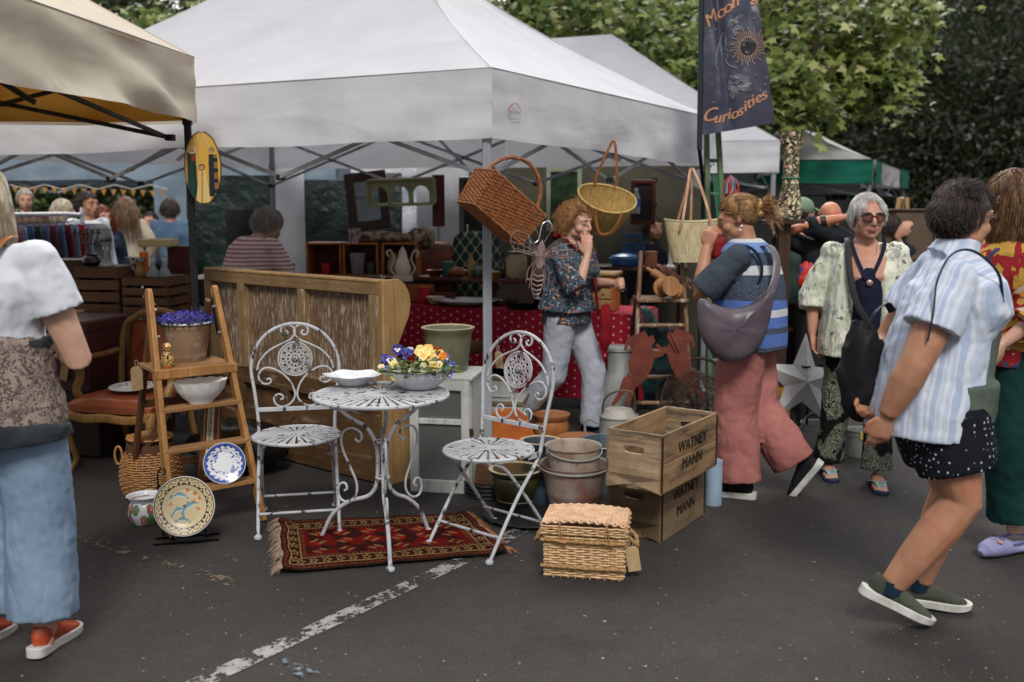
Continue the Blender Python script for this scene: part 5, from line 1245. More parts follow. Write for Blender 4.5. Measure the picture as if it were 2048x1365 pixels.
def face_bits(root,M,iris=S(70,90,110),lip=S(168,96,88),brow=None,k=1.0):
 for s_ in(-1,1):
  f=MB();f.ell(Vector((s_*.031,-.0795,.002))*k,tuple(x*k for x in(.0125,.0115,.0062)),None,14,10,0,M);eb=f.build('eye',mat('eye_white',S(206,198,192),rough=.2),root,smooth=180)
  f=MB();f.ell(Vector((s_*.031,-.0885,.0025))*k,tuple(x*k for x in(.0052,.0032,.0052)),None,12,8,0,M);f.build('iris',mat('iris',iris,rough=.1,spec=.8)if False else mat('dark_iris',S(44,40,38),rough=.1,spec=.8),eb,smooth=180)
  f=MB();f.tube([M@(Vector((s_*(.031+.0145*math.cos(a)),-.087+.006*math.cos(a)**2,.002+.0072*math.sin(a)))*k)for a in[math.pi*i/8 for i in range(9)]],.0016*k,5);f.build('lash_line',mat('lash',S(52,36,30)),root)
  if brow:
   f=MB();f.tube([M@(Vector((s_*x,y,z))*k)for x,y,z in((.012,-.096,.022),(.028,-.0965,.028),(.046,-.083,.023))],[(.0035,.002),(.004,.002),(.0015,.001)],6,hint=(0,0,1));f.build('eyebrow',brow,root)
 f=MB();f.tube([M@(Vector((x,-.1035+9*x*x,-.0575+(.001 if abs(x)>.003 else 0)-abs(x)*.1))*k)for x in(-.022,-.012,-.004,0,.004,.012,.022)],[(.001,.001),(.0028,.003),(.0034,.003),(.003,.003),(.0034,.003),(.0028,.003),(.001,.001)],8,hint=(0,0,1))
 f.tube([M@(Vector((x,-.1025+9*x*x,-.0665+abs(x)*.12))*k)for x in(-.02,-.01,0,.01,.02)],[(.001,.001),(.003,.0035),(.0042,.004),(.003,.0035),(.001,.001)],8,hint=(0,0,1));f.build('lips',mat('lip',lip,rough=.4),root)
def hairmat(nm,*cs):
 return mat(nm,cs[0],cs[1],cs[2]if len(cs)>2 else None,sc_=35,rough=.42,spec=.45,st=(1,1,.25),wsc=30,wear=(.5,.62),wst=(1,1,.3))
def hair(root,M,m,n=1200,L=.06,k=1.0,flow=(0,0,-1),grav=.4,lift=.3,curl=0,cf=3,front=.35,low=-.06,seed=1,r=.0016,part=0,target=None,seg=7,jit=.25,side_low=-.02,gather=0,cap=1.02,maxz=9):
 n=int(n*1.7);r*=.68;rnd=random.Random(seed);ce=Vector((0,.018,.035));er=Vector((.077,.098,.086));mb=MB()
 def ok(p):
  if p.y<-.02:return p.z>.075*front/.35+(.05 if abs(p.x)<.03 and part else 0)-(.02 if abs(p.x)>.05 else 0)
  if p.y<.03:return p.z>side_low+(.03-p.y)*.8
  return p.z>low
 vs=[];fs=[];N,Q=40,26
 for i in range(Q+1):
  th=-math.pi/2+math.pi*i/Q
  for j in range(N):
   a=6.283*j/N;vs.append(ce+Vector((er.x*cap*math.cos(th)*math.cos(a),er.y*cap*math.cos(th)*math.sin(a),er.z*cap*math.sin(th))))
 for i in range(Q):
  for j in range(N):
   q=(i*N+j,i*N+(j+1)%N,(i+1)*N+(j+1)%N,(i+1)*N+j)
   if all(ok(vs[x])for x in q):fs.append(q)
 mb.add([v*k for v in vs],fs,0,M)
 cnt=0;flow=Vector(flow);tg=Vector(target)if target else None
 while cnt<n:
  d=Vector((rnd.gauss(0,1),rnd.gauss(0,1),rnd.gauss(0,1))).normalized();p=ce+Vector((d.x*er.x,d.y*er.y,d.z*er.z))
  if not ok(p)or p.z>maxz:continue
  cnt+=1;nn=Vector((d.x/er.x,d.y/er.y,d.z/er.z)).normalized()
  if tg is not None:fl=(tg-p).normalized()
  else:fl=flow+Vector((p.x*6*(1 if part!=2 else .3),0,0))+(Vector((0,-1,0))*part if part and p.z>.06 else Vector())
  v=fl.normalized()*(1-lift)+nn*lift+Vector((rnd.gauss(0,jit),rnd.gauss(0,jit),rnd.gauss(0,jit)))*.5;v.normalize()
  LL=L*rnd.uniform(.7,1.15);st=LL/seg;lay=rnd.uniform(1.0,1.1);pts=[p*1.0];ph=rnd.random()*6.28;u=v.orthogonal().normalized();w_=v.cross(u)
  for s_ in range(seg):
   v=(v+Vector((0,0,-1))*grav*.3+(fl*gather if tg is not None else Vector())).normalized();p=p+v*st
   q=p-ce;e_=math.sqrt((q.x/er.x)**2+(q.y/er.y)**2+(q.z/er.z)**2)
   if e_<lay:p=ce+q*(lay/max(e_,.01))
   if tg is not None and(p-tg).length<.015:break
   b=ph+cf*6.28*(s_+1)/seg;pts.append(p+(u*math.cos(b)+w_*math.sin(b))*curl*min(1,(s_+1)/2))
  if len(pts)>2:mb.tube([M@(x*k)for x in pts],[r*(1.15-.8*i/len(pts))for i in range(len(pts))],4,cap=False)
 return mb.build('hair',m,root,smooth=180)
def headM(c,yaw=0,pitch=0,roll=0):return Matrix.Translation(Vector(c))@Euler((pitch,roll,yaw)).to_matrix().to_4x4()
DJ=dict(hip=(0,0,.90),neck=(0,.01,1.405),head=(0,-.015,1.535),shL=(.165,.01,1.345),elL=(.215,.03,1.08),wrL=(.22,-.05,.85),shR=(-.165,.01,1.345),elR=(-.215,.03,1.08),wrR=(-.22,-.05,.85),hjL=(.088,0,.88),knL=(.095,-.015,.47),anL=(.095,.02,.085),hjR=(-.088,0,.88),knR=(-.095,-.015,.47),anR=(-.095,.02,.085))
TS=((-.13,.075,.07),(-.06,.15,.12),(.05,.168,.125),(.25,.148,.108),(.42,.142,.108),(.62,.158,.122),(.78,.158,.110),(.88,.115,.080),(.95,.066,.060),(1.0,.056,.054))
def spine(J,t):return Vector(J['hip']).lerp(Vector(J['neck']),t)
def torso(mb,J,bx=1,by=1,off=0,t0=-.13,t1=1.0,flare=0,bust=0,hem=None,belly=0):
 pts=[];rr=[]
 for t,rx,ry in TS:
  if t<t0-.001 or t>t1+.001:continue
  p=spine(J,t);e=math.exp(-((t-.66)/.14)**2)*bust;b2=math.exp(-((t-.22)/.2)**2)*belly
  pts.append(p+Vector((0,-(e+b2)*.5,0)));rr.append((rx*bx+off+flare*max(0,.5-t),ry*by+off+flare*max(0,.5-t)*.8+(e+b2)*.5))
 if hem:pts.insert(0,Vector(hem[0]));rr.insert(0,hem[1])
 mb.tube(pts,rr,24,hint=(0,1,0))
 mb.ell(pts[-1],(rr[-1][0],rr[-1][1],.012))
def limb3(mb,a,b,c,r,n=12,ext=0):
 a,b,c=Vector(a),Vector(b),Vector(c);pts=[a,a.lerp(b,.35),a.lerp(b,.75),b,b.lerp(c,.3),b.lerp(c,.7),c]
 mb.tube(pts,r,n);mb.ell(a,(r[0],)*3,None,12,8)
def mk_person(label,loc,rz,J,sk=SK_F,bx=1,by=1,vox=.0075,hands=(None,None),bust=.03,belly=0,arms=1,legs=1,hy=0,hp=0,hroll=0,hk=1.0,nose=1,jaw=1,face=True,group=None,feet=False,hd=1):
 JJ=dict(DJ);JJ.update(J or{});J=JJ
 t=thing('person',label,'person',loc,rz,group);mb=MB()
 torso(mb,J,bx,by,0,bust=bust,belly=belly)
 nk,hc=Vector(J['neck']),Vector(J['head']);mb.tube([nk+Vector((0,.0,-.05)),nk,nk.lerp(hc,.5)+Vector((0,.012,0)),hc+Vector((0,.02,-.03))],[.075,.058,.052,.052],14)
 for s_ in 'LR':
  sh,el,wr=J['sh'+s_],J['el'+s_],J['wr'+s_]
  mb.tube([spine(J,.82),Vector(sh)-Vector((0,0,.02))],[(.05,.05),(.04,.04)],12,hint=(0,0,1))
  limb3(mb,Vector(sh)-Vector((0,0,.016)),el,wr,[x*arms for x in(.040,.048,.042,.038,.040,.032,.0235)])
  if legs:limb3(mb,J['hj'+s_],J['kn'+s_],J['an'+s_],[x*legs for x in(.09,.086,.064,.054,.056,.046,.035)])
  h=hands[0 if s_=='L' else 1]
  if h is not False:
   h=h or{};d=Vector(h.get('d',Vector(wr)-Vector(el)));n_=h.get('n',(-1 if s_=='L' else 1,-.2,0))
   hand(mb,wr,d,n_,h.get('curl',.35),h.get('side',1 if s_=='L' else-1),h.get('k',1),h.get('spread',.08),h.get('thumb',.6),h.get('curls'))
  if feet:
   a=Vector(J['an'+s_]);fd=Vector(h.get('fd',(0,-1,0))if h else(0,-1,0));mb.tube([a+Vector((0,.03,-.045)),a+Vector((0,-.04,-.045)),a+Vector((0,-.11,-.062)),a+Vector((0,-.16,-.068))],[(.032,.03),(.036,.034),(.043,.02),(.034,.012)],12)
   for q in range(5):mb.ell(a+Vector(((q-2)*.0165*(1 if s_=='L' else 1),-.175+.008*abs(q-(1 if s_=='R' else 3)),-.070)),(.009 if q!=(3 if s_=='R' else 1)else .012,.018,.009),None,8,6)
 M=headM(hc,hy,hp,hroll);headmesh(mb,M,hk,jaw,nose)
 blend(mb,'body',sk,t,vox,2,sf=.4)
 if face:face_bits(t,M,brow=face if not isinstance(face,bool)else None,k=hk)
 return t,J,M
def top(t,J,m,bx=1,by=1,off=.014,t0=-.06,t1=.91,flare=0,bust=.03,hem=None,sleeve=(1,.3),sr=(.072,.07,.066,.06),vox=.010,folds=((.012,.12),(.006,.04)),name='top',belly=0,extra=None,smooth=3,arms=1):
 mb=MB();torso(mb,J,bx,by,off,t0,t1,flare,bust,hem,belly)
 for s_ in 'LR':
  sh,el,wr=(Vector(J[q+s_])for q in('sh','el','wr'))
  if sleeve is None:
   continue
  mb.tube([spine(J,.84),sh],[(.06,.055),(sr[0]*.8,sr[0]*.8)],14,hint=(0,0,1));mb.ell(sh-Vector((0,0,.004)),(sr[0]*.92,)*3)
  a,b=sleeve;pts=[sh,sh.lerp(el,.5*a),sh.lerp(el,a)];rr=[sr[0]*.85,sr[1],sr[2]]
  if b>0:pts.append(el.lerp(wr,b));rr.append(sr[3])
  mb.tube(pts,rr,16)
 if extra:extra(mb)
 return blend(mb,name,m,t,vox,smooth,folds)
def trousers(t,J,m,bx=1,by=1,r=(.115,.10,.09,.085),hemz=None,vox=.011,folds=((.016,.13),(.008,.05)),name='trousers',cut=(1,1),t1=.16):
 mb=MB();torso(mb,J,bx,by,.012,-.13,.26)
 for i,s_ in enumerate('LR'):
  hj,kn,an=(Vector(J[q+s_])for q in('hj','kn','an'));e=kn.lerp(an,cut[i])
  mb.ell(hj,(r[0],)*3);mb.tube([hj,hj.lerp(kn,.5),kn,kn.lerp(e,.5),e],[r[0],(r[0]+r[1])/2,r[1],r[2],(r[3],r[3])],18)
 return blend(mb,name,m,t,vox,3,folds)
def fabric(nm,c,c2=None,**kw):return mat(nm,c,c2,rough=kw.pop('rough',.85),spec=.15,bump=kw.pop('bump',.35),bsc=kw.pop('bsc',240),bd=.002,sc_=kw.pop('sc_',6),fold=kw.pop('fold',(7,.55,.035)),**kw)
def shoe(t,an,yaw,pitch,m,ms,L=.255,W_=.092,name='shoe',high=0,lace=None):
 """trainer: sole with its own part, upper, tongue and laces ; toe along local -y"""
 M=Matrix.Translation(Vector(an))@Euler((pitch,0,yaw)).to_matrix().to_4x4()@Matrix.Translation((0,.055,-.085))
 f=MB();f.tube([M@V(0,y-L*.0,z)for y,z in((.022,.05),(0,.055),(-.05,.058),(-.10,.052),(-.15,.042),(-.19,.034),(-.225,.028),(-.243,.022))],[(.012,.02),(.033,.038),(.037,.040),(.038,.036),(.042,.028),(.045,.023),(.038,.018),(.015,.008)],16,hint=(0,0,1))
 f.tube([M@V(0,-.02,.06),M@V(0,-.03,.09+high)],[(.036,.046),(.037,.047)],16,hint=(0,1,0));u=blend(f,name,m,t,.006,3)
 f=MB();out=[(-.028,.03),(-.034,-.02),(-.033,-.08),(-.042,-.14),(-.047,-.19),(-.036,-.232),(-.01,-.252),(.014,-.252),(.036,-.235),(.045,-.19),(.042,-.14),(.035,-.08),(.036,-.02),(.03,.03),(.0,.042)]
 o3=cr([V(x,y,0)for x,y in out],4,True);n=len(o3);z1=.033
 vs=[M@V(p.x*1.02,p.y*1.02,0+.010*max(0,(-p.y-.17)/.08)**2)for p in o3]+[M@V(p.x*1.06,p.y*1.03,z1+.006*max(0,(p.y+.02)/.06))for p in o3]
 f.add(vs,[list(range(n))[::-1],[n+i for i in range(n)]]+[(i,(i+1)%n,n+(i+1)%n,n+i)for i in range(n)]);f.build('sole',ms,u,smooth=50,bev=.004)
 if lace:
  f=MB()
  for i in range(5):
   y=-.06-.022*i;z=.098-.011*i;f.tube([M@V(-.022,y,z-.008),M@V(0,y-.01,z+.001),M@V(.022,y,z-.008)],.0028,5);
  for s_ in(-1,1):f.tube([M@p for p in(V(0,-.05,.098),V(s_*.022,-.045,.112),V(s_*.036,-.06,.098),V(s_*.016,-.058,.097))],.0022,5)
  f.build('laces',lace,u)
 return u
def strap(parent,pts,w_,m,name='strap',hint=(0,0,1),th=.0035):
 f=MB();f.tube(cr([V(*p)for p in pts],6),w_/2,8,flat=(1,th*2/w_),hint=hint);return f.build(name,m,parent)
def glasses(parent,M,m,ml,k=1,w_=.0265,h=.017,y=-.108):
 g_=MB();fr=[]
 for s_ in(-1,1):
  pts=[M@(V(s_*(.031+w_*math.copysign(abs(math.cos(a))**.7,math.cos(a))),y+12*(w_*math.cos(a)*.5)**2+(.012 if math.cos(a)>.5 else 0),.0+h*math.copysign(abs(math.sin(a))**.7,math.sin(a))+.003*math.cos(a))*k)for a in[6.283*i/20 for i in range(20)]]
  g_.tube(pts,.0022,6,True)
  g_.tube([M@(V(s_*(.056),y+.016,.006)*k),M@(V(s_*.077,-.06,.008)*k),M@(V(s_*.083,.01,.006)*k)],.0022,6);fr.append(pts)
 g_.tube([M@(V(-.006,y,.004)*k),M@(V(0,y-.003,.006)*k),M@(V(.006,y,.004)*k)],.0022,6)
 go=g_.build('glasses',m,parent)
 if ml:
  for pts in fr:f=MB();f.add(pts,[list(range(20))]);f.build('lens',ml,go,smooth=0)
 return go
 # ---- pattern fabrics -------------------------------------------------
def pat_bands(nm,stops,z0,z1,wav=.012):
 b=NB(nm);z=b.math('ADD',b.sep()[2],b.math('MULTIPLY',b.math('SUBTRACT',b.noise(3,2),.5),wav));f=b.math('DIVIDE',b.math('SUBTRACT',z,z0),z1-z0)
 col=b.cramp(f,stops);col=b.mix(b.math('MULTIPLY',b.ramp(b.noise(180,2),.35,.65),.35),col,b.mix(.5,col,S(200,205,215)))
 b.bump(b.noise(150,3),.8,.004);b.folds();return b.fin(col,.95,0,.08)
def pat_stripes(nm,c,c2,freq,axis=2,duty=0,c3=None):
 b=NB(nm);s_=b.sep();x=s_[axis]if isinstance(axis,int)else b.math('ADD',b.math('MULTIPLY',s_[0],axis[0]),b.math('MULTIPLY',s_[1],axis[1]))
 x=b.math('ADD',x,b.math('MULTIPLY',b.noise(5,2),.012));w_=b.math('SINE',b.math('MULTIPLY',x,freq));col=b.mix(b.ramp(w_,duty-.15,duty+.15),c,c2)
 if c3:col=b.mix(b.ramp(b.math('SINE',b.math('MULTIPLY',x,freq*.37)),.5,.7),col,c3)
 b.bump(b.noise(280,2),.4,.002);b.folds();return b.fin(col,.88,0,.12)
def pat_floral(nm,base,cols,sc_=40,thr=.42):
 b=NB(nm);co=b.mix(.12,b.co(),b.noise(9,3,out=1));vn=b.new('ShaderNodeTexVoronoi',feature='F1');b.put(vn.inputs['Vector'],co);vn.inputs['Scale'].default_value=sc_
 col=base;q=b.sep(vn.outputs[1])
 pick=b.cramp(q[0],[(i/len(cols),c)for i,c in enumerate(cols)]);col=b.mix(b.math('LESS_THAN',vn.outputs[0],thr),base,pick)
 ln=b.noise(sc_*.9,3,.5,dist=2.5);band=b.math('MULTIPLY',b.math('GREATER_THAN',ln,.485),b.math('LESS_THAN',ln,.525));col=b.mix(band,col,cols[0])
 b.bump(b.noise(300,2),.3,.002);b.folds();return b.fin(col,.85,0,.15)
def pat_dots(nm,base,c,sc_=70,thr=.22,st=(1,1,.7),rnd_=.55):
 b=NB(nm);v=b.vor(sc_,co=b.co(st),rnd=rnd_);col=b.mix(b.math('LESS_THAN',v,thr),base,c);b.bump(b.noise(240,2),.3,.002);b.folds();return b.fin(col,.85,0,.15)
H_GREY=hairmat('grey_hair',S(206,202,198),S(172,167,162),S(228,226,224));H_SILV=hairmat('silver_hair',S(184,176,164),S(150,142,130),S(212,206,196));H_BLND=hairmat('ash_blonde_hair',S(196,184,162),S(150,134,108),S(222,214,198))
H_GING=hairmat('ginger_hair',S(178,130,80),S(138,94,54),S(206,164,112));H_TAWN=hairmat('tawny_hair',S(148,108,66),S(104,72,44),S(186,146,94));H_DARK=hairmat('dark_brown_hair',S(52,38,32),S(34,25,22),S(74,56,46));H_BRWN=hairmat('long_brown_hair',S(110,80,52),S(72,50,34),S(142,108,72))
# ================= P1 : back view at the left edge
def p_left():
 t,J,M=mk_person('woman in white t-shirt and jeans seen from behind at the left edge',V(-1.80,3.42,0),R(176),dict(elL=(.27,-.02,1.06),wrL=(.25,-.20,.94),elR=(-.285,-.03,1.05),wrR=(-.10,-.27,1.06),neck=(0,.02,1.47),head=(0,0,1.60),shL=(.18,.02,1.40),shR=(-.185,.02,1.40),hip=(0,0,.93)),SK_F,1.12,1.2,arms=1.22,legs=0,bust=.03,face=False)
 top(t,J,fabric('white_jersey',S(208,211,218),S(194,198,206)),1.14,1.2,.02,.1,.95,0,.04,None,(.52,0),(.085,.088,.094,0),name='t_shirt',folds=((.02,.16),(.008,.05)))
 b=NB('leopard_fleece');v=b.vor(38,co=b.mix(.2,b.co(),b.noise(14,2,out=1)));rg=b.math('MULTIPLY',b.math('GREATER_THAN',v,.28),b.math('LESS_THAN',v,.52));col=b.mix(rg,S(150,134,124),S(92,80,76));col=b.mix(b.ramp(b.noise(6,3),.5,.7),col,S(120,108,104));b.bump(b.noise(120,3),.8,.006);leo=b.fin(col,.98,0,.05)
 mb=MB();mb.tube([(0,.01,.82),(0,.015,.92),(0,.02,1.02),(0,.01,1.10),(0,.0,1.13)],[(.245,.20),(.235,.19),(.215,.175),(.205,.165),(.19,.15)],28,hint=(0,1,0));blend(mb,'tied_jacket',leo,t,.011,3,((.035,.12),(.015,.05)))
 mb=MB();mb.tube([(0,.02,.775),(0,.02,.80),(0,.015,.835)],[(.262,.213),(.262,.213),(.252,.205)],28,hint=(0,1,0));mb.tube([(0,.0,1.10),(0,0,1.135)],[(.212,.17),(.20,.158)],28,hint=(0,1,0));blend(mb,'jacket_lining',fabric('charcoal_lining',S(54,58,62),S(42,45,50)),t,.010,3,((.035,.12),))
 JT=dict(J);JT.update(hjL=(.1,0,.88),hjR=(-.1,0,.88),knL=(.12,-.01,.5),knR=(-.125,.0,.5),anL=(.12,.03,.135),anR=(-.135,.04,.135))
 b=NB('pale_denim');col=b.mix(b.ramp(b.noise(3.5,4,.6),.35,.7),S(116,137,160),S(90,112,138));col=b.mix(b.math('MULTIPLY',b.noise(1,2,co=b.co((300,300,40))),.35),col,S(168,186,204));b.bump(b.noise(1,2,co=b.co((400,400,120))),.3,.002);b.folds(6,.7,.04);DEN=b.fin(col,.9,0,.1)
 trousers(t,JT,DEN,1.2,1.25,(.128,.124,.124,.126),name='jeans',folds=((.03,.2),(.012,.06)))
 for s_,an in((-1,(-.135,.02,.10)),(1,(.12,.02,.10))):
  mb=MB();a=V(*an);mb.tube([a+V(0,.01,.06),a+V(0,.012,-.03)],[.042,.04],14);mb.ell(a+V(0,.03,-.055),(.04,.035,.04));u=blend(mb,'heel',SK_R,t,.007,2)
  shoe(t,V(*an)+V(0,.0,-.012),0,R(4),mat('orange_patent',S(176,74,44),S(150,56,34),sc_=14,rough=.25,spec=.6),mat('pearl_sole',S(206,200,196),rough=.4),name='shoe')
 hair(t,M,H_BLND,2300,.17,flow=(0,.0,-1),grav=1.2,lift=.12,front=.35,low=-.07,side_low=-.03,jit=.1,seed=3,r=.0019,seg=9)
 strap(t,[(-.09,-.02,1.475),(-.10,.06,1.47),(-.06,.135,1.38),(.03,.155,1.26),(.12,.16,1.14),(.20,.10,1.03)],.034,mat('tan_strap',S(172,112,62),S(150,92,48),rough=.45),hint=(0,0,1))
p_left()
# ================= P6 : foreground right, walking right
def p_right():
 t,J,M=mk_person('short haired woman in glasses, pale blue striped shirt and spotted shorts',W(1872,860,3.66)*1,R(84),dict(hip=(0,0,.88),neck=(0,-.045,1.42),head=(0,-.055,1.535),shL=(.175,-.02,1.34),shR=(-.175,.02,1.33),elR=(-.235,.15,1.03),wrR=(-.20,.225,.84),elL=(.23,.12,1.05),wrL=(.02,.24,.86),hjL=(.09,.0,.86),hjR=(-.09,.01,.86),knR=(-.095,-.085,.50),anR=(-.09,.145,.165),knL=(.085,-.105,.49),anL=(.10,-.01,.11)),SK_T,1.18,1.2,arms=1.5,legs=1.35,bust=.05,belly=.02,hy=R(30),hp=R(4),face=MC['dark_brown_hair'],hands=(dict(curl=.8),dict(d=(.15,.25,-1),n=(1,-.1,0),curl=.45,spread=.08,curls=(.3,.4,.5,.6))),hk=1.05,jaw=1.15)
 t.location.z=0;t.location.x=W(1868,860,3.66).x
 sh=pat_stripes('blue_striped_cotton',S(190,200,218),S(208,214,226),300,(1,.8),0.1,S(172,186,210))
 def extra(mb):
  mb.tube([(0,.05,.74),(0,.045,.84),(0,.02,1.0),(0,-.01,1.15),(0,-.03,1.28)],[(.236,.212),(.236,.206),(.216,.192),(.198,.172),(.185,.148)],28,hint=(0,1,0))
  mb.tube([(0,-.02,1.385),(0,-.045,1.44),(0,-.045,1.465)],[(.125,.095),(.076,.08),(.078,.082)],24,hint=(0,1,0))
 top(t,J,sh,1.18,1.2,.020,.05,.97,0,.06,None,(.60,0),(.09,.10,.108,0),name='shirt',extra=extra,folds=((.022,.14),(.010,.05)))
 mb=MB();mb.tube([(.03,-.13,.84),(.03,-.15,1.0),(.02,-.165,1.15),(.01,-.165,1.26),(0,-.10,1.36)],[(.135,.06),(.13,.05),(.13,.05),(.12,.045),(.08,.03)],24,hint=(0,1,0))
 mb.tube([(0,-.02,.76),(0,-.035,.84),(0,-.04,.95)],[(.198,.172),(.203,.176),(.203,.175)],24,hint=(0,1,0));blend(mb,'vest',fabric('grey_green_jersey',S(92,102,92),S(78,88,80)),t,.010,3,((.014,.12),))
 mb=MB()
 for s_ in(-1,1):mb.tube([(s_*.08,-.01,.85),(s_*.088,-.04,.70),(s_*.095,-.062,.615)],[(.135,.158),(.132,.155),(.122,.142)],24,hint=(0,1,0))
 mb.tube([(0,0,.80),(0,0,.92)],[(.19,.18),(.18,.17)],20,hint=(0,1,0));blend(mb,'shorts',pat_dots('spotted_cotton',S(26,28,36),S(200,202,206),62,.2),t,.009,3,((.014,.1),(.006,.04)))
 ol=fabric('olive_knit',S(78,80,70),S(62,64,56),bsc=500,bump=.6);ws=mat('white_rubber',S(206,206,200),S(180,180,172),sc_=20,rough=.6);lc=mat('dark_lace',S(44,46,42))
 mb=MB();
 for a in(V(*J['anR']),V(*J['anL'])):mb.tube([a+V(0,.0,.0),a+V(0,.012,-.03)],[.043,.045],14)
 for a,yw,pt,so in((V(*J['anR']),0,R(24),(0,0,0)),(V(*J['anL']),R(-4),R(3),(0,0,0))):
  f=MB();f.tube([a+V(0,.004,.02),a+V(0,.010,-.03)],[.046,.046],14);f.build('sock',fabric('navy_sock',S(26,48,66)),t)
  shoe(t,a+V(0,.0,.004 if pt>.1 else-.012),yw,pt,ol,ws,L=.27,name='trainer',lace=lc)
 hair(t,M,H_DARK,3400,.036,1.05,flow=(0,.5,-.7),grav=.2,lift=.06,front=.33,low=-.085,side_low=-.035,jit=.1,curl=.0005,seed=6,r=.0018,part=.5)
 hair(t,M,H_DARK,500,.035,1.05,flow=(0,-1,.1),grav=.1,lift=.25,front=.36,low=.06,side_low=.07,jit=.4,curl=.005,seed=16,r=.0018)
 glasses(t,M,mat('black_frame',S(26,24,26),rough=.25),mat('clear_lens',S(200,205,210),rough=.05,trans=0)if False else None,1.05)
 strap(t,[(-.15,-.16,1.24),(-.195,-.12,1.35),(-.21,-.03,1.425),(-.235,.05,1.415),(-.275,.105,1.33),(-.30,.12,1.22),(-.29,.13,1.12)],.012,MC['charcoal_lining']if False else mat('navy_cord',S(36,44,66)),'bag_cord')
 B_=t.matrix_basis
 bag=bag_blob('cloth_bag','slack black cloth backpack hanging behind the striped shirt woman',V(*W(1722,845,3.72)),(.105,.07,.185),fabric('black_nylon',S(30,31,34),S(22,22,25),rough=.5),5,rz=R(20))
 strap(bag,[(.0,0,.34),(.03,-.01,.42),(.09,.0,.45),(.12,.0,.42)],.03,MC['black_nylon'])
p_right()
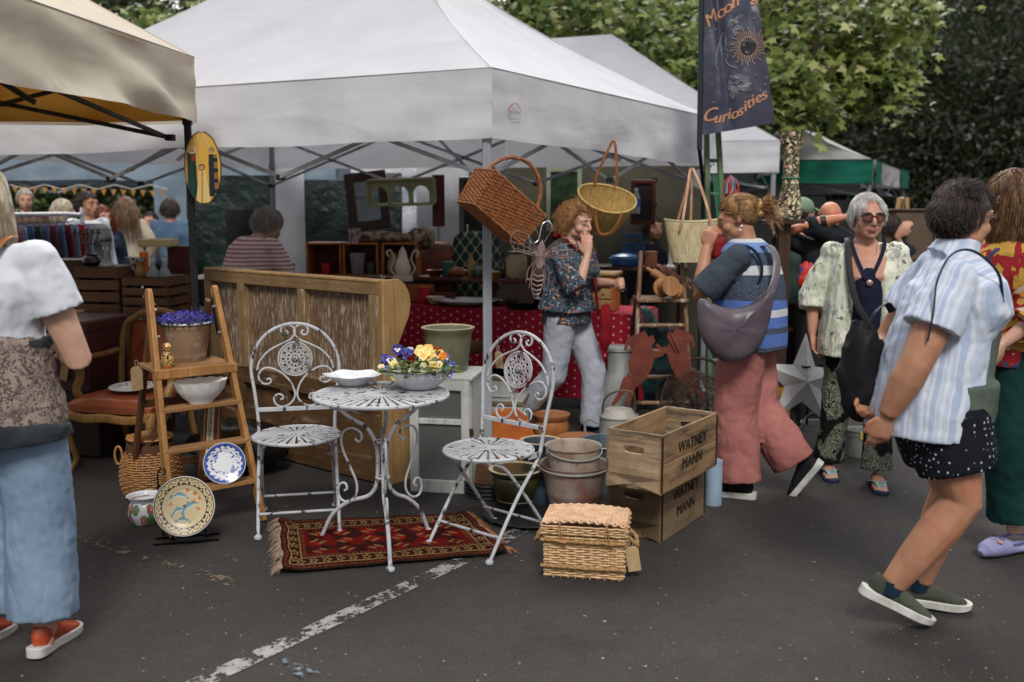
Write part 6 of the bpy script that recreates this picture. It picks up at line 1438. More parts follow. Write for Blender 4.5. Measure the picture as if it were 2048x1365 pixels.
# ================= P5 : older woman facing the camera
def p_front():
 loc=G(1708,955);loc.z=0
 t,J,M=mk_person('grey haired older woman in sunglasses and pale leaf-print tunic, facing the camera',loc,R(-10),dict(hip=(0,.02,.86),neck=(0,.03,1.375),head=(.0,-.01,1.505),shL=(.175,.02,1.315),shR=(-.175,.02,1.315),elR=(-.265,.06,1.05),wrR=(-.27,.0,.84),elL=(.28,.06,1.06),wrL=(.17,-.12,.93),anR=(-.14,.06,.085),knR=(-.115,.01,.46),anL=(.095,-.15,.085),knL=(.10,-.08,.46)),SK_R,1.15,1.15,arms=1.0,bust=.05,belly=.03,hy=R(10),hk=1.08,jaw=1.22,feet=True,face=MC['silver_hair'],hands=(dict(curl=.7),dict(d=(.1,-.1,-1),curl=.3)))
 b=NB('leaf_print_tunic');n=b.noise(7,5,.65);n2=b.noise(13,6,.7,co=b.co((1,1,.6),off=(4,2,1)));col=b.mix(b.ramp(n,.42,.6),S(222,224,208),S(196,202,174));col=b.mix(b.math('MULTIPLY',b.ramp(n2,.52,.58),.75),col,S(140,142,144));col=b.mix(b.ramp(b.noise(16,5,.7),.60,.63),col,S(112,116,96));b.bump(b.math('ADD',b.noise(1,3,co=b.co((26,26,3))),b.math('MULTIPLY',b.noise(220),.1)),.8,.03);TU=b.fin(col,.85,0,.15)
 def half(s_):
  def ex(mb):mb.tube([(s_*.135,.0,.72),(s_*.13,.0,.86),(s_*.115,.0,1.05),(s_*.10,.0,1.20),(s_*.11,.01,1.29),(s_*.08,.02,1.355)],[(.11,.18),(.11,.175),(.10,.16),(.09,.145),(.06,.10),(.03,.045)],24,hint=(0,1,0))
  return ex
 mb=MB()
 for s_ in(-1,1):
  half(s_)(mb);sd_='L' if s_>0 else 'R';sh,el,wr=(Vector(J[q+sd_])for q in('sh','el','wr'));mb.ell(sh-V(0,0,.01),(.07,)*3);mb.tube([V(s_*.09,.02,1.31),sh-V(s_*.01,0,.02),sh.lerp(el,.55),el,el.lerp(wr,.35)],[.055,.062,.082,.09,.086],16)
 mb.tube([(0,.09,.74),(0,.085,1.0),(0,.06,1.25),(0,.05,1.36)],[(.22,.09),(.2,.085),(.17,.07),(.10,.05)],24,hint=(0,1,0));blend(mb,'tunic',TU,t,.010,3,((.02,.14),(.01,.045)))
 mb=MB();mb.tube([(0,-.02,.76),(0,-.035,.95),(0,-.05,1.10),(0,-.06,1.19),(0,-.06,1.23)],[(.13,.15),(.12,.145),(.11,.135),(.09,.105),(.05,.09)],24,hint=(0,1,0));blend(mb,'inner_top',fabric('navy_jersey',S(28,34,54),S(22,27,44)),t,.010)
 strap(t,[(-.085,-.01,1.385),(-.078,-.085,1.33),(-.045,-.142,1.235),(-.005,-.172,1.165),(.04,-.145,1.235),(.085,-.085,1.34),(.09,-.02,1.40)],.022,MC['navy_jersey'],'neck_band',hint=(0,0,1))
 f=MB();f.tube(cr([V(-.06,-.04,1.375),V(-.04,-.10,1.30),V(0,-.138,1.235),V(.04,-.10,1.30),V(.06,-.04,1.375)],6),.0014,5);f.build('necklace',M_STEEL,t)
 f=MB();f.ell((0,-.185,1.150),(.018,.008,.018));f.build('brooch',mat('rose_metal',S(186,160,150),rough=.35,metal=.6),t)
 b=NB('palm_print');n=b.noise(1,2,.4,co=b.co((16,16,9)),dist=3.5);w_=b.math('SINE',b.math('MULTIPLY',n,70));msk=b.ramp(b.noise(7,2),.47,.52);col=b.mix(b.math('MULTIPLY',b.ramp(w_,.35,.6),msk),S(22,23,22),S(168,170,150));b.folds();PT=b.fin(col,.85,0,.15)
 trousers(t,J,PT,1.05,1.05,(.11,.088,.082,.092),folds=((.018,.12),(.01,.05)))
 fl=mat('pale_floral_strap',S(150,178,176),S(108,136,140),sc_=60,rough=.5);ns=mat('navy_foam',S(30,44,72),rough=.7)
 for s_ in 'LR':
  a=Vector(J['an'+s_]);f=MB();o3=cr([V(x,y,0)for x,y in((-.035,.05),(-.04,-.02),(-.044,-.12),(-.045,-.17),(-.02,-.205),(.02,-.205),(.045,-.17),(.044,-.12),(.04,-.02),(.035,.05),(0,.065))],4,True);n=len(o3)
  f.add([V(a.x+p.x,a.y+p.y,0)for p in o3]+[V(a.x+p.x,a.y+p.y,.02)for p in o3],[list(range(n))[::-1],[n+i for i in range(n)]]+[(i,(i+1)%n,n+(i+1)%n,n+i)for i in range(n)]);so_=f.build('sandal',ns,t,bev=.004)
  for q in(-1,1):strap(so_,[(a.x,a.y-.15,.024),(a.x+q*.02,a.y-.115,.052),(a.x+q*.045,a.y-.03,.03),(a.x+q*.046,a.y-.01,.012)],.03,fl,'toe_strap')
 hair(t,M,H_GREY,2800,.045,1.08,flow=(.2,-.2,-.9),grav=.3,lift=.14,front=.25,low=-.06,side_low=-.03,jit=.2,curl=.002,seed=9,r=.0018,part=.8)
 b=NB('amber_lens');gl=b.fin(S(96,50,38),.08,0,.8)
 glasses(t,M,mat('tortoise_frame',S(36,26,24),rough=.2),gl,1.08,.0275,.019)
 for s_ in(-1,1):f=MB();f.ell(M@V(s_*.083,.012,-.042),(.005,)*3);f.build('earring',mat('pearl',S(214,206,196),rough=.2),t)
 strap(t,[(-.09,.05,1.385),(-.105,-.06,1.36),(-.105,-.16,1.22),(-.07,-.205,1.05),(.0,-.21,.93),(.05,-.2,.84)],.036,mat('black_webbing',S(30,30,32),rough=.7),hint=(0,0,1))
 B=FR(loc,R(-10));tb=thing('shoulder_bag','small black camera-style bag on the older woman left hip','bag',B@V(.10,-.24,.68),R(-10));f=MB();f.box((0,0,.09),(.19,.09,.17));f.build('body',MC['black_nylon'],tb,smooth=40,bev=.02)
 f=MB();f.box((0,-.05,.075),(.15,.03,.11));f.build('front_pocket',MC['black_nylon'],tb,smooth=40,bev=.01);f=MB();f.tube([(-.07,-.052,.15),(.07,-.052,.15)],.003,5);f.build('zip',M_STEEL,tb)
 f=MB()
 for q in range(3):f.ring((-.055+.02*q,-.067,.10),.009-.002*q,.0018,12,4,M=Matrix.Translation((-.055+.02*q,-.067,.10))@Matrix.Rotation(R(90),4,'X')@Matrix.Translation((.055-.02*q,.067,-.10)))
 f.build('badge',mat('white_mark',S(200,200,200)),tb)
 f=MB();f.ring((0,0,0),.033,.008,20,8,M=Matrix.Translation(Vector(J['wrL']).lerp(Vector(J['elL']),.12))@(Vector(J['wrL'])-Vector(J['elL'])).to_track_quat('Z','Y').to_matrix().to_4x4());f.build('watch',M_STEEL,t)
p_front()
# ================= P4 : striped vest, pink trousers
def p_vest():
 loc=V(W(1492,700,5.33).x,5.33,0)
 t,J,M=mk_person('woman in blue striped knitted vest and wide pink trousers, hair pinned up',loc,R(-112),dict(hip=(0,.02,.88),neck=(0,-.02,1.385),head=(.0,-.07,1.50),shL=(.175,-.03,1.31),elL=(.20,-.22,1.10),wrL=(.075,-.215,1.345),shR=(-.18,.01,1.31),elR=(-.24,-.12,1.06),wrR=(-.02,-.17,1.12),knL=(.10,-.03,.47),anL=(.10,.0,.10),knR=(-.09,.06,.47),anR=(-.08,.27,.17)),SK_T,1.12,1.15,arms=1.1,legs=0,bust=.05,hy=R(8),hp=R(14),face=MC['tawny_hair'],hands=(dict(d=(-.15,.30,1),n=(-1,.1,-.1),curl=.75,k=1),dict(curl=.6)))
 sg=fabric('slate_jersey',S(66,74,84),S(54,61,70))
 top(t,J,sg,1.12,1.12,.012,.4,.91,0,.04,None,(.9,0),(.082,.086,.092,0),name='t_shirt',folds=((.022,.12),(.008,.05)))
 nv,lb,cream,mb_=S(34,48,72),S(100,132,190),S(196,198,200),S(64,100,176)
 kn=pat_bands('striped_knit',[(0,nv),(.06,mb_),(.17,nv),(.22,mb_),(.31,cream),(.375,mb_),(.45,nv),(.60,nv),(.665,cream),(.745,nv),(.85,lb),(.93,cream),(.99,nv)],.80,1.42,.02)
 mb=MB();mb.tube([(0,.03,.80),(0,.025,.86),(0,.02,1.0),(0,.01,1.15),(0,-.01,1.28),(0,-.02,1.36),(0,-.02,1.40)],[(.205,.19),(.212,.195),(.21,.192),(.20,.185),(.175,.165),(.125,.12),(.078,.078)],28,hint=(0,1,0));blend(mb,'knitted_vest',kn,t,.009,3,((.014,.14),(.004,.04)))
 for s_ in(-1,1):
  f=MB();c=V(s_*.148,-.01,1.24);f.tube([c+V(s_*(.012+.02*math.cos(a)),.105*math.cos(a)*(1 if s_<0 else 1),.125*math.sin(a))for a in[6.283*i/28 for i in range(28)]],.008,8,True);f.build('armhole_rib',fabric('navy_rib',S(32,44,66),bsc=120,bump=.9),t)
 pk=fabric('rose_denim',S(172,112,106),S(150,94,90),bsc=300,sc_=4)
 trousers(t,J,pk,1.12,1.2,(.135,.125,.125,.128),name='wide_trousers',folds=((.03,.18),(.014,.06)))
 ck,wr_=fabric('black_canvas_shoe',S(34,34,36)),mat('white_rubber',S(206,206,200),S(180,180,172),sc_=20,rough=.6)
 shoe(t,(.10,.0,.085),0,0,ck,wr_,name='canvas_shoe',high=.0,lace=M_STRING);shoe(t,(-.08,.30,.16),0,R(55),ck,wr_,name='canvas_shoe',high=.02,lace=M_STRING)
 f=MB();hair(t,M,H_TAWN,2600,.16,1.05,grav=.0,lift=.06,front=.29,low=-.05,side_low=-.02,jit=.12,seed=21,r=.0019,target=(0,.115,.02),seg=9,gather=.5)
 rnd=random.Random(31);f=MB()
 for i in range(260):
  a=rnd.random()*6.28;p=V(.02*math.cos(a),.115+.015*rnd.random(),.02+.025*math.sin(a));L=rnd.uniform(.06,.15);d=V(rnd.gauss(0,.5),.7+rnd.random()*.4,rnd.gauss(.15,.6)).normalized()
  f.tube([M@p,M@(p+d*L*.4),M@(p+d*L*.7+V(0,0,-.02)),M@(p+d*L*.85+V(0,0,-.06*rnd.random()-.02))],[.002,.002,.0015,.0008],4,cap=False)
 for i in range(16):
  a=rnd.random()*6.28;f.ell(M@V(.03*math.cos(a),.125,.02+.03*math.sin(a)),(.024,.03,.02),(a,0,a),10,6)
 f.build('hair_tail',H_TAWN,t,smooth=180)
 f=MB()
 for i in range(7):a=i*.9;f.tube([M@V(.03*math.cos(a),.125,.025+.025*math.sin(a)),M@V(.045*math.cos(a),.16,.025+.03*math.sin(a))],.004,6)
 f.build('hair_claw',mat('tortoiseshell',S(120,70,30),S(40,24,16),sc_=60,rough=.2),t)
 f=MB();f.ring((0,0,0),.012,.0018,14,6,M=M@Matrix.Translation((.084,.012,-.05))@Matrix.Rotation(R(90),4,'Y'));f.build('earring',M_STEEL,t)
 gm=mat('mauve_leatherette',S(98,88,96),S(82,73,82),sc_=6,rough=.38,bump=.3,bsc=12,bd=.01)
 B=FR(loc,R(-112));bc=B@V(.16,-.02,.80);d=thing('crescent_bag','mauve grey crescent shoulder bag worn by the woman in the striped vest','bag',W(1468,655,5.02),R(6))
 mb=MB();k_=px(5.02);out=[(-72,58),(-74,20),(-66,-18),(-44,-50),(-10,-70),(22,-66),(48,-44),(66,-10),(74,34),(78,84),(68,66),(40,46),(0,36),(-40,44)]
 prof=cr([V(x*k_,0,z*k_)for x,z in out],3,True);n=len(prof);cen=V(0,0,-.01)
 for s_ in(-1,1):
  vs=[];
  for q,(kk,yy)in enumerate(((1,0),(.94,.028),(.75,.045),(.4,.055),(.02,.058))):vs+=[cen+(p-cen)*kk+V(0,s_*yy,0)for p in prof]
  mb.add(vs,[(q*n+i,q*n+(i+1)%n,(q+1)*n+(i+1)%n,(q+1)*n+i)[::s_]for q in range(4)for i in range(n)])
 o=mb.build('body',gm,d,smooth=180);dm=o.modifiers.new('f','DISPLACE');dm.texture=clouds(.07);dm.strength=.02;dm.texture_coords='LOCAL'
 f=MB();f.tube([p+V(0,0,0)for p in prof],.0045,6,True);f.build('piping',gm,d)
 f=MB();f.tube(cr([V(.18,.0,.15),V(.222,.03,.257),V(.236,.07,.345),V(.219,.14,.405),V(.18,.25,.39)],6),.02,8,flat=(1,.18),hint=(0,-1,0));f.build('strap',gm,d)
p_vest()
# ================= P3 : curly hair, floral blouse, hand on cheek
def p_curly():
 loc=V(W(1133,660,6.55).x,6.55,0)
 t,J,M=mk_person('curly ginger haired woman in floral blouse walking with a hand on her cheek',loc,R(62),dict(hip=(0,.0,.86),neck=(0,-.02,1.335),head=(0,-.075,1.455),shR=(-.16,-.02,1.27),elR=(-.20,-.16,1.03),wrR=(-.11,-.195,1.25),shL=(.165,-.01,1.27),elL=(.24,-.06,1.04),wrL=(.12,-.29,1.06),hjL=(.085,0,.84),hjR=(-.085,0,.84),knL=(.09,-.16,.46),anL=(.09,-.15,.10),knR=(-.09,.05,.45),anR=(-.09,.34,.13)),SK_F,1.05,1.12,arms=.98,legs=0,bust=.05,hy=R(-18),hp=R(6),face=MC['ginger_hair'],hands=(dict(curl=.8),dict(d=(.12,.12,1),n=(1,.3,0),curl=.22,spread=.16,thumb=.1,side=1)))
 fl=pat_floral('floral_blouse',S(24,28,38),[S(140,160,176),S(176,84,40),S(24,28,38),S(120,142,156),S(196,120,60),S(24,28,38)],46,.36)
 top(t,J,fl,1.12,1.2,.02,.0,.96,.06,.05,None,(1,.25),(.075,.078,.082,.07),name='blouse',folds=((.014,.12),(.006,.04)),extra=lambda mb:mb.tube([(0,.0,.80),(0,0,.95),(0,0,1.1)],[(.195,.165),(.185,.155),(.17,.15)],24,hint=(0,1,0)))
 trousers(t,J,fabric('pale_grey_twill',S(172,176,186),S(156,160,172)),1.0,1.05,(.112,.088,.08,.085),folds=((.02,.14),(.012,.05)))
 nb,wr_=fabric('navy_shoe',S(30,36,52)),MC['white_rubber']
 shoe(t,(.09,-.15,.085),0,0,nb,wr_,name='shoe',lace=M_STRING);shoe(t,(-.09,.37,.13),0,R(38),nb,wr_,name='shoe')
 hair(t,M,H_GING,1900,.10,1.0,flow=(0,.6,-.3),grav=.5,lift=.42,front=.38,low=-.08,side_low=-.03,jit=.5,curl=.012,cf=2.2,seed=41,r=.0021,seg=14)
 f=MB();f.tube(cr([V(-.09,.02,1.385),V(-.10,-.06,1.33),V(-.06,-.15,1.22),V(0,-.20,1.05),V(.02,-.22,.85)],6),.03,10,flat=(1,.3),hint=(0,-1,0));f.tube(cr([V(-.09,.02,1.375),V(0,.08,1.36),V(.08,.03,1.375)],5),.028,10,flat=(1,.6));f.build('scarf',fabric('crimson_wool',S(128,22,36),S(104,16,28)),t)
 B=FR(loc,R(62));bag_blob('red_bag','soft crimson cloth bag carried behind the curly haired woman',B@V(.02,-.27,.62),(.05,.035,.15),MC['crimson_wool'],9,rz=R(40))
 g_=thing('sunglasses','dark sunglasses dangling from the curly haired woman left hand','sunglasses',B@V(.10,-.375,1.03));f=MB();
 for z in(-.02,-.075):
  f=MB()if z<-.05 else f;f.tube([(0,.02*math.cos(a),z+.024*math.sin(a))for a in[6.283*i/14 for i in range(14)]],.003,5,True);f.add([(0,.02*math.cos(a),z+.024*math.sin(a))for a in[6.283*i/14 for i in range(14)]],[list(range(14))]);f.build('lens',M_BLACK,g_)
 f=MB();f.tube([(0,0,.005),(0,.06,-.02),(0,.09,-.05)],.002,5);f.build('frame',mat('black_frame',S(26,24,26),rough=.25),g_)
p_curly()
# ================= P7 : long hair at the right edge
def p_edge():
 loc=V(W(2002,900,4.45).x,4.45,0)
 t,J,M=mk_person('long haired woman in red and yellow patterned top and green trousers at the right edge',loc,R(-70),dict(hip=(0,.0,.96),neck=(0,.0,1.47),head=(0,-.06,1.60),shL=(.165,0,1.40),elL=(.22,-.02,1.14),wrL=(.16,-.2,.99),shR=(-.165,0,1.4),elR=(-.22,.05,1.15),wrR=(-.18,-.15,1.0),hjL=(.085,0,.93),knL=(.09,-.05,.50),anL=(.09,.02,.10),hjR=(-.09,0,.93),knR=(-.09,.12,.50),anR=(-.1,.42,.22)),SK_F,1.08,1.1,legs=.95,bust=.05,hy=R(-6),hp=R(8),face=MC['dark_brown_hair'],hands=(dict(d=(0,-.6,-.7),curl=.9),None))
 b=NB('red_yellow_print');co=b.mix(.25,b.co(),b.noise(5,3,out=1));n=b.noise(8,3,.5,dist=1.5);v=b.vor(22,co=co);q=b.sep(b.vor(22,co=co,out=1));col=b.mix(b.ramp(n,.48,.5),S(136,34,38),S(178,138,62));col=b.mix(b.math('MULTIPLY',b.math('LESS_THAN',v,.42),b.math('GREATER_THAN',q[0],.5)),col,b.cramp(q[1],[(0,S(70,62,96)),(.3,S(206,150,48)),(.55,S(120,20,26)),(.8,S(190,170,150))]));b.bump(b.noise(240),.3,.002);b.folds();PR=b.fin(col,.8,0,.15)
 top(t,J,PR,1.1,1.15,.025,-.02,.97,.10,.05,None,(1,.55),(.08,.085,.09,.10),name='printed_top',folds=((.025,.13),(.01,.05)),extra=lambda mb:mb.tube([(0,.0,.87),(0,0,1.0),(0,0,1.2)],[(.20,.18),(.19,.17),(.18,.15)],24,hint=(0,1,0)))
 trousers(t,J,fabric('bottle_green_cord',S(20,58,54),S(14,46,44)),1.05,1.05,(.125,.118,.112,.12),folds=((.028,.2),(.012,.06)),cut=(.82,.85))
 hair(t,M,H_BRWN,3000,.42,1.03,flow=(0,.35,-1),grav=1.3,lift=.2,front=.33,low=-.08,side_low=-.02,jit=.16,curl=.012,cf=2.6,seed=51,r=.0024,seg=16)
 cl=mat('lilac_foam',S(150,150,186),S(132,132,170),sc_=9,rough=.6)
 for a,pt in((V(.09,.02,.085),0),(V(-.1,.45,.2),R(45))):
  M2=Matrix.Translation(a)@Euler((pt,0,0)).to_matrix().to_4x4()@Matrix.Translation((0,.055,-.085));mb=MB();mb.tube([M2@V(0,y,z)for y,z in((.03,.025),(0,.028),(-.06,.030),(-.12,.042),(-.17,.045),(-.22,.036),(-.25,.022))],[(.02,.012),(.042,.022),(.044,.024),(.052,.042),(.055,.045),(.046,.034),(.018,.016)],16);u=blend(mb,'clog',cl,t,.006,3)
  f=MB();f.tube([M2@V(-.045,-.10,.06),M2@V(-.048,-.02,.075),M2@V(0,.035,.08),M2@V(.048,-.02,.075),M2@V(.045,-.10,.06)],.008,8,flat=(.4,1));f.build('heel_strap',mat('violet_foam',S(110,106,168),rough=.6),u)
  f=MB()
  for i in range(7):f.ell(M2@V(-.03+.02*(i%4),-.15-.03*(i//4),.089-.006*(i//4)),(.0045,.0045,.003))
  f.build('vent_hole',M_BLACK,u);f=MB();f.ell(M2@V(.035,-.175,.079),(.016,.014,.008));f.build('charm',mat('pink_charm',S(206,140,140)),u)
 B=FR(loc,R(-70));q=thing('toy_mushroom','small red toy mushroom with white spots in a hand at the right edge','toy',B@V(.14,-.30,.90));f=MB();f.lathe([(.012,-.045),(.014,0),(.010,.01)],12);f.build('stalk',mat('pink_felt',S(206,150,140)),q);f=MB();f.lathe([(.032,.005),(.03,.02),(.018,.036),(0,.04)],16);cp=f.build('cap',mat('red_felt',S(186,30,30)),q)
 for a in range(5):f=MB();f.ell((.022*math.cos(a*1.25),.022*math.sin(a*1.25),.027),(.005,.005,.004));f.build('spot',M_ENAM,cp)
p_edge()
# ================= P2 : seller bent over behind the settle
def p_seller():
 loc=V(W(492,600,7.75).x,7.75,0)
 t,J,M=mk_person('grey haired seller in red and white striped top bending over goods behind the settle',loc,R(140),dict(hip=(0,.10,.86),neck=(0,-.16,1.31),head=(0,-.25,1.40),shL=(.185,-.12,1.235),shR=(-.185,-.12,1.235),elR=(-.25,-.22,.98),wrR=(-.16,-.42,.93),elL=(.26,-.2,1.0),wrL=(.2,-.42,.95)),SK_F,1.3,1.3,arms=1.1,vox=.010,face=False,hp=R(28))
 b=pat_stripes('red_stripe_jersey',S(212,198,200),S(170,108,106),200,2,.2)
 top(t,J,b,1.32,1.35,.025,-.06,.97,.04,.04,None,(1,.5),(.095,.095,.085,.07),name='striped_top',folds=((.025,.14),(.01,.05)))
 trousers(t,J,fabric('dark_twill',S(44,46,54)),1.2,1.2,vox=.015)
 hair(t,M,H_SILV,1700,.07,1.05,flow=(0,.4,-.6),grav=.4,lift=.3,front=.33,low=-.07,side_low=-.03,jit=.4,curl=.006,seed=61,r=.0026)
p_seller()
# ================= background people
def bgp(label,u,v_top,Y,rz,hm,tm,bm,sk=SK_F,h=None,J=None,hl=.06,hn=700,hat=None,sleeve=(1,.9),hk=1.02,bx=1.0,by=1.0,bald=False,extra=None,tk=None,hands=(None,None),nohair=False):
 loc=V(W(u,500,Y).x,Y,0);top_z=W(u,v_top,Y).z;dz=top_z-1.65
 t,J,M=mk_person(label,loc+V(0,0,dz),rz,J,sk,bx,by,.012,hands,face=hm if hm else True,hk=hk)
 if tm:top(t,J,tm,bx*1.03,by*1.03,.022,-.06,.97,.03,.03,None,sleeve,(.08,.08,.075,.06),vox=.014,**(tk or{}))
 if bm:trousers(t,J,bm,bx,by,(.115,.1,.09,.085),vox=.016)
 if hm and not nohair:hair(t,M,hm,hn,hl,hk,flow=(0,.25,-.8),grav=.8 if hl>.1 else .3,lift=.2,front=.33,low=-.07,side_low=-.03,jit=.3,seed=int(u),r=.0034,seg=8)
 if extra:extra(t,J,M)
 return t,J,M
CHG,NVY,OLV,JEAN=fabric('charcoal_jacket',S(38,40,46),S(28,30,35)),fabric('navy_coat',S(34,42,60)),fabric('sage_hoodie',S(74,92,82),S(62,78,70)),fabric('mid_denim',S(84,106,130),S(64,86,112))
def cap_(t,J,M):
 cm=fabric('green_cap',S(118,142,122),S(102,126,108));f=MB();f.ell((0,.018,.055),(.088,.108,.082),None,20,12,0,M);f.v=[p for p in f.v];c=f.build('cap',cm,t,smooth=180)
 f=MB();f.grid(lambda u,v:M@V((u-.5)*.15*(1-.25*v*v),-.07-.085*v-.02*(1-(2*u-1)**2),.062-.018*v-.025*(2*u-1)**2),12,6);f.build('peak',cm,c,solid=.004)
bgp('man in sage green hoodie and pale green cap looking away behind the arms-raised man',1600,400,7.6,R(128),H_DARK,OLV,CHG,SK_R,extra=cap_,hl=.02,hn=200)
def tattoo(t,J,M):
 f=MB();a,b_=Vector(J['elR']),Vector(J['wrR']);f.tube([a.lerp(b_,.35),a.lerp(b_,.5)],[.044,.042],14);f.build('watch_strap',M_BLACK,t)
ta,_,_=bgp('bald man in a charcoal jacket raising both forearms to the back of his head',1657,405,7.0,R(168),None,CHG,CHG,skin('bald_skin',S(196,132,104),S(178,112,86)),J=dict(shR=(-.17,.01,1.36),elR=(-.10,.12,1.47)if False else(.16,.16,1.50),wrR=(-.08,.17,1.55),shL=(.19,.02,1.36),elL=(.36,.05,1.42),wrL=(.13,.16,1.50)),sleeve=(1,.1),extra=tattoo,hands=(dict(d=(-1,.1,0),n=(0,-1,0)),dict(d=(-1,.0,.1),n=(0,-1,0))))
bgp('person in navy behind the older woman reaching one hand out to the right',1776,425,8.2,R(160),H_DARK,NVY,CHG,SK_R,J=dict(elR=(-.18,-.05,1.18),wrR=(-.06,.12,1.46),elL=(.2,-.1,1.2)),hands=(None,dict(d=(-.6,0,.8),n=(0,-1,0),k=1.1)),sleeve=(1,.8))
bgp('dark clothed stallholder standing in the shade at the back of the stall',1308,430,9.35,R(10),H_DARK,MC['charcoal_jacket'],CHG,SK_R,hl=.12)
bgp('silver haired man looking down beyond the clothes rail',57,380,11.2,R(30),H_SILV,fabric('brown_plaid',S(92,74,62),S(70,56,48)),CHG,SK_R,hl=.03,hn=500)
bgp('blonde woman in mauve half hidden behind the clothes rail',130,400,11.6,R(120),H_BLND,fabric('mauve_cotton',S(120,104,150)),CHG,hl=.16)
def vestc(t,J,M):top(t,J,fabric('grey_waistcoat',S(84,84,88),S(70,70,74)),1.18,1.22,.03,-.1,.9,0,.03,None,None,vox=.014,name='waistcoat')
bgp('dark haired man in grey waistcoat over a white shirt beside the clothes rail',180,385,9.6,R(60),H_DARK,MC['white_jersey'],CHG,SK_T,extra=vestc,hl=.04)
bgp('woman with long auburn curls in a navy top behind the waistcoat man',207,412,10.6,R(50),hairmat('auburn_hair',S(126,62,36),S(92,42,26)),NVY,CHG,hl=.24)
def skirt(t,J,M):mb=MB();mb.tube([(0,0,.3),(0,0,.6),(0,0,.98)],[(.3,.28),(.25,.22),(.15,.12)],20,hint=(0,1,0));blend(mb,'skirt',fabric('white_voile',S(196,206,220),S(180,192,210)),t,.016,3,((.04,.1),))
bgp('woman with waist length brown hair, cream shawl and pale skirt seen from behind',257,395,11.4,R(175),H_BRWN,fabric('cream_shawl',S(176,164,146),S(156,144,128),bsc=90,bump=.8),None,J=dict(elL=(.3,.02,1.1),elR=(-.3,.02,1.1)),hl=.36,extra=skirt)
bgp('person in a dark jumper looking down at their hands by the hedge',304,425,12.1,R(0),H_DARK,MC['charcoal_jacket'],CHG,SK_R,J=dict(elL=(.22,0,1.1),wrL=(.04,-.2,1.1),elR=(-.22,0,1.1),wrR=(-.04,-.2,1.1)),hl=.03,hn=300)
bgp('person in a blue denim shirt by the grey curtain',344,398,11.8,R(190),H_DARK,JEAN,CHG,SK_R,hl=.08)
# ---------------------------------------------------------------- goods inside and around the stall
def dotcloth(nm,base,dot,f,r=.2):
 b=NB(nm);s_=b.sep();u=b.math('MULTIPLY',s_[0],f);w_=b.math('MULTIPLY',b.math('SUBTRACT',s_[2],s_[1]),f)
 w2=b.math('ADD',w_,b.math('MULTIPLY',b.math('FLOOR',u),.5));fu=b.math('SUBTRACT',b.math('FRACT',u),.5);fw=b.math('SUBTRACT',b.math('FRACT',w2),.5)
 d=b.math('SQRT',b.math('ADD',b.math('MULTIPLY',fu,fu),b.math('MULTIPLY',fw,fw)));col=b.mix(b.math('LESS_THAN',d,r),base,dot);b.bump(b.noise(6,3),.4,.02);return b.fin(col,.8,0,.15)
def cloth_table(name,label,A,B_,depth,z,hem,m,clabel,wv=.02,seed=0):
 A,B_=V(*A,0),V(*B_,0);d=B_-A;L=d.length;a=math.atan2(d.y,d.x)
 t=thing(name,label,'table',A,a);f=MB();f.box((L/2,depth/2,z-.02),(L-.04,depth-.04,.03));f.build('table_top',M_OLDD,t,smooth=0)
 for x in(.1,L-.1):
  for y in(.08,depth-.08):f=MB();f.box((x,y,(z-.035)/2),(.045,.045,z-.035));f.build('leg',M_OLDD,t,smooth=0)
 f=MB()
 def fr(u,v):s_=u*L;w_=wv*v*(math.sin(s_*13+2*fn(s_*2,seed))+fn(s_*5,v,seed));return(s_,-.012-abs(w_)-.03*v,z-(z-hem)*v-.01*fn(s_*3,1,seed)*v)
 f.grid(fr,int(L*34),12);f.grid(lambda u,v:(u*L,-.012+(depth+.02)*v,z+.004+.004*fn(u*9,v*5)),30,10)
 def rt(u,v):s_=u*depth;w_=wv*v*math.sin(s_*15);return(L+.012+abs(w_)+.02*v,s_,z-(z-hem)*v)
 f.grid(rt,20,12);c=f.build('tablecloth',m,None,A,(0,0,a),smooth=60);tag(c,clabel,'tablecloth');return FR(A,a)
M_REDD=dotcloth('red_dotted_cotton',S(150,26,46),S(206,160,162),17,.13)
T1=cloth_table('trestle_table','long trestle table under the red dotted cloth',(-1.0,8.15),(.92,7.36),.62,.75,.10,M_REDD,'red tablecloth with white dots hanging over the long trestle table',seed=3)
M_GREYD=dotcloth('taupe_dotted_cotton',S(112,104,100),S(176,170,162),26,.18)
T2=cloth_table('trestle_table','low table under the taupe dotted cloth behind the trunk',(-3.35,7.0),(-2.32,6.75),.7,.80,.12,M_GREYD,'taupe tablecloth with small pale dots below the slatted crates',seed=7)
M_ORW=wood('orange_pine',S(176,104,46),S(150,82,34),None,0);M_MAHO=wood('red_mahogany',S(96,44,28),S(72,30,20),None,0);M_WALN=wood('walnut',S(74,50,34),S(52,34,24),None,2)
M_SLAT=wood('stained_slat',S(124,92,60),S(98,70,44),S(70,50,34),0,wthr=(.62,.7));M_SLATD=wood('stained_slat_upright',S(90,64,42),S(66,46,30),None,2)
t=thing('side_table','brown side table behind the settle carrying the orange cube boxes','table',(-1.5,8.75,0));f=MB();f.box((-.15,0,.92),(2.3,.6,.03));f.build('table_top',M_WALN,t,smooth=0)
for x in(-1.1,.8):
 for y in(-.25,.25):f=MB();f.box((x-.1,y,.45),(.05,.05,.9));f.build('leg',M_WALN,t,smooth=0)
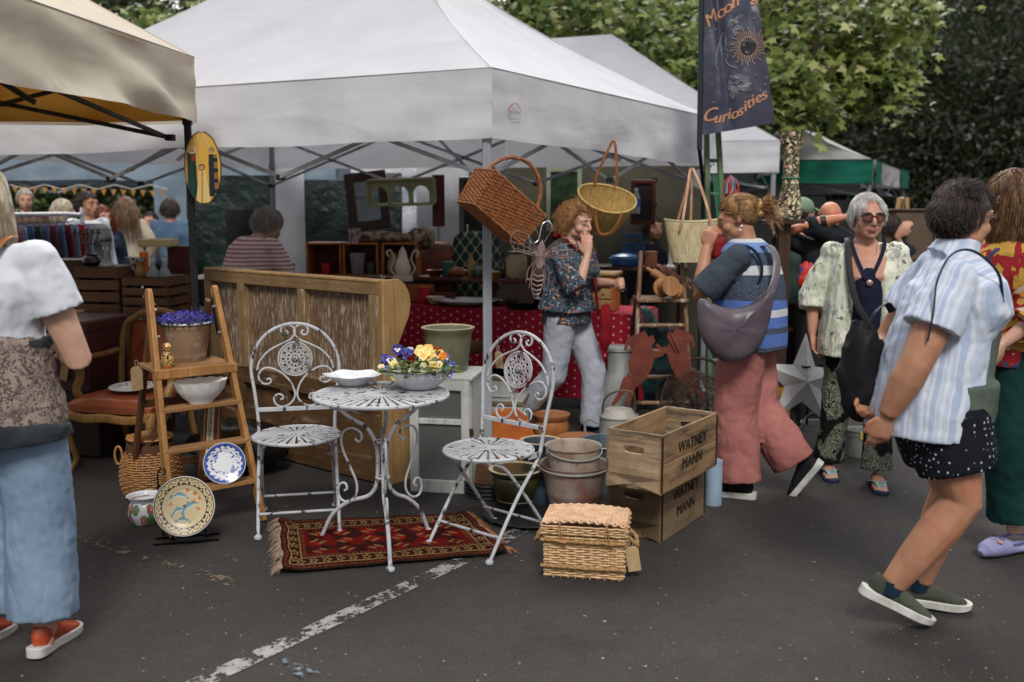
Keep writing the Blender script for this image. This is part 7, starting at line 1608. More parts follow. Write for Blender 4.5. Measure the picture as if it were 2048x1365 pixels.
def slat_crate(label,c,w_,d_,h_,a=0,uprights=False):
 t=thing('slatted_crate',label,'crate',c,a,'slatted crates on the dotted table')
 for i in range(4):
  z=h_*(i+.5)/4;f=MB();f.box((0,-d_/2,z),(w_,.012,h_/4-.018));f.build('slat',M_SLAT,t,smooth=0,bev=.002);f=MB();f.box((0,d_/2,z),(w_,.012,h_/4-.018));f.build('slat',M_SLAT,t,smooth=0)
  f=MB();f.box((w_/2,0,z),(.012,d_,h_/4-.018));f.build('slat',M_SLAT,t,smooth=0)
 for x in(-1,1):
  for y in(-1,1):f=MB();f.box((x*(w_/2-.016),y*(d_/2-.016),h_/2),(.03,.03,h_));f.build('post',M_SLATD,t,smooth=0)
 f=MB();f.box((0,0,h_-.006),(w_-.01,d_-.02,.012));f.build('top',M_SLATD,t,smooth=0)
slat_crate('brown slatted crate standing on its side, left one with the glass vase',V(-2.86,7.05,.806),.33,.3,.335,R(-10));slat_crate('brown slatted crate standing on its side, right one with the decanters',V(-2.50,6.98,.806),.34,.3,.27,R(-10))
t=thing('dark_crate','tall dark stained crate behind the left slatted crate','crate',(-3.15,7.15,.806));
for i in range(3):f=MB();f.box((0,-.14,.05+.125*i),(.26,.012,.1));f.build('slat',M_SLATD,t,smooth=0)
f=MB();f.box((0,0,.19),(.24,.24,.37));f.build('body',M_SLATD,t,smooth=0)
def small(name,label,c,prof,m,cat=None,n=22,sx=1,sy=1,rot=None,parent=None):f=MB();f.lathe(prof,n,sx=sx,sy=sy);return tag(f.build(name,m,None,c,rot,smooth=45),label,cat or name.replace('_',' '))
M_GLASS=mat('cut_glass',S(206,214,220),rough=.08,spec=.8,Transmission_Weight=.6,IOR=1.3);M_AMB=mat('amber_glaze',S(150,116,54),S(124,90,40),rough=.25);M_BLKG=mat('black_glaze',S(20,22,26),rough=.15,spec=.7);M_BRS=mat('tarnished_silver',S(104,96,86),S(78,70,62),sc_=20,rough=.4,metal=.7)
z1,z2=1.141,1.076
small('black_pot','squat glossy black pot on the left slatted crate',V(-2.95,7.0,z1),[(0,0),(.04,0),(.065,.03),(.06,.06),(.04,.075),(.045,.085)],M_BLKG,'pot')
small('glass_vase','trumpet shaped cut glass vase on the left slatted crate',V(-2.84,6.98,z1),[(0,0),(.055,.002),(.045,.02),(.015,.06),(.014,.1),(.03,.16),(.034,.165),(.024,.15),(0,.12)],M_GLASS,'vase')
f=MB();f.lathe([(0,0),(.035,0),(.038,.02),(.065,.08),(.068,.09),(.06,.085),(0,.03)],24);tag(f.build('patterned_bowl',pat_leaf if False else mat('china_blue_floral',S(200,200,202),S(70,76,96),sc_=40,thr=(.5,.54),rough=.2),None,V(-2.66,7.05,z1-.03)),'white bowl with grey leaf border between the vase and the amber jug','bowl')
small('amber_jug','small ribbed amber glass jug on the right slatted crate',V(-2.585,6.92,z2),[(0,0),(.036,0),(.04,.03),(.022,.065),(.028,.095),(.03,.1),(.02,.09)],M_AMB,'jug')
small('candle','orange pillar candle standing behind the amber jug',V(-2.62,7.1,z2),[(0,0),(.03,0),(.03,.16),(0,.162)],mat('orange_wax',S(206,104,40),S(190,84,30),rough=.5))
for i,(x,y)in enumerate(((-2.49,6.91),(-2.42,6.93))):
 t=thing('decanter','cut glass decanter on the right slatted crate','decanter',(x,y,z2),0,'pair of glass decanters');f=MB();f.lathe([(0,0),(.045,0),(.042,.02),(.018,.07),(.014,.09),(.022,.1),(.012,.1)],20);f.build('body',M_GLASS,t);f=MB();f.lathe([(.008,.1),(.01,.108),(.02,.12),(.018,.14),(0,.15)],14);f.build('stopper',M_GLASS,t)
t=thing('candelabra','tarnished multi-arm candelabra standing on the dark crate','candelabra',V(-3.02,7.1,z1+.02));f=MB();f.lathe([(0,0),(.06,0),(.02,.02),(.012,.1),(.016,.2),(.01,.24)],16);f.build('stem',M_BRS,t)
for a in range(5):
 x=(a-2)*.042;f=MB();f.tube(cr([V(0,0,.16),V(x*.6,0,.13),V(x,0,.2)],4),.005,6);f.lathe([(.0,.2),(.022,.205),(.024,.212),(.01,.214),(.012,.235),(0,.236)],12,(x,0,0));f.build('arm',M_BRS,t)
t=thing('display_stand','reddish brown wooden pedestal beside the grey curtain','stand',(-2.62,7.9,0));f=MB();f.box((0,0,.62),(.16,.16,1.24));f.build('column',M_MAHO,t,smooth=0)
f=MB();f.box((-.12,-.02,1.27),(.26,.2,.06));tag(f.build('biscuit_tin',mat('pale_yellow_tin',S(222,210,160),S(206,190,130),sc_=9),None,(-2.65,7.85,0),smooth=0,bev=.01),'shallow pale yellow tin on the brown pedestal','tin')
small('plate','small cream plate on the taupe dotted table beside the left woman',V(-3.02,6.72,.83),[(0,0),(.07,.005),(.11,.02),(.11,.024),(0,.01)],M_CREAMG,'plate')
t=thing('clothes_rail','white metal clothes rail packed with jeans and skirts at the left','clothes rail',(-4.0,8.4,0),R(66));f=MB()
f.tube(cr([V(-.5,0,0),V(-.5,0,1.4),V(-.46,0,1.47),V(0,0,1.48),V(.46,0,1.47),V(.5,0,1.4),V(.5,0,0)],5),.018,8);f.build('frame',M_ENAM,t)
B=FR((-4.0,8.4,0),R(66));rnd=random.Random(77);gc=[JEAN,DEN if 'DEN' in globals()else JEAN,NVY]if False else None
for i in range(12):
 x=-.42+.075*i;c=[S(120,146,180),S(84,112,150),S(60,84,120),S(176,30,40),S(110,40,50),S(56,70,60),S(140,160,186)][(i*3+(i>6))%7];m=mat('garment%d'%((i*3+(i>6))%7),c,sc_=6,rough=.9,bump=.3,bsc=200)
 g_=thing('hanging_garment','folded garment hanging on the white clothes rail','garment',B@V(x,0,1.47),R(72),'garments on the clothes rail');f=MB();L=rnd.uniform(.5,.75)
 f.grid(lambda u,v:(.02*math.sin(u*9+i)*(v+.2),(u-.5)*(.36+.1*v),-.08-L*v),14,10);f.build('cloth',m,g_,solid=.02);f=MB();f.tube([(0,0,0),(0,.01,.02),(0,0,-.05)],.003,5);f.tube([(0,-.2,-.09),(0,0,-.05),(0,.2,-.09)],.004,5);f.build('hanger',M_BLACK,g_)
t=thing('bunting','string of ochre pennants hanging below the blue grey canopy','bunting',(0,0,0));f=MB();P=[W(20+35*i,370+9*math.sin(i*1.57)**2,12.2)for i in range(10)];f.tube(P,.006,5);f.build('cord',M_STRING,t)
for i in range(16):p=P[0].lerp(P[-1],(i+.5)/16);f=MB();f.prism([(p.x-.035,p.z-.02),(p.x+.035,p.z-.02),(p.x,p.z-.10)],.004,Matrix.Translation((0,p.y,0)));f.build('pennant',mat('ochre_felt',S(170,128,70),S(150,106,54)),t,smooth=0)
def cube(u,v,Y,w_,h_,label):
 t=thing('cube_box',label,'box',W(u,v,Y),R(-2),'open orange wooden cube boxes');d=.26;th=.016
 for c,s_,nm in(((0,0,th/2),(w_,d,th),'base'),((0,0,h_-th/2),(w_,d,th),'top'),((-w_/2+th/2,.001,h_/2),(th,d,h_-2*th),'side'),((w_/2-th/2,.001,h_/2),(th,d,h_-2*th),'side'),((0,d/2-.006,h_/2),(w_-2*th,.01,h_-2*th),'back')):f=MB();f.box(c,s_);f.build(nm,M_ORW if nm!='back' else M_MAHO,t,smooth=0,bev=.001)
for u,lb in((655,'orange wooden cube box holding the red mug, leftmost of three'),(727,'orange wooden cube box holding stacked grey pots, middle of three'),(804,'orange wooden cube box holding the tan jug, rightmost of three')):cube(u,551,8.6,.30,.285,lb)
def at(u,v,Y=8.5):return W(u,v,Y)
small('red_mug','red enamel mug inside the left cube box',at(652,548),[(0,0),(.036,0),(.04,.09),(.035,.09)],mat('red_enamel',S(170,26,34),rough=.3),'mug')
small('plant_pot','grey and pink ribbed pots stacked inside the middle cube box',at(716,549),[(0,0),(.05,0),(.062,.10),(.066,.11),(.066,.18),(.055,.18)],mat('grey_stone',S(128,120,126),S(104,98,104)),'pot');small('dark_pot','dark leafy painted pot beside the stacked grey pots',at(741,549),[(0,0),(.03,0),(.045,.1),(.04,.1)],mat('leafy_pot',S(70,84,64),S(30,38,30),sc_=50),'pot')
def jug(name,label,c,k,m,cat='jug'):
 t=thing(name,label,cat,c);f=MB();f.lathe([(0,0),(.045*k,0),(.062*k,.05*k),(.05*k,.12*k),(.036*k,.16*k),(.045*k,.19*k),(.038*k,.19*k),(.03*k,.15*k)],24);f.build('body',m,t);f=MB();f.tube(cr([V(.045,0,.17)*k,V(.085,0,.15)*k,V(.08,0,.08)*k,V(.05,0,.06)*k],5),.007*k,7);f.build('handle',m,t)
jug('tan_jug','tan stoneware jug inside the right cube box',at(787,550),.95,mat('tan_stoneware',S(146,116,76),S(122,96,62)));jug('dark_jug','small dark brown jug at the right inside of the cube box',at(822,550),.6,mat('dark_stoneware',S(58,40,30)))
t=thing('lantern','white scrolled metal lantern standing right of the cube boxes','lantern',at(806,562,8.25));f=MB();f.lathe([(0,0),(.085,0),(.085,.03),(.05,.04),(.07,.1),(.05,.17),(.035,.2),(.03,.24),(.012,.27),(.0,.29)],20);f.build('body',mat('cream_metal',S(206,196,180),S(180,168,150),rough=.5),t)
for s_ in(-1,1):f=MB();f.tube(cr([V(s_*.06,0,.04),V(s_*.10,0,.1),V(s_*.07,0,.18),V(s_*.1,0,.25),V(s_*.13,0,.24),V(s_*.12,0,.2)],5),.008,6);f.build('scroll',MC['cream_metal'],t)
M_TAP=mat('tapestry',S(150,128,106),S(78,60,48),sc_=22,thr=(.46,.54),rough=.95);
for u,v,r,lb in((765,488,(.28,.14,.055),'patterned tapestry cloth heaped on the cube boxes'),(842,500,(.13,.12,.09),'bundle of striped cloth at the right end of the cube boxes')):bag_blob('folded_cloth',lb,W(u,v,8.65),r,M_TAP,u,cat='cloth')
f=MB();f.lathe([(0,0),(.05,0),(.065,.12),(.07,.125),(.06,.12)],4);tag(f.build('patterned_planter',mat('tile_pattern',S(186,170,166),S(120,84,84),sc_=45,thr=(.47,.5)),None,at(710,487),(0,0,R(40)),smooth=0),'square planter with pink tile pattern on top of the cube boxes','planter')
t=thing('riser_shelf','long reddish wooden riser standing on the red dotted tablecloth','shelf',T1@V(.0,.42,.755),math.atan2(7.36-8.15,1.92));f=MB();f.box((.72,0,.19),(1.5,.22,.022));f.build('shelf_board',M_MAHO,t,smooth=0,bev=.003)
for x in(.03,.72,1.42):f=MB();f.box((x,0,.09),(.025,.2,.18));f.build('support',M_MAHO,t,smooth=0)
RZ=.755+.202;
def on(x,y=.42,z=RZ):return T1@V(x,y,z)
small('green_glass_pot','round mottled green glass pot on the reddish riser',on(.62),[(0,0),(.04,0),(.07,.03),(.075,.07),(.05,.1),(.03,.11),(.035,.12)],mat('green_glass',S(84,104,84),S(50,70,56),sc_=30,rough=.15),'pot')
for i,x in enumerate((.95,1.17)):
 t=thing('stone_jar',['tall cream stoneware jar on the riser beside the front pole','cream stoneware jar on the riser, nearer the curly haired woman'][i],'jar',on(x),0,'cream stoneware jars');f=MB();f.lathe([(0,0),(.08,0),(.085,.02),(.085,.17),(.07,.2),(.07,.21)],26);f.build('body',mat('cream_stoneware',S(166,148,118),S(146,126,96)),t);f=MB();f.lathe([(.078,.21),(.078,.225),(0,.235)],26);f.build('lid',M_WALN,t)
bag_blob('dried_flowers','bunch of dried orange flowers on the riser',on(.42),(.09,.06,.04),mat('orange_petals',S(150,80,40),S(90,50,30),sc_=60),4,cat='flowers')
t=thing('pine_box','pale orange pine box lying on the red cloth under the riser','box',on(.02,.25,.76));f=MB();f.box((.1,0,.07),(.26,.2,.13));f.build('body',M_ORW,t,smooth=0,bev=.004)
def flat_dish(name,label,c,r,m,h=.03,sx=1.4,cat='dish'):f=MB();f.lathe([(0,0),(r*.55,0),(r*.7,h*.3),(r,h),(r,h+.004),(r*.7,h*.5),(0,.004)],36,sx=sx);return tag(f.build(name,m,None,c,(0,0,R(-22)),smooth=50),label,cat)
flat_dish('oval_platter','large oval white platter with blue rim near the edge of the red cloth',on(.62,.12,.765),.19,M_ENAM,.035,1.5,'platter');f=MB();f.tube([T1@(V(.62,.12,.803)+V(.285*math.cos(a),.19*math.sin(a),0))for a in[6.283*i/40 for i in range(40)]],.005,5,True)
t=thing('frying_pan','wide black iron pan on the red cloth left of the curly haired woman','pan',on(1.15,.12,.762));f=MB();f.lathe([(0,0),(.15,0),(.18,.05),(.175,.05),(.145,.008),(0,.006)],30);f.build('bowl',MC['black_iron'],t);f=MB();f.beam((-.17,0,.045),(-.36,.08,.075),.03,.01);f.build('handle',MC['black_iron'],t,bev=.003)
for i,(x,y,s_,a)in enumerate(((.1,.35,(.3,.2,.05),8),(.35,.30,(.22,.18,.08),-12),(1.0,.5,(.3,.22,.03),20),(1.42,.4,(.26,.2,.1),-6),(.85,.3,(.16,.24,.045),30))):f=MB();f.box((0,0,s_[2]/2),s_);tag(f.build('old_book' if i%2 else 'wooden_tray',[M_WALN,M_MAHO,MC['dark_worn_oak']if 'dark_worn_oak' in MC else M_WALN][i%3],None,on(x,y,.76),(0,0,R(a)),smooth=0,bev=.006),['dark flat wooden tray under the left end of the riser','thick dark red book behind the orange pine box','thin dark tray between the platter and the pan','dark red book at the right end of the red cloth','flat brown tray behind the oval platter'][i],'book' if i%2 else 'tray')
f=MB();f.box((0,0,0),(.34,.25,.015));tag(f.build('cutting_board',M_WALN,None,on(1.02,.28,.86),(R(60),R(8),R(-30)),smooth=0,bev=.005),'dark board leaning on the riser behind the black pan','board')
def cush(name,label,c,w_,h_,m,cat,rz=0):
 f=MB();f.grid(lambda u,v:((u-.5)*w_*(1-.12*v**3),-.09*(1-abs(2*u-1)**2.5)*(1-abs(2*v-1)**3),h_*v-.04*abs(2*u-1)**3*v),20,20);return tag(f.build(name,m,None,c,(R(-8),0,rz),solid=.05),label,cat)
b=NB('lattice_teal');s_=b.sep();q=b.math('MULTIPLY',b.math('SINE',b.math('MULTIPLY',b.math('ADD',s_[0],b.math('MULTIPLY',s_[2],.7)),34)),b.math('SINE',b.math('MULTIPLY',b.math('SUBTRACT',s_[0],b.math('MULTIPLY',s_[2],.7)),34)));col=b.mix(b.math('LESS_THAN',b.math('ABSOLUTE',q),.16),S(30,58,56),S(138,132,104));LAT=b.fin(col,.9,0,.1)
cush('lattice_chair','teal upholstered chair back with cream lattice pattern behind the front pole',W(952,620,8.75),.42,.68,LAT,'chair');cush('rust_chair','rust and brown upholstered chair back left of the teal lattice one',W(872,620,8.95),.38,.60,mat('rust_tapestry',S(128,66,34),S(84,44,28),sc_=9,thr=(.45,.55)),'chair')
def frame(name,label,c,w_,h_,m,mi,rot=(0,0,0),b_=.06,cat='picture',th=.03):
 t=thing(name,label,cat,c);t.rotation_euler=rot
 for nm,cc,s_ in(('frame_rail',(0,0,h_/2-b_/2),(w_,th,b_)),('frame_rail',(0,0,-h_/2+b_/2),(w_,th,b_)),('frame_stile',(-w_/2+b_/2,.001,0),(b_,th,h_-2*b_)),('frame_stile',(w_/2-b_/2,.001,0),(b_,th,h_-2*b_))):f=MB();f.box(cc,s_);f.build(nm,m,t,smooth=0,bev=.004)
 f=MB();f.box((0,.008,0),(w_-2*b_+.01,.008,h_-2*b_+.01));f.build('panel',mi,t,smooth=0);return t
M_MIR=mat('dusky_mirror',S(120,130,134),rough=.06,metal=.9)
frame('mirror','tall dark carved wooden mirror leaning behind the arched shelf',W(735,402,9.6),.40,.56,M_WALN,M_MIR,(R(-12),R(-7),0),.085,'mirror')
def arch_shelf():
 t=thing('arched_shelf','sage green hanging shelf with three arches','shelf',W(803,384,8.9));t.rotation_euler=(R(4),R(-2),R(-6));m=mat('sage_paint',S(158,160,122),S(138,140,104),sc_=10,rough=.7);w_,h_=.58,.22
 for c,s_,nm in(((0,0,-h_/2),(w_,.16,.022),'base'),((0,0,h_/2),(w_,.16,.018),'top'),((-w_/2,0,0),(.02,.16,h_-.02),'side'),((w_/2,0,0),(.02,.16,h_-.02),'side')):f=MB();f.box(c,s_);f.build(nm,m,t,smooth=0,bev=.003)
 f=MB()
 for k in range(3):
  x0=-w_/2+.01+(w_-.02)/3*k;wd=(w_-.02)/3;n=12;pts=[(x0+wd/2-wd*.38*math.cos(math.pi*i/n),-.02+wd*.38*math.sin(math.pi*i/n))for i in range(n+1)]
  vs=[];fs=[]
  for i,(x,z)in enumerate(pts):
   xx=x0+wd*i/n;vs+=[(x,-.06,z),(xx,-.06,h_/2-.008),(x,-.045,z),(xx,-.045,h_/2-.008)]
  for i in range(n):o=i*4;fs+=[(o,o+4,o+5,o+1),(o+2,o+3,o+7,o+6),(o,o+2,o+6,o+4)]
  f.add(vs,fs)
  for x in(x0+wd*.06,x0+wd*.94):f.box((x,-.0525,-.065),(wd*.12,.015,.09))
  for xa,xb in((x0,pts[0][0]),(pts[-1][0],x0+wd)):f.box(((xa+xb)/2,-.0525,(h_/2-.03)/2-.01+.01),(abs(xb-xa),.0148,h_/2+.005))
 f.build('arcade',m,t,smooth=0)
arch_shelf()
f=MB();f.box((0,0,0),(.11,.03,.46));tag(f.build('hanging_plank',M_MAHO,None,W(877,402,9.0),smooth=0,bev=.004),'narrow brown wooden panel hanging right of the sage shelf','panel')
f=MB();f.tube([(0,0,0),(0,0,.48)],.015,8);f.lathe([(.08,0),(.09,.01),(.02,.03)],16);tag(f.build('steel_stand',M_ALU,None,W(878,500,9.3)),'thin steel stand below the hanging brown panel','stand')
DK=mat('dark_painting',S(44,20,20),S(20,14,14),sc_=3)
frame('dark_picture','large dark red picture panel on the back wall behind the willow basket',W(965,415,9.4),.44,.56,M_BLKG,DK,(R(-3),0,0),.05);frame('dark_picture','dim wooden framed picture right of the yellow straw basket',W(1286,405,9.0),.22,.4,M_MAHO,DK,(0,0,R(-10)),.035)
frame('landscape_picture','pale mounted landscape print on the dark cloth at the right of the stall',W(1335,385,9.35),.36,.26,M_BLKG,mat('pale_print',S(120,116,96),S(70,72,58),sc_=7),(0,0,R(25)),.03)
t=thing('water_bottle','clear plastic water bottle with blue label hanging beside the wooden picture','bottle',W(1272,428,8.9));f=MB();f.lathe([(0,0),(.036,0),(.036,.15),(.014,.19),(.014,.21)],16);f.build('bottle',M_GLASS,t);f=MB();f.lathe([(.037,.06),(.037,.13)],16,cap=False);f.build('label_band',mat('blue_label',S(40,90,170)),t);f=MB();f.lathe([(.015,.205),(.015,.225),(0,.225)],12);f.build('cap',M_ENAM,t)
t=thing('candlestick','brass candlestick with pale candle in front of the dark red picture','candlestick',W(935,482,9.0));f=MB();f.lathe([(0,0),(.03,0),(.01,.02),(.008,.06),(.015,.07)],12);f.build('base',MC['brass'],t);f=MB();f.lathe([(.009,.07),(.009,.14),(0,.145)],10);f.build('candle',M_CREAMG,t)
frame('window_panel','dim leafy window panel behind the curly haired woman',W(1128,400,9.55),.34,.6,mat('pale_green_paint',S(130,140,118)),mat('leafy_pane',S(40,60,36),S(18,26,18),sc_=9,rough=.3),(0,0,R(-14)),.04,'window')
t=thing('rear_table','dark table behind the curly haired woman carrying the blue roaster','table',(1.0,8.55,0),R(-12));f=MB();f.box((0,0,1.03),(1.0,.45,.03));f.build('table_top',M_WALN,t,smooth=0)
for x in(-.45,.45):f=MB();f.box((x,0,.5),(.05,.4,1.0));f.build('side_panel',M_WALN,t,smooth=0)
M_BLUE=mat('blue_enamel',S(44,98,146),S(30,78,124),rough=.25);RT=FR((1.0,8.55,0),R(-12))
t=thing('roasting_pot','oval blue enamel roaster with lid on the dark rear table','pot',RT@V(-.02,-.1,1.047));f=MB();f.lathe([(0,0),(.085,0),(.105,.03),(.105,.06)],28,sx=1.25);f.build('base',M_BLUE,t);f=MB();f.lathe([(.112,.06),(.1,.085),(.05,.105),(0,.11)],28,sx=1.25);l_=f.build('lid',M_BLUE,t);f=MB();f.tube([(-.03,0,.108),(-.02,0,.13),(.02,0,.13),(.03,0,.108)],.006,6);f.build('knob',M_BLUE,l_)
t=thing('blue_rack','blue enamel utensil rack standing behind the roaster','rack',RT@V(-.05,.14,1.047));f=MB();f.box((.08,0,.13),(.2,.02,.12));f.box((.08,0,.24),(.16,.02,.05));[f.box((x,0,.1),(.02,.018,.2))for x in(0,.08,.16)];f.build('rack',mat('dull_blue',S(40,74,104),S(28,56,84)),t,smooth=0,bev=.003)
for lb,x,h_,m in(('white china candlestick at the right end of the rear table',.36,.22,M_ENAM),('small white china cup beside the candlestick',.46,.08,M_ENAM)):small('candlestick' if h_>.1 else 'cup',lb,RT@V(x,-.12,1.047),[(0,0),(.045,0),(.02,.02),(.014,h_*.5),(.022,h_*.9),(.03,h_),(0,h_)]if h_>.1 else[(0,0),(.025,0),(.038,h_),(.034,h_)],m)
t=thing('chest_of_drawers','small honey pine chest of drawers at the right end of the red cloth','chest of drawers',T1@V(1.72,.14,.756),R(-16));f=MB();f.box((0,.1,.14),(.30,.26,.27));f.build('carcass',M_ORW,t,smooth=0,bev=.004);f=MB();f.box((0,.095,.285),(.33,.29,.02));f.build('top',M_PINE,t,smooth=0,bev=.004)
for r_ in range(3):
 for s_ in(-1,1):f=MB();f.box((s_*.066,-.034,.05+.085*r_),(.122,.014,.074));d_=f.build('drawer',M_PINE,t,smooth=0,bev=.003);f=MB();f.ell((s_*.066,-.047,.05+.085*r_),(.009,.009,.009));f.build('knob',MC['brass'],d_)
def ladder_r():
 o=V(1.06,7.05,0);t=thing('paint_ladder','paint splashed wooden step ladder stacked with turned wooden goods at the right of the stall','step ladder',o);m=wood('splashed_ladder',S(138,104,74),S(112,82,56),S(178,166,150),2,wthr=(.56,.62),wsc=26)
 for s_ in(-1,1):
  f=MB();f.beam((s_*.215,-.18,0),(s_*.145,.05,1.24),.028,.05,up=(0,1,.2));f.build('stile',m,t,smooth=0,bev=.006);f=MB();f.beam((s_*.2,.5,0),(s_*.14,.09,1.15),.024,.04,up=(0,1,.2));f.build('rear_leg',M_WALN,t,smooth=0)
 for z in(.18,.36,.54,.72):f=MB();f.tube([(-.21+z*.056,-.18+z*.185,z),(.21-z*.056,-.18+z*.185,z)],.016,8);f.build('rung',m,t)
 f=MB();f.box((0,.05,.90),(.36,.3,.022));f.build('platform',m,t,smooth=0,bev=.004)
 L=FR(o,0);M_TW=wood('turned_beech',S(178,130,84),S(152,106,66),None,1)
 for lb,c,rt,r,h_ in(('round wooden reel lying on the right ladder platform',(.0,-.02,.985),(R(80),0,R(20)),.07,.14),('small flat turned wooden disc leaning on the right ladder platform',(.10,-.06,.965),(R(70),0,R(-30)),.055,.03)):f=MB();f.lathe([(0,0),(r,0),(r,.015),(r*.7,.02),(r*.7,h_-.02),(r,h_-.015),(r,h_),(0,h_)]if h_>.1 else[(0,0),(r,0),(r,h_),(0,h_)],24);tag(f.build('wooden_reel',M_TW,None,L@V(*c),rt),lb,'reel')
 for i,(a,b_)in enumerate((((-.1,.06,1.12),(.17,.0,.95)),((-.02,.1,1.14),(.22,.05,.97)),((.05,.14,1.12),(.25,.12,.98)))):f=MB();A,B2=V(*a),V(*b_);f.tube([L@A.lerp(B2,q)for q in(0,.12,.15,.85,.88,1)],[.012,.014,.03,.03,.014,.012],14);tag(f.build('rolling_pin',[M_TW,mat('pink_beech',S(176,128,108),S(150,100,84)),M_TW][i],None),['rolling pin leaning across the ladder platform, nearest one','pinkish rolling pin leaning across the ladder platform in the middle','rolling pin leaning across the ladder platform, rear one'][i],'rolling pin')
 bag_blob('dark_cloth','dark teal patterned cloth bundled behind the right ladder',V(1.05,7.55,.02),(.26,.18,.36),mat('teal_print',S(20,56,58),S(14,22,30),sc_=14,thr=(.47,.53)),12,'cloth')
ladder_r()
def hares():
 m=mat('brown_rust',S(112,54,40),S(88,42,32),S(132,68,44),sc_=10,rough=.85);k_=px(6.65);o=W(1308,728,6.68)
 A=[(-8,-70),(-2,-76),(8,-60),(16,-66),(22,-52),(14,-40),(18,-30),(34,-28),(44,-38),(48,-32),(38,-18),(20,-14),(14,10),(2,34),(-22,56),(-30,84),(-40,96),(-44,90),(-34,66),(-40,62),(-58,86),(-70,98),(-72,90),(-56,62),(-48,34),(-34,20),(-36,-6),(-26,-30),(-36,-44),(-40,-28),(-46,-32),(-40,-54),(-28,-64)]
 for nm,s_,ox,oy,lb in(('a',1,-18,0,'rusty flat metal boxing hare, the left one of the pair'),('b',-1,44,-8,'rusty flat metal boxing hare, the right one with ears up')):
  pts=[(s_*x*k_*(.95 if s_>0 else .85),-y*k_*.9)for x,y in A];f=MB();f.prism(pts[::s_],.005)
  if s_<0:f.tube([V(.02,0,.05),V(-.05,0,.2)],[.02,.008],6,flat=(1,.15));f.tube([V(.0,0,.05),V(-.1,0,.22)],[.018,.006],6,flat=(1,.15));f.v=[V(-p.x if abs(p.x)>9 else p.x,p.y,p.z)for p in f.v]
  tag(f.build('rust_hare',m,None,o+V(ox*k_,0,-oy*k_),(R(-8),0,0),smooth=0),lb,'ornament','pair of rusty boxing hares')
hares()
t=thing('milk_churn','dull zinc milk churn with side handle left of the right ladder','churn',V(.79,7.25,0));f=MB();f.lathe([(0,0),(.125,0),(.13,.02),(.128,.06),(.133,.07),(.128,.08),(.125,.3),(.085,.36),(.085,.50),(.095,.505),(.095,.53),(.08,.54),(0,.54)],32);f.build('body',M_ZINC,t);f=MB();f.tube(cr([V(-.12,-.03,.2),V(-.17,-.04,.2),V(-.18,-.04,.14),V(-.16,-.04,.09),V(-.12,-.03,.1)],5),.009,7);f.build('handle',M_ZINC,t)
def wire_trap():
 t=thing('wire_trap','domed wire mesh lobster trap in front of the right ladder','trap',V(1.27,6.42,0),R(10));m=mat('rusty_wire',S(104,88,70),S(70,58,48),rough=.8,metal=.3);f=MB();w_,h_,d_=.19,.46,.4
 def A(a,y):return V(-w_*math.cos(a),y,h_*math.sin(a)**.8 if a<9 else 0)
 for i in range(15):y=d_*i/14;f.tube([A(math.pi*j/18,y)for j in range(19)],.0022,4)
 for j in range(19):f.tube([A(math.pi*j/18,d_*q/4)for q in range(5)],.0022,4)
 f.build('mesh_cage',m,t);f=MB()
 for y in(0,d_):f.tube([A(math.pi*j/18,y)for j in range(19)],.006,6);f.tube([V(-w_,y,.01),V(w_,y,.01)],.006,6)
 for q in range(9):x=-w_+2*w_*q/8;hh=h_*max(0,1-(x/w_)**2)**.5;f.tube([V(x,0,.01),V(x,0,hh)],.0025,4);f.tube([V(-w_,0,h_*q/9),V(w_,0,h_*q/9)]if q<3 else[V(-w_*(1-(q/9)**2)**.5,0,h_*q/9),V(w_*(1-(q/9)**2)**.5,0,h_*q/9)],.0025,4)
 f.build('frame',m,t);f=MB()
 for q in range(4):f.ring((0,0,0),.13-.028*q,.004,24,5,M=Matrix.Translation((.02,-.03+.06*q,.2))@Matrix.Rotation(R(80),4,'X'))
 f.build('funnel_ring',mat('tarred_rope',S(84,66,48),S(50,42,36)),t);rnd=random.Random(3);f=MB()
 for q in range(26):p=V(rnd.uniform(-.12,.12),rnd.uniform(.02,.35),rnd.uniform(.05,.34));f.tube(cr([p,p+V(rnd.gauss(0,.05),rnd.gauss(0,.05),rnd.gauss(0,.06)),p+V(rnd.gauss(0,.09),rnd.gauss(0,.06),rnd.gauss(0,.09))],4),.003,4)
 f.build('tangled_cord',MC['tarred_rope'],t)
wire_trap()
for lb,c,r in(('rusty iron hoop leaning behind the wire trap',V(1.34,6.95,.27),.22),('smaller dark iron hoop behind the wire trap',V(1.2,7.0,.2),.17)):f=MB();f.ring((0,0,0),r,.011,36,7);tag(f.build('iron_hoop',MC['rusty_iron'],None,c,(R(76),0,R(12))),lb,'hoop')
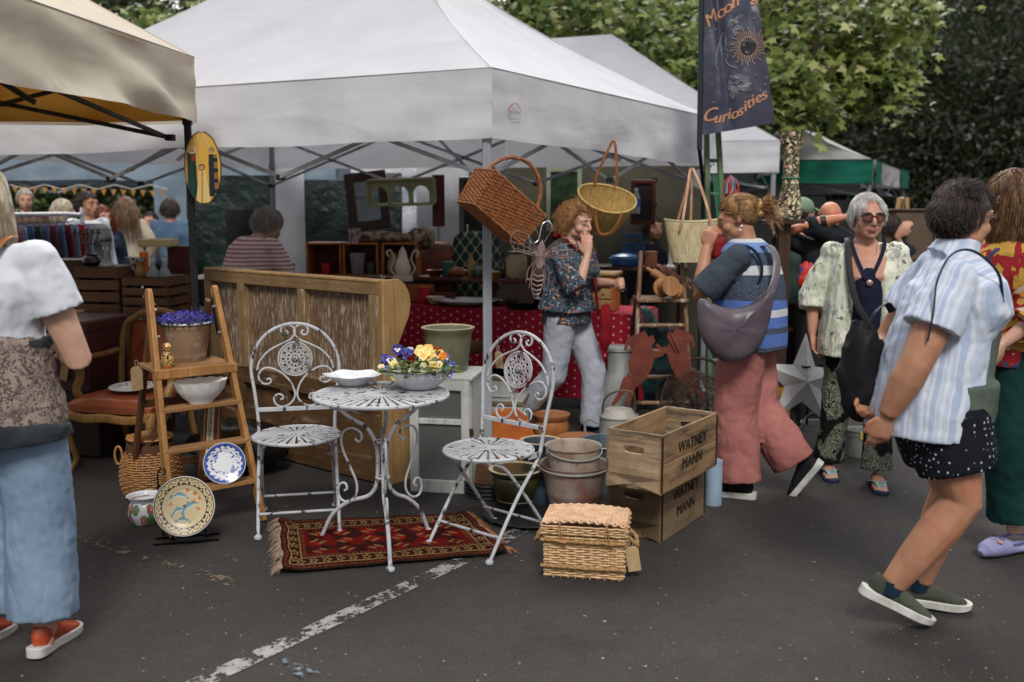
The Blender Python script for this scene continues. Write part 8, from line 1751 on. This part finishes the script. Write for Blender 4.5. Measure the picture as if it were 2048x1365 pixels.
def banner():
 Y=7.05;t=thing('feather_banner','dark blue grey fabric banner with sun face, crescent moon and copper lettering','banner',(0,0,0));q=[W(1409,-60,Y),W(1509,-60,Y),W(1548,247,Y-.12),W(1404,271,Y)]
 def P(u,v,lift=0):
  p=q[0].lerp(q[1],u).lerp(q[3].lerp(q[2],u),v);dy=.022*math.sin(u*8+v*3.2)*(.4+.6*u)+.012*fn(u*5,v*7,3)+.05*math.exp(-((u-.25-.15*v)/.08)**2)*(1-v*.6);return V(p.x,p.y+dy-lift,p.z)
 f=MB();f.grid(lambda u,v:P(u,v),50,80);f.build('flag',mat('slate_polyester',S(66,68,86),S(50,51,68),sc_=3,rough=.4,bump=.3,bsc=9,bd=.03,spec=.5),t,smooth=60)
 f=MB();f.tube([W(1404,-80,Y+.01),W(1399,300,Y+.01)],.019,10);f.tube([W(1399,300,Y+.01),V(W(1408,330,7.36).x,7.36,1.7),V(W(1408,330,7.36).x,7.36,0)],.014,8);f.build('pole',mat('green_black_sleeve',S(30,44,44),rough=.6),t)
 cop,wht=mat('copper_print',S(196,140,104),rough=.5),mat('pale_print_ink',S(170,166,172),rough=.6)
 def fm(cx,cy,H=4.3):
  def g(x,y):
   X,Yy=cx+x,cy-y;v=(Yy+60)/322;u=(X-(1408-5*v))/(101+42*v);return P(min(1,max(0,u)),v+.075*0,.006)
  return g
 def arc(mb,txt,sz,cx,cy,rot,mi=0):place_text(mb,txt,sz,fm(cx,cy),.35,mi,(0,0),rot,1.0,bold=.7)
 f=MB()
 for ch,x,y,a in(('M',1420,36,38),('o',1440,24,30),('o',1452,16,25),('n',1466,6,22),('g',1508,-6,8)):arc(f,ch,34,x,y,R(a))
 f.build('lettering',cop,t,smooth=0)
 f=MB()
 for i,ch in enumerate('Curiosities'):x=(1415,1432,1446,1456,1467,1479,1488,1496,1503,1513,1524)[i];arc(f,ch,38 if i==0 else 31,x,(225,233,233,229,230,226,219,214,209,206,201)[i],R((0,2,8,12,14,18,22,24,26,30,32)[i]))
 f.build('lettering',cop,t,smooth=0)
 def line(mb,pts,r=.0022):mb.tube([fm(0,0)(x,-y)+V(0,-.002,0)for x,y in pts],r,4)
 f=MB();cx,cy=1496,97
 for k_ in range(36):
  a=6.283*k_/36;r1=38 if k_%2 else 31;pts=[(cx+19*math.cos(a),cy+20*math.sin(a)),(cx+r1*.8*math.cos(a+.04),cy+r1*.84*math.sin(a+.04)),(cx+r1*math.cos(a),cy+r1*1.05*math.sin(a))];line(f,pts,.0024)
 line(f,[(cx+18*math.cos(6.283*i/28),cy+19*math.sin(6.283*i/28))for i in range(29)],.0022);f.build('sun_rays',mat('peach_print',S(196,160,136),rough=.6),t,smooth=0)
 f=MB();f.add([fm(0,0)(cx+17*math.cos(6.283*i/24),-(cy+18*math.sin(6.283*i/24)))for i in range(24)],[list(range(24))]);f.build('sun_disc',mat('dark_print',S(30,30,38)),t,smooth=0)
 f=MB()
 for L in([(1484,92),(1489,89),(1494,92),(1489,94),(1484,92)],[(1499,92),(1504,89),(1509,92),(1504,94),(1499,92)],[(1484,86),(1490,83),(1495,88),(1495,100),(1492,102),(1499,102)],[(1490,107),(1496,105),(1502,107),(1496,110),(1490,107)],[(1499,86),(1505,83),(1509,86)],[(1450,78),(1452,88),(1449,96),(1456,102),(1452,108),(1455,112),(1451,118),(1453,126),(1462,134),(1474,138)],[(1452,78),(1446,64),(1438,86),(1432,106),(1430,126),(1436,140)]):line(f,L,.0019)
 f.build('face_line',wht,t,smooth=0);f=MB();rnd=random.Random(5)
 for bx,by,n,sp,dn in((1466,34,9,16,40),(1470,150,26,40,45)):
  for i in range(n):
   x,y=bx+rnd.uniform(-.4,.6)*sp,by+rnd.random()*dn*.7;a=rnd.uniform(-.3,2.2);L=rnd.uniform(9,20);c,s_=math.cos(a),math.sin(a);line(f,[(x,y),(x+c*L*.5-s_*4,y+s_*L*.5+c*4),(x+c*L,y+s_*L),(x+c*L*.5+s_*4,y+s_*L*.5-c*4),(x,y),(x+c*L*.8,y+s_*L*.8)],.0015)
 for x,y in((1502,18),(1520,12),(1508,40),(1512,158),(1530,166),(1528,180),(1430,56),(1518,190),(1425,200)):line(f,[(x+3*math.cos(6.283*i/5*2),y+3*math.sin(6.283*i/5*2))for i in range(6)],.0014)
 f.build('leaf_sprig',wht,t,smooth=0)
banner()
t=thing('green_ladder','tall narrow green painted ladder standing behind the banner','ladder',(0,0,0));m=mat('ladder_green',S(92,112,84),S(74,92,68),sc_=8,rough=.7)
a0,b0,a1,b1=W(1413,262,7.25),W(1436,262,7.25),W(1421,800,7.15),W(1470,800,7.15);a1.z=b1.z=0
for A,B2 in((a0,a1),(b0,b1)):f=MB();f.beam(A,B2,.035,.05,up=(0,1,0));f.build('stile',m,t,smooth=0,bev=.004)
for k_ in range(8):q=.1+.115*k_;f=MB();f.tube([a0.lerp(a1,q),b0.lerp(b1,q)],.014,7);f.build('rung',m,t)
f=MB();f.lathe([(0,-.005),(.075,-.004),(.075,.004),(0,.005)],24);tag(f.build('white_disc',M_ENAM,None,W(1402,358,7.6),(R(90),0,0)),'round white plastic disc at the top of the right gazebo pole','disc')
t=thing('bead_bunch','bunch of red, blue and white beaded strings hanging from the green ladder','beads',W(1461,352,7.0));rnd=random.Random(9)
for i in range(26):x=rnd.uniform(-.05,.055);L=rnd.uniform(.1,.2);f=MB();f.tube(cr([V(0,0,0),V(x,rnd.uniform(-.02,.02),-L*.4),V(x*1.1,0,-L)],4),.0065,6);f.build('string',mat('bead%d'%(i%4),[S(176,40,44),S(70,130,160),S(196,190,186),S(190,60,50)][i%4],rough=.4),t)
for i in range(3):f=MB();f.tube(cr([W(1426+4*i,350,7.1),W(1434+3*i,430,7.1),W(1443-2*i,505,7.1)],5),.005,5);tag(f.build('hanging_rope',mat('green_rope',S(60,130,100)),None),'thin green rope hanging down the green ladder','rope','green ropes on the ladder')
bag_blob('red_crochet','red crochet bundle hanging low on the green ladder',W(1433,520,7.0),(.07,.05,.11),mat('red_crochet',S(160,30,36),S(100,16,22),sc_=60),6,'textile')
t=thing('tapestry_vase','tall waisted vase covered in black and cream floral tapestry behind the striped vest woman','vase',W(1578,438,6.75));MT=pat_floral('black_cream_tapestry',S(26,22,20),[S(216,204,168),S(222,212,178),S(176,120,100),S(190,176,136)],34,.40)
f=MB();f.lathe([(0,0),(.075,0),(.082,.03),(.078,.10),(.055,.22),(.05,.30),(.056,.42),(.082,.555),(.085,.57),(.07,.565),(.04,.4)],26);f.build('body',MT,t);f=MB();f.ring((0,0,.27),.056,.006,24,6);f.build('green_band',MC['green_rope'],t)
t=thing('floral_footstool','floral tapestry footstool box beneath the waisted vase','footstool',W(1558,440,6.78)-V(0,0,.0));f=MB();f.box((0,0,.045),(.15,.2,.09));f.build('body',MT,t,bev=.02);t.location.z-=.0
t=thing('display_plinth','tall dark plinth supporting the waisted tapestry vase','plinth',V(W(1568,440,6.8).x,6.8,0));zz=W(1568,440,6.75).z;f=MB();f.box((0,0,zz/2-.003),(.08,.08,zz-.03));f.box((-.03,0,zz-.014),(.28,.22,.022));f.box((0,0,.01),(.3,.26,.02));f.build('column',M_WALN,t,smooth=0)
t=thing('metal_star','large white faceted metal star leaning between the pink trousers and the older woman','star',W(1606,764,6.15));t.rotation_euler=(R(-10),0,R(8));f=MB();rs=[(.31,.125)[i%2]for i in range(10)];vs=[(rs[i]*math.sin(6.283*i/10+.1),0,rs[i]*math.cos(6.283*i/10+.1))for i in range(10)]+[(0,-.07,0),(0,.03,0)]
f.add(vs,[(i,(i+1)%10,10)for i in range(10)]+[((i+1)%10,i,11)for i in range(10)]);f.build('star',mat('white_tin',S(204,204,202),S(180,180,178),sc_=5,rough=.5),t,smooth=0)
t=thing('yellow_barrel','small yellow varnished barrel with hoops right of the pink trousers','barrel',G(1552,866));f=MB();f.lathe([(0,0),(.062,0),(.085,.1),(.09,.16),(.085,.22),(.064,.32),(0,.32)],28);f.build('body',wood('yellow_varnish',S(196,140,44),S(172,116,30),None,2),t)
for z in(.06,.11,.21,.26):f=MB();f.lathe([(.0785+.012*(1-abs(z-.16)/.1),z),(.081+.012*(1-abs(z-.16)/.1),z+.012)],28,cap=False);f.build('hoop',M_AMB,t)
M_IRON2=MC['black_iron']
t=thing('iron_stand','tall black iron candle stand before the white star','stand',G(1611,905));f=MB();f.tube([(0,0,0),(0,0,.52)],.009,7);f.build('stem',M_IRON2,t)
for a in(0,2.1,4.2):f=MB();f.tube(cr([V(0,0,.1),V(.06*math.cos(a),.06*math.sin(a),.06),V(.1*math.cos(a),.1*math.sin(a),0)],4),.007,6);f.build('foot',M_IRON2,t);f=MB();f.tube(cr([V(0,0,.45),V(.07*math.cos(a),.07*math.sin(a),.46),V(.11*math.cos(a),.11*math.sin(a),.52),V(.09*math.cos(a),.09*math.sin(a),.56)],4),.006,6);f.lathe([(.0,.56),(.03,.565),(.03,.575)],12,(.09*math.cos(a),.09*math.sin(a),0));f.build('arm',M_IRON2,t)
for i,(u,v)in enumerate(((1578,872),(1588,890))):t=thing('candlestick',['low black iron candlestick behind, nearer the yellow barrel','low black iron candlestick in front, nearer the zinc tub'][i],'candlestick',G(u,v));f=MB();f.lathe([(.012,.03),(.012,.07),(.05,.075),(.05,.085),(0,.085)],18);f.build('cup',M_IRON2,t);[(lambda f:(f.tube(cr([V(0,0,.04),V(.05*math.cos(a),.05*math.sin(a),.03),V(.07*math.cos(a),.07*math.sin(a),0)],4),.006,6),f.build('foot',M_IRON2,t)))(MB())for a in(0,2.1,4.2)]
for i,(u,v,r,h_)in enumerate(((1632,904,.10,.19),(1716,912,.08,.17))):t=thing('zinc_tub',['zinc tub left of the older woman feet','zinc tub with a yellow ticket between the older woman legs'][i],'tub',G(u,v));pail(t,r,r*.92,h_,M_ZINC,'tub',handle=(R(10),R(70))if i==0 else None,rings=(.85,));i and(lambda f:(f.box((0,-r-.004,h_-.02),(.045,.003,.05)),f.build('ticket',mat('yellow_card',S(206,190,90)),t,smooth=0)))(MB())
for i,(u,lb)in enumerate(((1800,'light wooden easel holding the brown board, left one'),(1832,'light wooden easel behind the short haired woman, right one'))):
 t=thing('easel',lb,'easel',V(W(u,500,8.2).x,8.2+.2*i,0),R(-10));
 for x,y in((-.2,0),(.2,0),(0,.45)):f=MB();f.beam((x,y,0),(x*.15,y*.1,1.62-.1*i),.03,.035,up=(0,1,0));f.build('leg',M_PINE,t,smooth=0)
 f=MB();f.box((0,-.03,1.0),(.5,.03,.04));f.build('ledge',M_PINE,t,smooth=0)
frame('brown_board','plain brown framed board standing on the left easel',W(1812,470,8.1),.46,.42,M_WALN,mat('brown_board',S(84,66,44),S(70,54,36)),(R(-8),0,R(-10)),.02)
t=thing('low_table','low orange wood table behind the pink trousers and older woman','table',(2.15,7.75,0));f=MB();f.box((0,0,.62),(.7,.4,.03));f.build('table_top',M_ORW,t,smooth=0,bev=.005);f=MB();f.box((0,.02,.3),(.64,.3,.6));f.build('base',M_WALN,t,smooth=0)
bag_blob('fabric_bundle','bright red and orange fabric bag carried by the man raising his arms',W(1612,580,6.75),(.07,.05,.09),mat('red_orange_fabric',S(190,50,36),S(70,70,130),sc_=14,thr=(.55,.6)),2)
def oval():
 t=thing('oval_picture','oval gold plaque painted with three robed figures hanging on the black gazebo pole','plaque',W(406,336,5.9));t.rotation_euler=(0,0,R(8));k_=px(5.9)*.97
 def inside(u,v):
  x,y=(u*2-1),(1-2*v);X,Yy=x*36,y*72
  def robe(cx,top,bot,w0,w1):q=(top-Yy)/(top-bot);return 0<q<1 and abs(X-cx)<(w0+(w1-w0)*q)/2
  def headd(cx,cy):return math.hypot(X-cx,Yy-cy)<4.2
  if headd(-2,0):return S(196,140,100)
  if math.hypot(X+2,Yy-1)<6.5 and Yy>-8:return S(110,66,34)
  if robe(-1,-5,-70,13,29):return S(214,184,116)if abs(X+1-Yy*.04)>2 else S(176,140,78)
  if headd(-19,35):return S(190,140,104)
  if math.hypot(X+20,Yy-35)<8:return S(214,190,130)
  if robe(-21,30,-62,16,20):return(S(150,50,36)if Yy>14 and X>-22 and Yy<24 else S(28,66,54)if fn(X*.15,Yy*.04)>-.1 else S(18,48,42))
  if headd(18,33):return S(176,126,92)
  if math.hypot(X-19,Yy-35)<6:return S(120,104,84)
  if robe(21,27,-58,17,20):return S(134,98,54)if X>22 and math.sin(Yy*.3)>-.3 else S(24,34,40)
  return S(206,160,64)if math.hypot(x,y)<.96 else S(130,92,40)
 f=MB();n=90
 def P(u,v):
  a,b_=u*2-1,v*2-1;return V(a*math.sqrt(1-b_*b_/2)*36*k_,-.012,-b_*math.sqrt(1-a*a/2)*72*k_)
 f.grid(P,n,n*2,0,lambda u,v:(lambda p:inside((p.x/k_/36+1)/2,(1-p.z/k_/72)/2))(P(u,v)));f.build('painted_face',mat('varnished_print',(1,1,1,1),attr=True,rough=.3,spec=.5),t,smooth=0)
 f=MB();ring=[V(36.5*k_*math.cos(6.283*i/48),0,73*k_*math.sin(6.283*i/48))for i in range(48)];f.add([p+V(0,-.011,0)for p in ring]+[p+V(0,.006,0)for p in ring],[list(range(48))[::-1],[48+i for i in range(48)]]+[(i,(i+1)%48,48+(i+1)%48,48+i)for i in range(48)]);f.build('board',M_WALN,t,smooth=30)
 f=MB();f.tube(cr([V(0,-.014,76*k_),V(-.03,-.016,40*k_),V(-.025,-.017,5*k_),V(-.018,-.017,-2*k_)],5),.0022,5);f.tube(cr([V(0,-.014,76*k_),V(.03,-.016,50*k_),V(.042,-.016,36*k_)],5),.0022,5);f.build('cord',M_STRING,t)
oval()
M_COP=mat('copper',S(150,84,54),S(116,62,40),sc_=12,rough=.35,metal=.7);M_TEAL=mat('teal_enamel',S(40,92,92),S(28,70,72),rough=.3);M_MUST=mat('mustard_glaze',S(176,132,50),S(146,104,36),rough=.35)
BOT=[(0,0),(.03,0),(.034,.02),(.034,.12),(.014,.16),(.013,.2),(.016,.205)];BWL=[(0,0),(.04,0),(.075,.05),(.08,.055),(.07,.05),(.03,.012)];TIN=[(0,0),(.05,0),(.05,.11),(.053,.112),(.053,.125),(0,.127)]
for nm,lb,p,pr,m in(('copper_pan','round copper pan on the riser right of the lantern',on(.2),BWL,M_COP),('teal_tin','teal enamel tin on the riser beside the dried flowers',on(.30,.47),TIN,M_TEAL),('brown_bottle','brown glass bottle on the riser left of the green glass pot',on(.52,.46),BOT,M_AMB),('mustard_bowl','mustard glazed bowl on the riser just left of the front pole',on(.75),BWL,M_MUST),('black_bottle','slim black bottle behind the mustard bowl',on(.80,.5),BOT,M_BLKG),('copper_tin','copper coloured tin at the right end of the riser',on(1.36),TIN,M_COP),('cream_bowl','cream bowl on the red cloth below the green glass pot',on(.36,.1,.765),BWL,M_CREAMG),('red_tin','red tin on the red cloth beside the pine box',on(.24,.14,.765),TIN,mat('red_enamel',S(170,26,34))),('brass_pot','small brass pot near the right end of the red cloth',on(1.5,.16,.765),BWL,MC['brass']),('green_bottle','green glass bottle near the brass pot on the red cloth',on(1.42,.2,.765),BOT,MC['green_glass']),('amber_vase','amber vase on the dark rear table behind the curly haired woman',RT@V(-.3,-.1,1.047),BOT,M_AMB),('teal_bowl','teal bowl at the left of the dark rear table',RT@V(-.42,-.12,1.047),BWL,M_TEAL),('flower_pot','terracotta pot of small red flowers at the middle of the rear table',RT@V(.2,-.12,1.047),TIN,M_TERR),('grey_jar','grey lidded jar behind the settle near the seller hands',V(-1.93,8.62,.937),TIN,M_ZINC),('blue_white_bowl','blue and white bowl behind the settle next to the grey jar',V(-2.1,8.6,.937),BWL,MC['china_blue_floral']),('dark_basket','small dark basket behind the settle left of the blue and white bowl',V(-2.3,8.62,.937),BWL,M_WICKD)):
 small(nm,lb,p,pr,m)
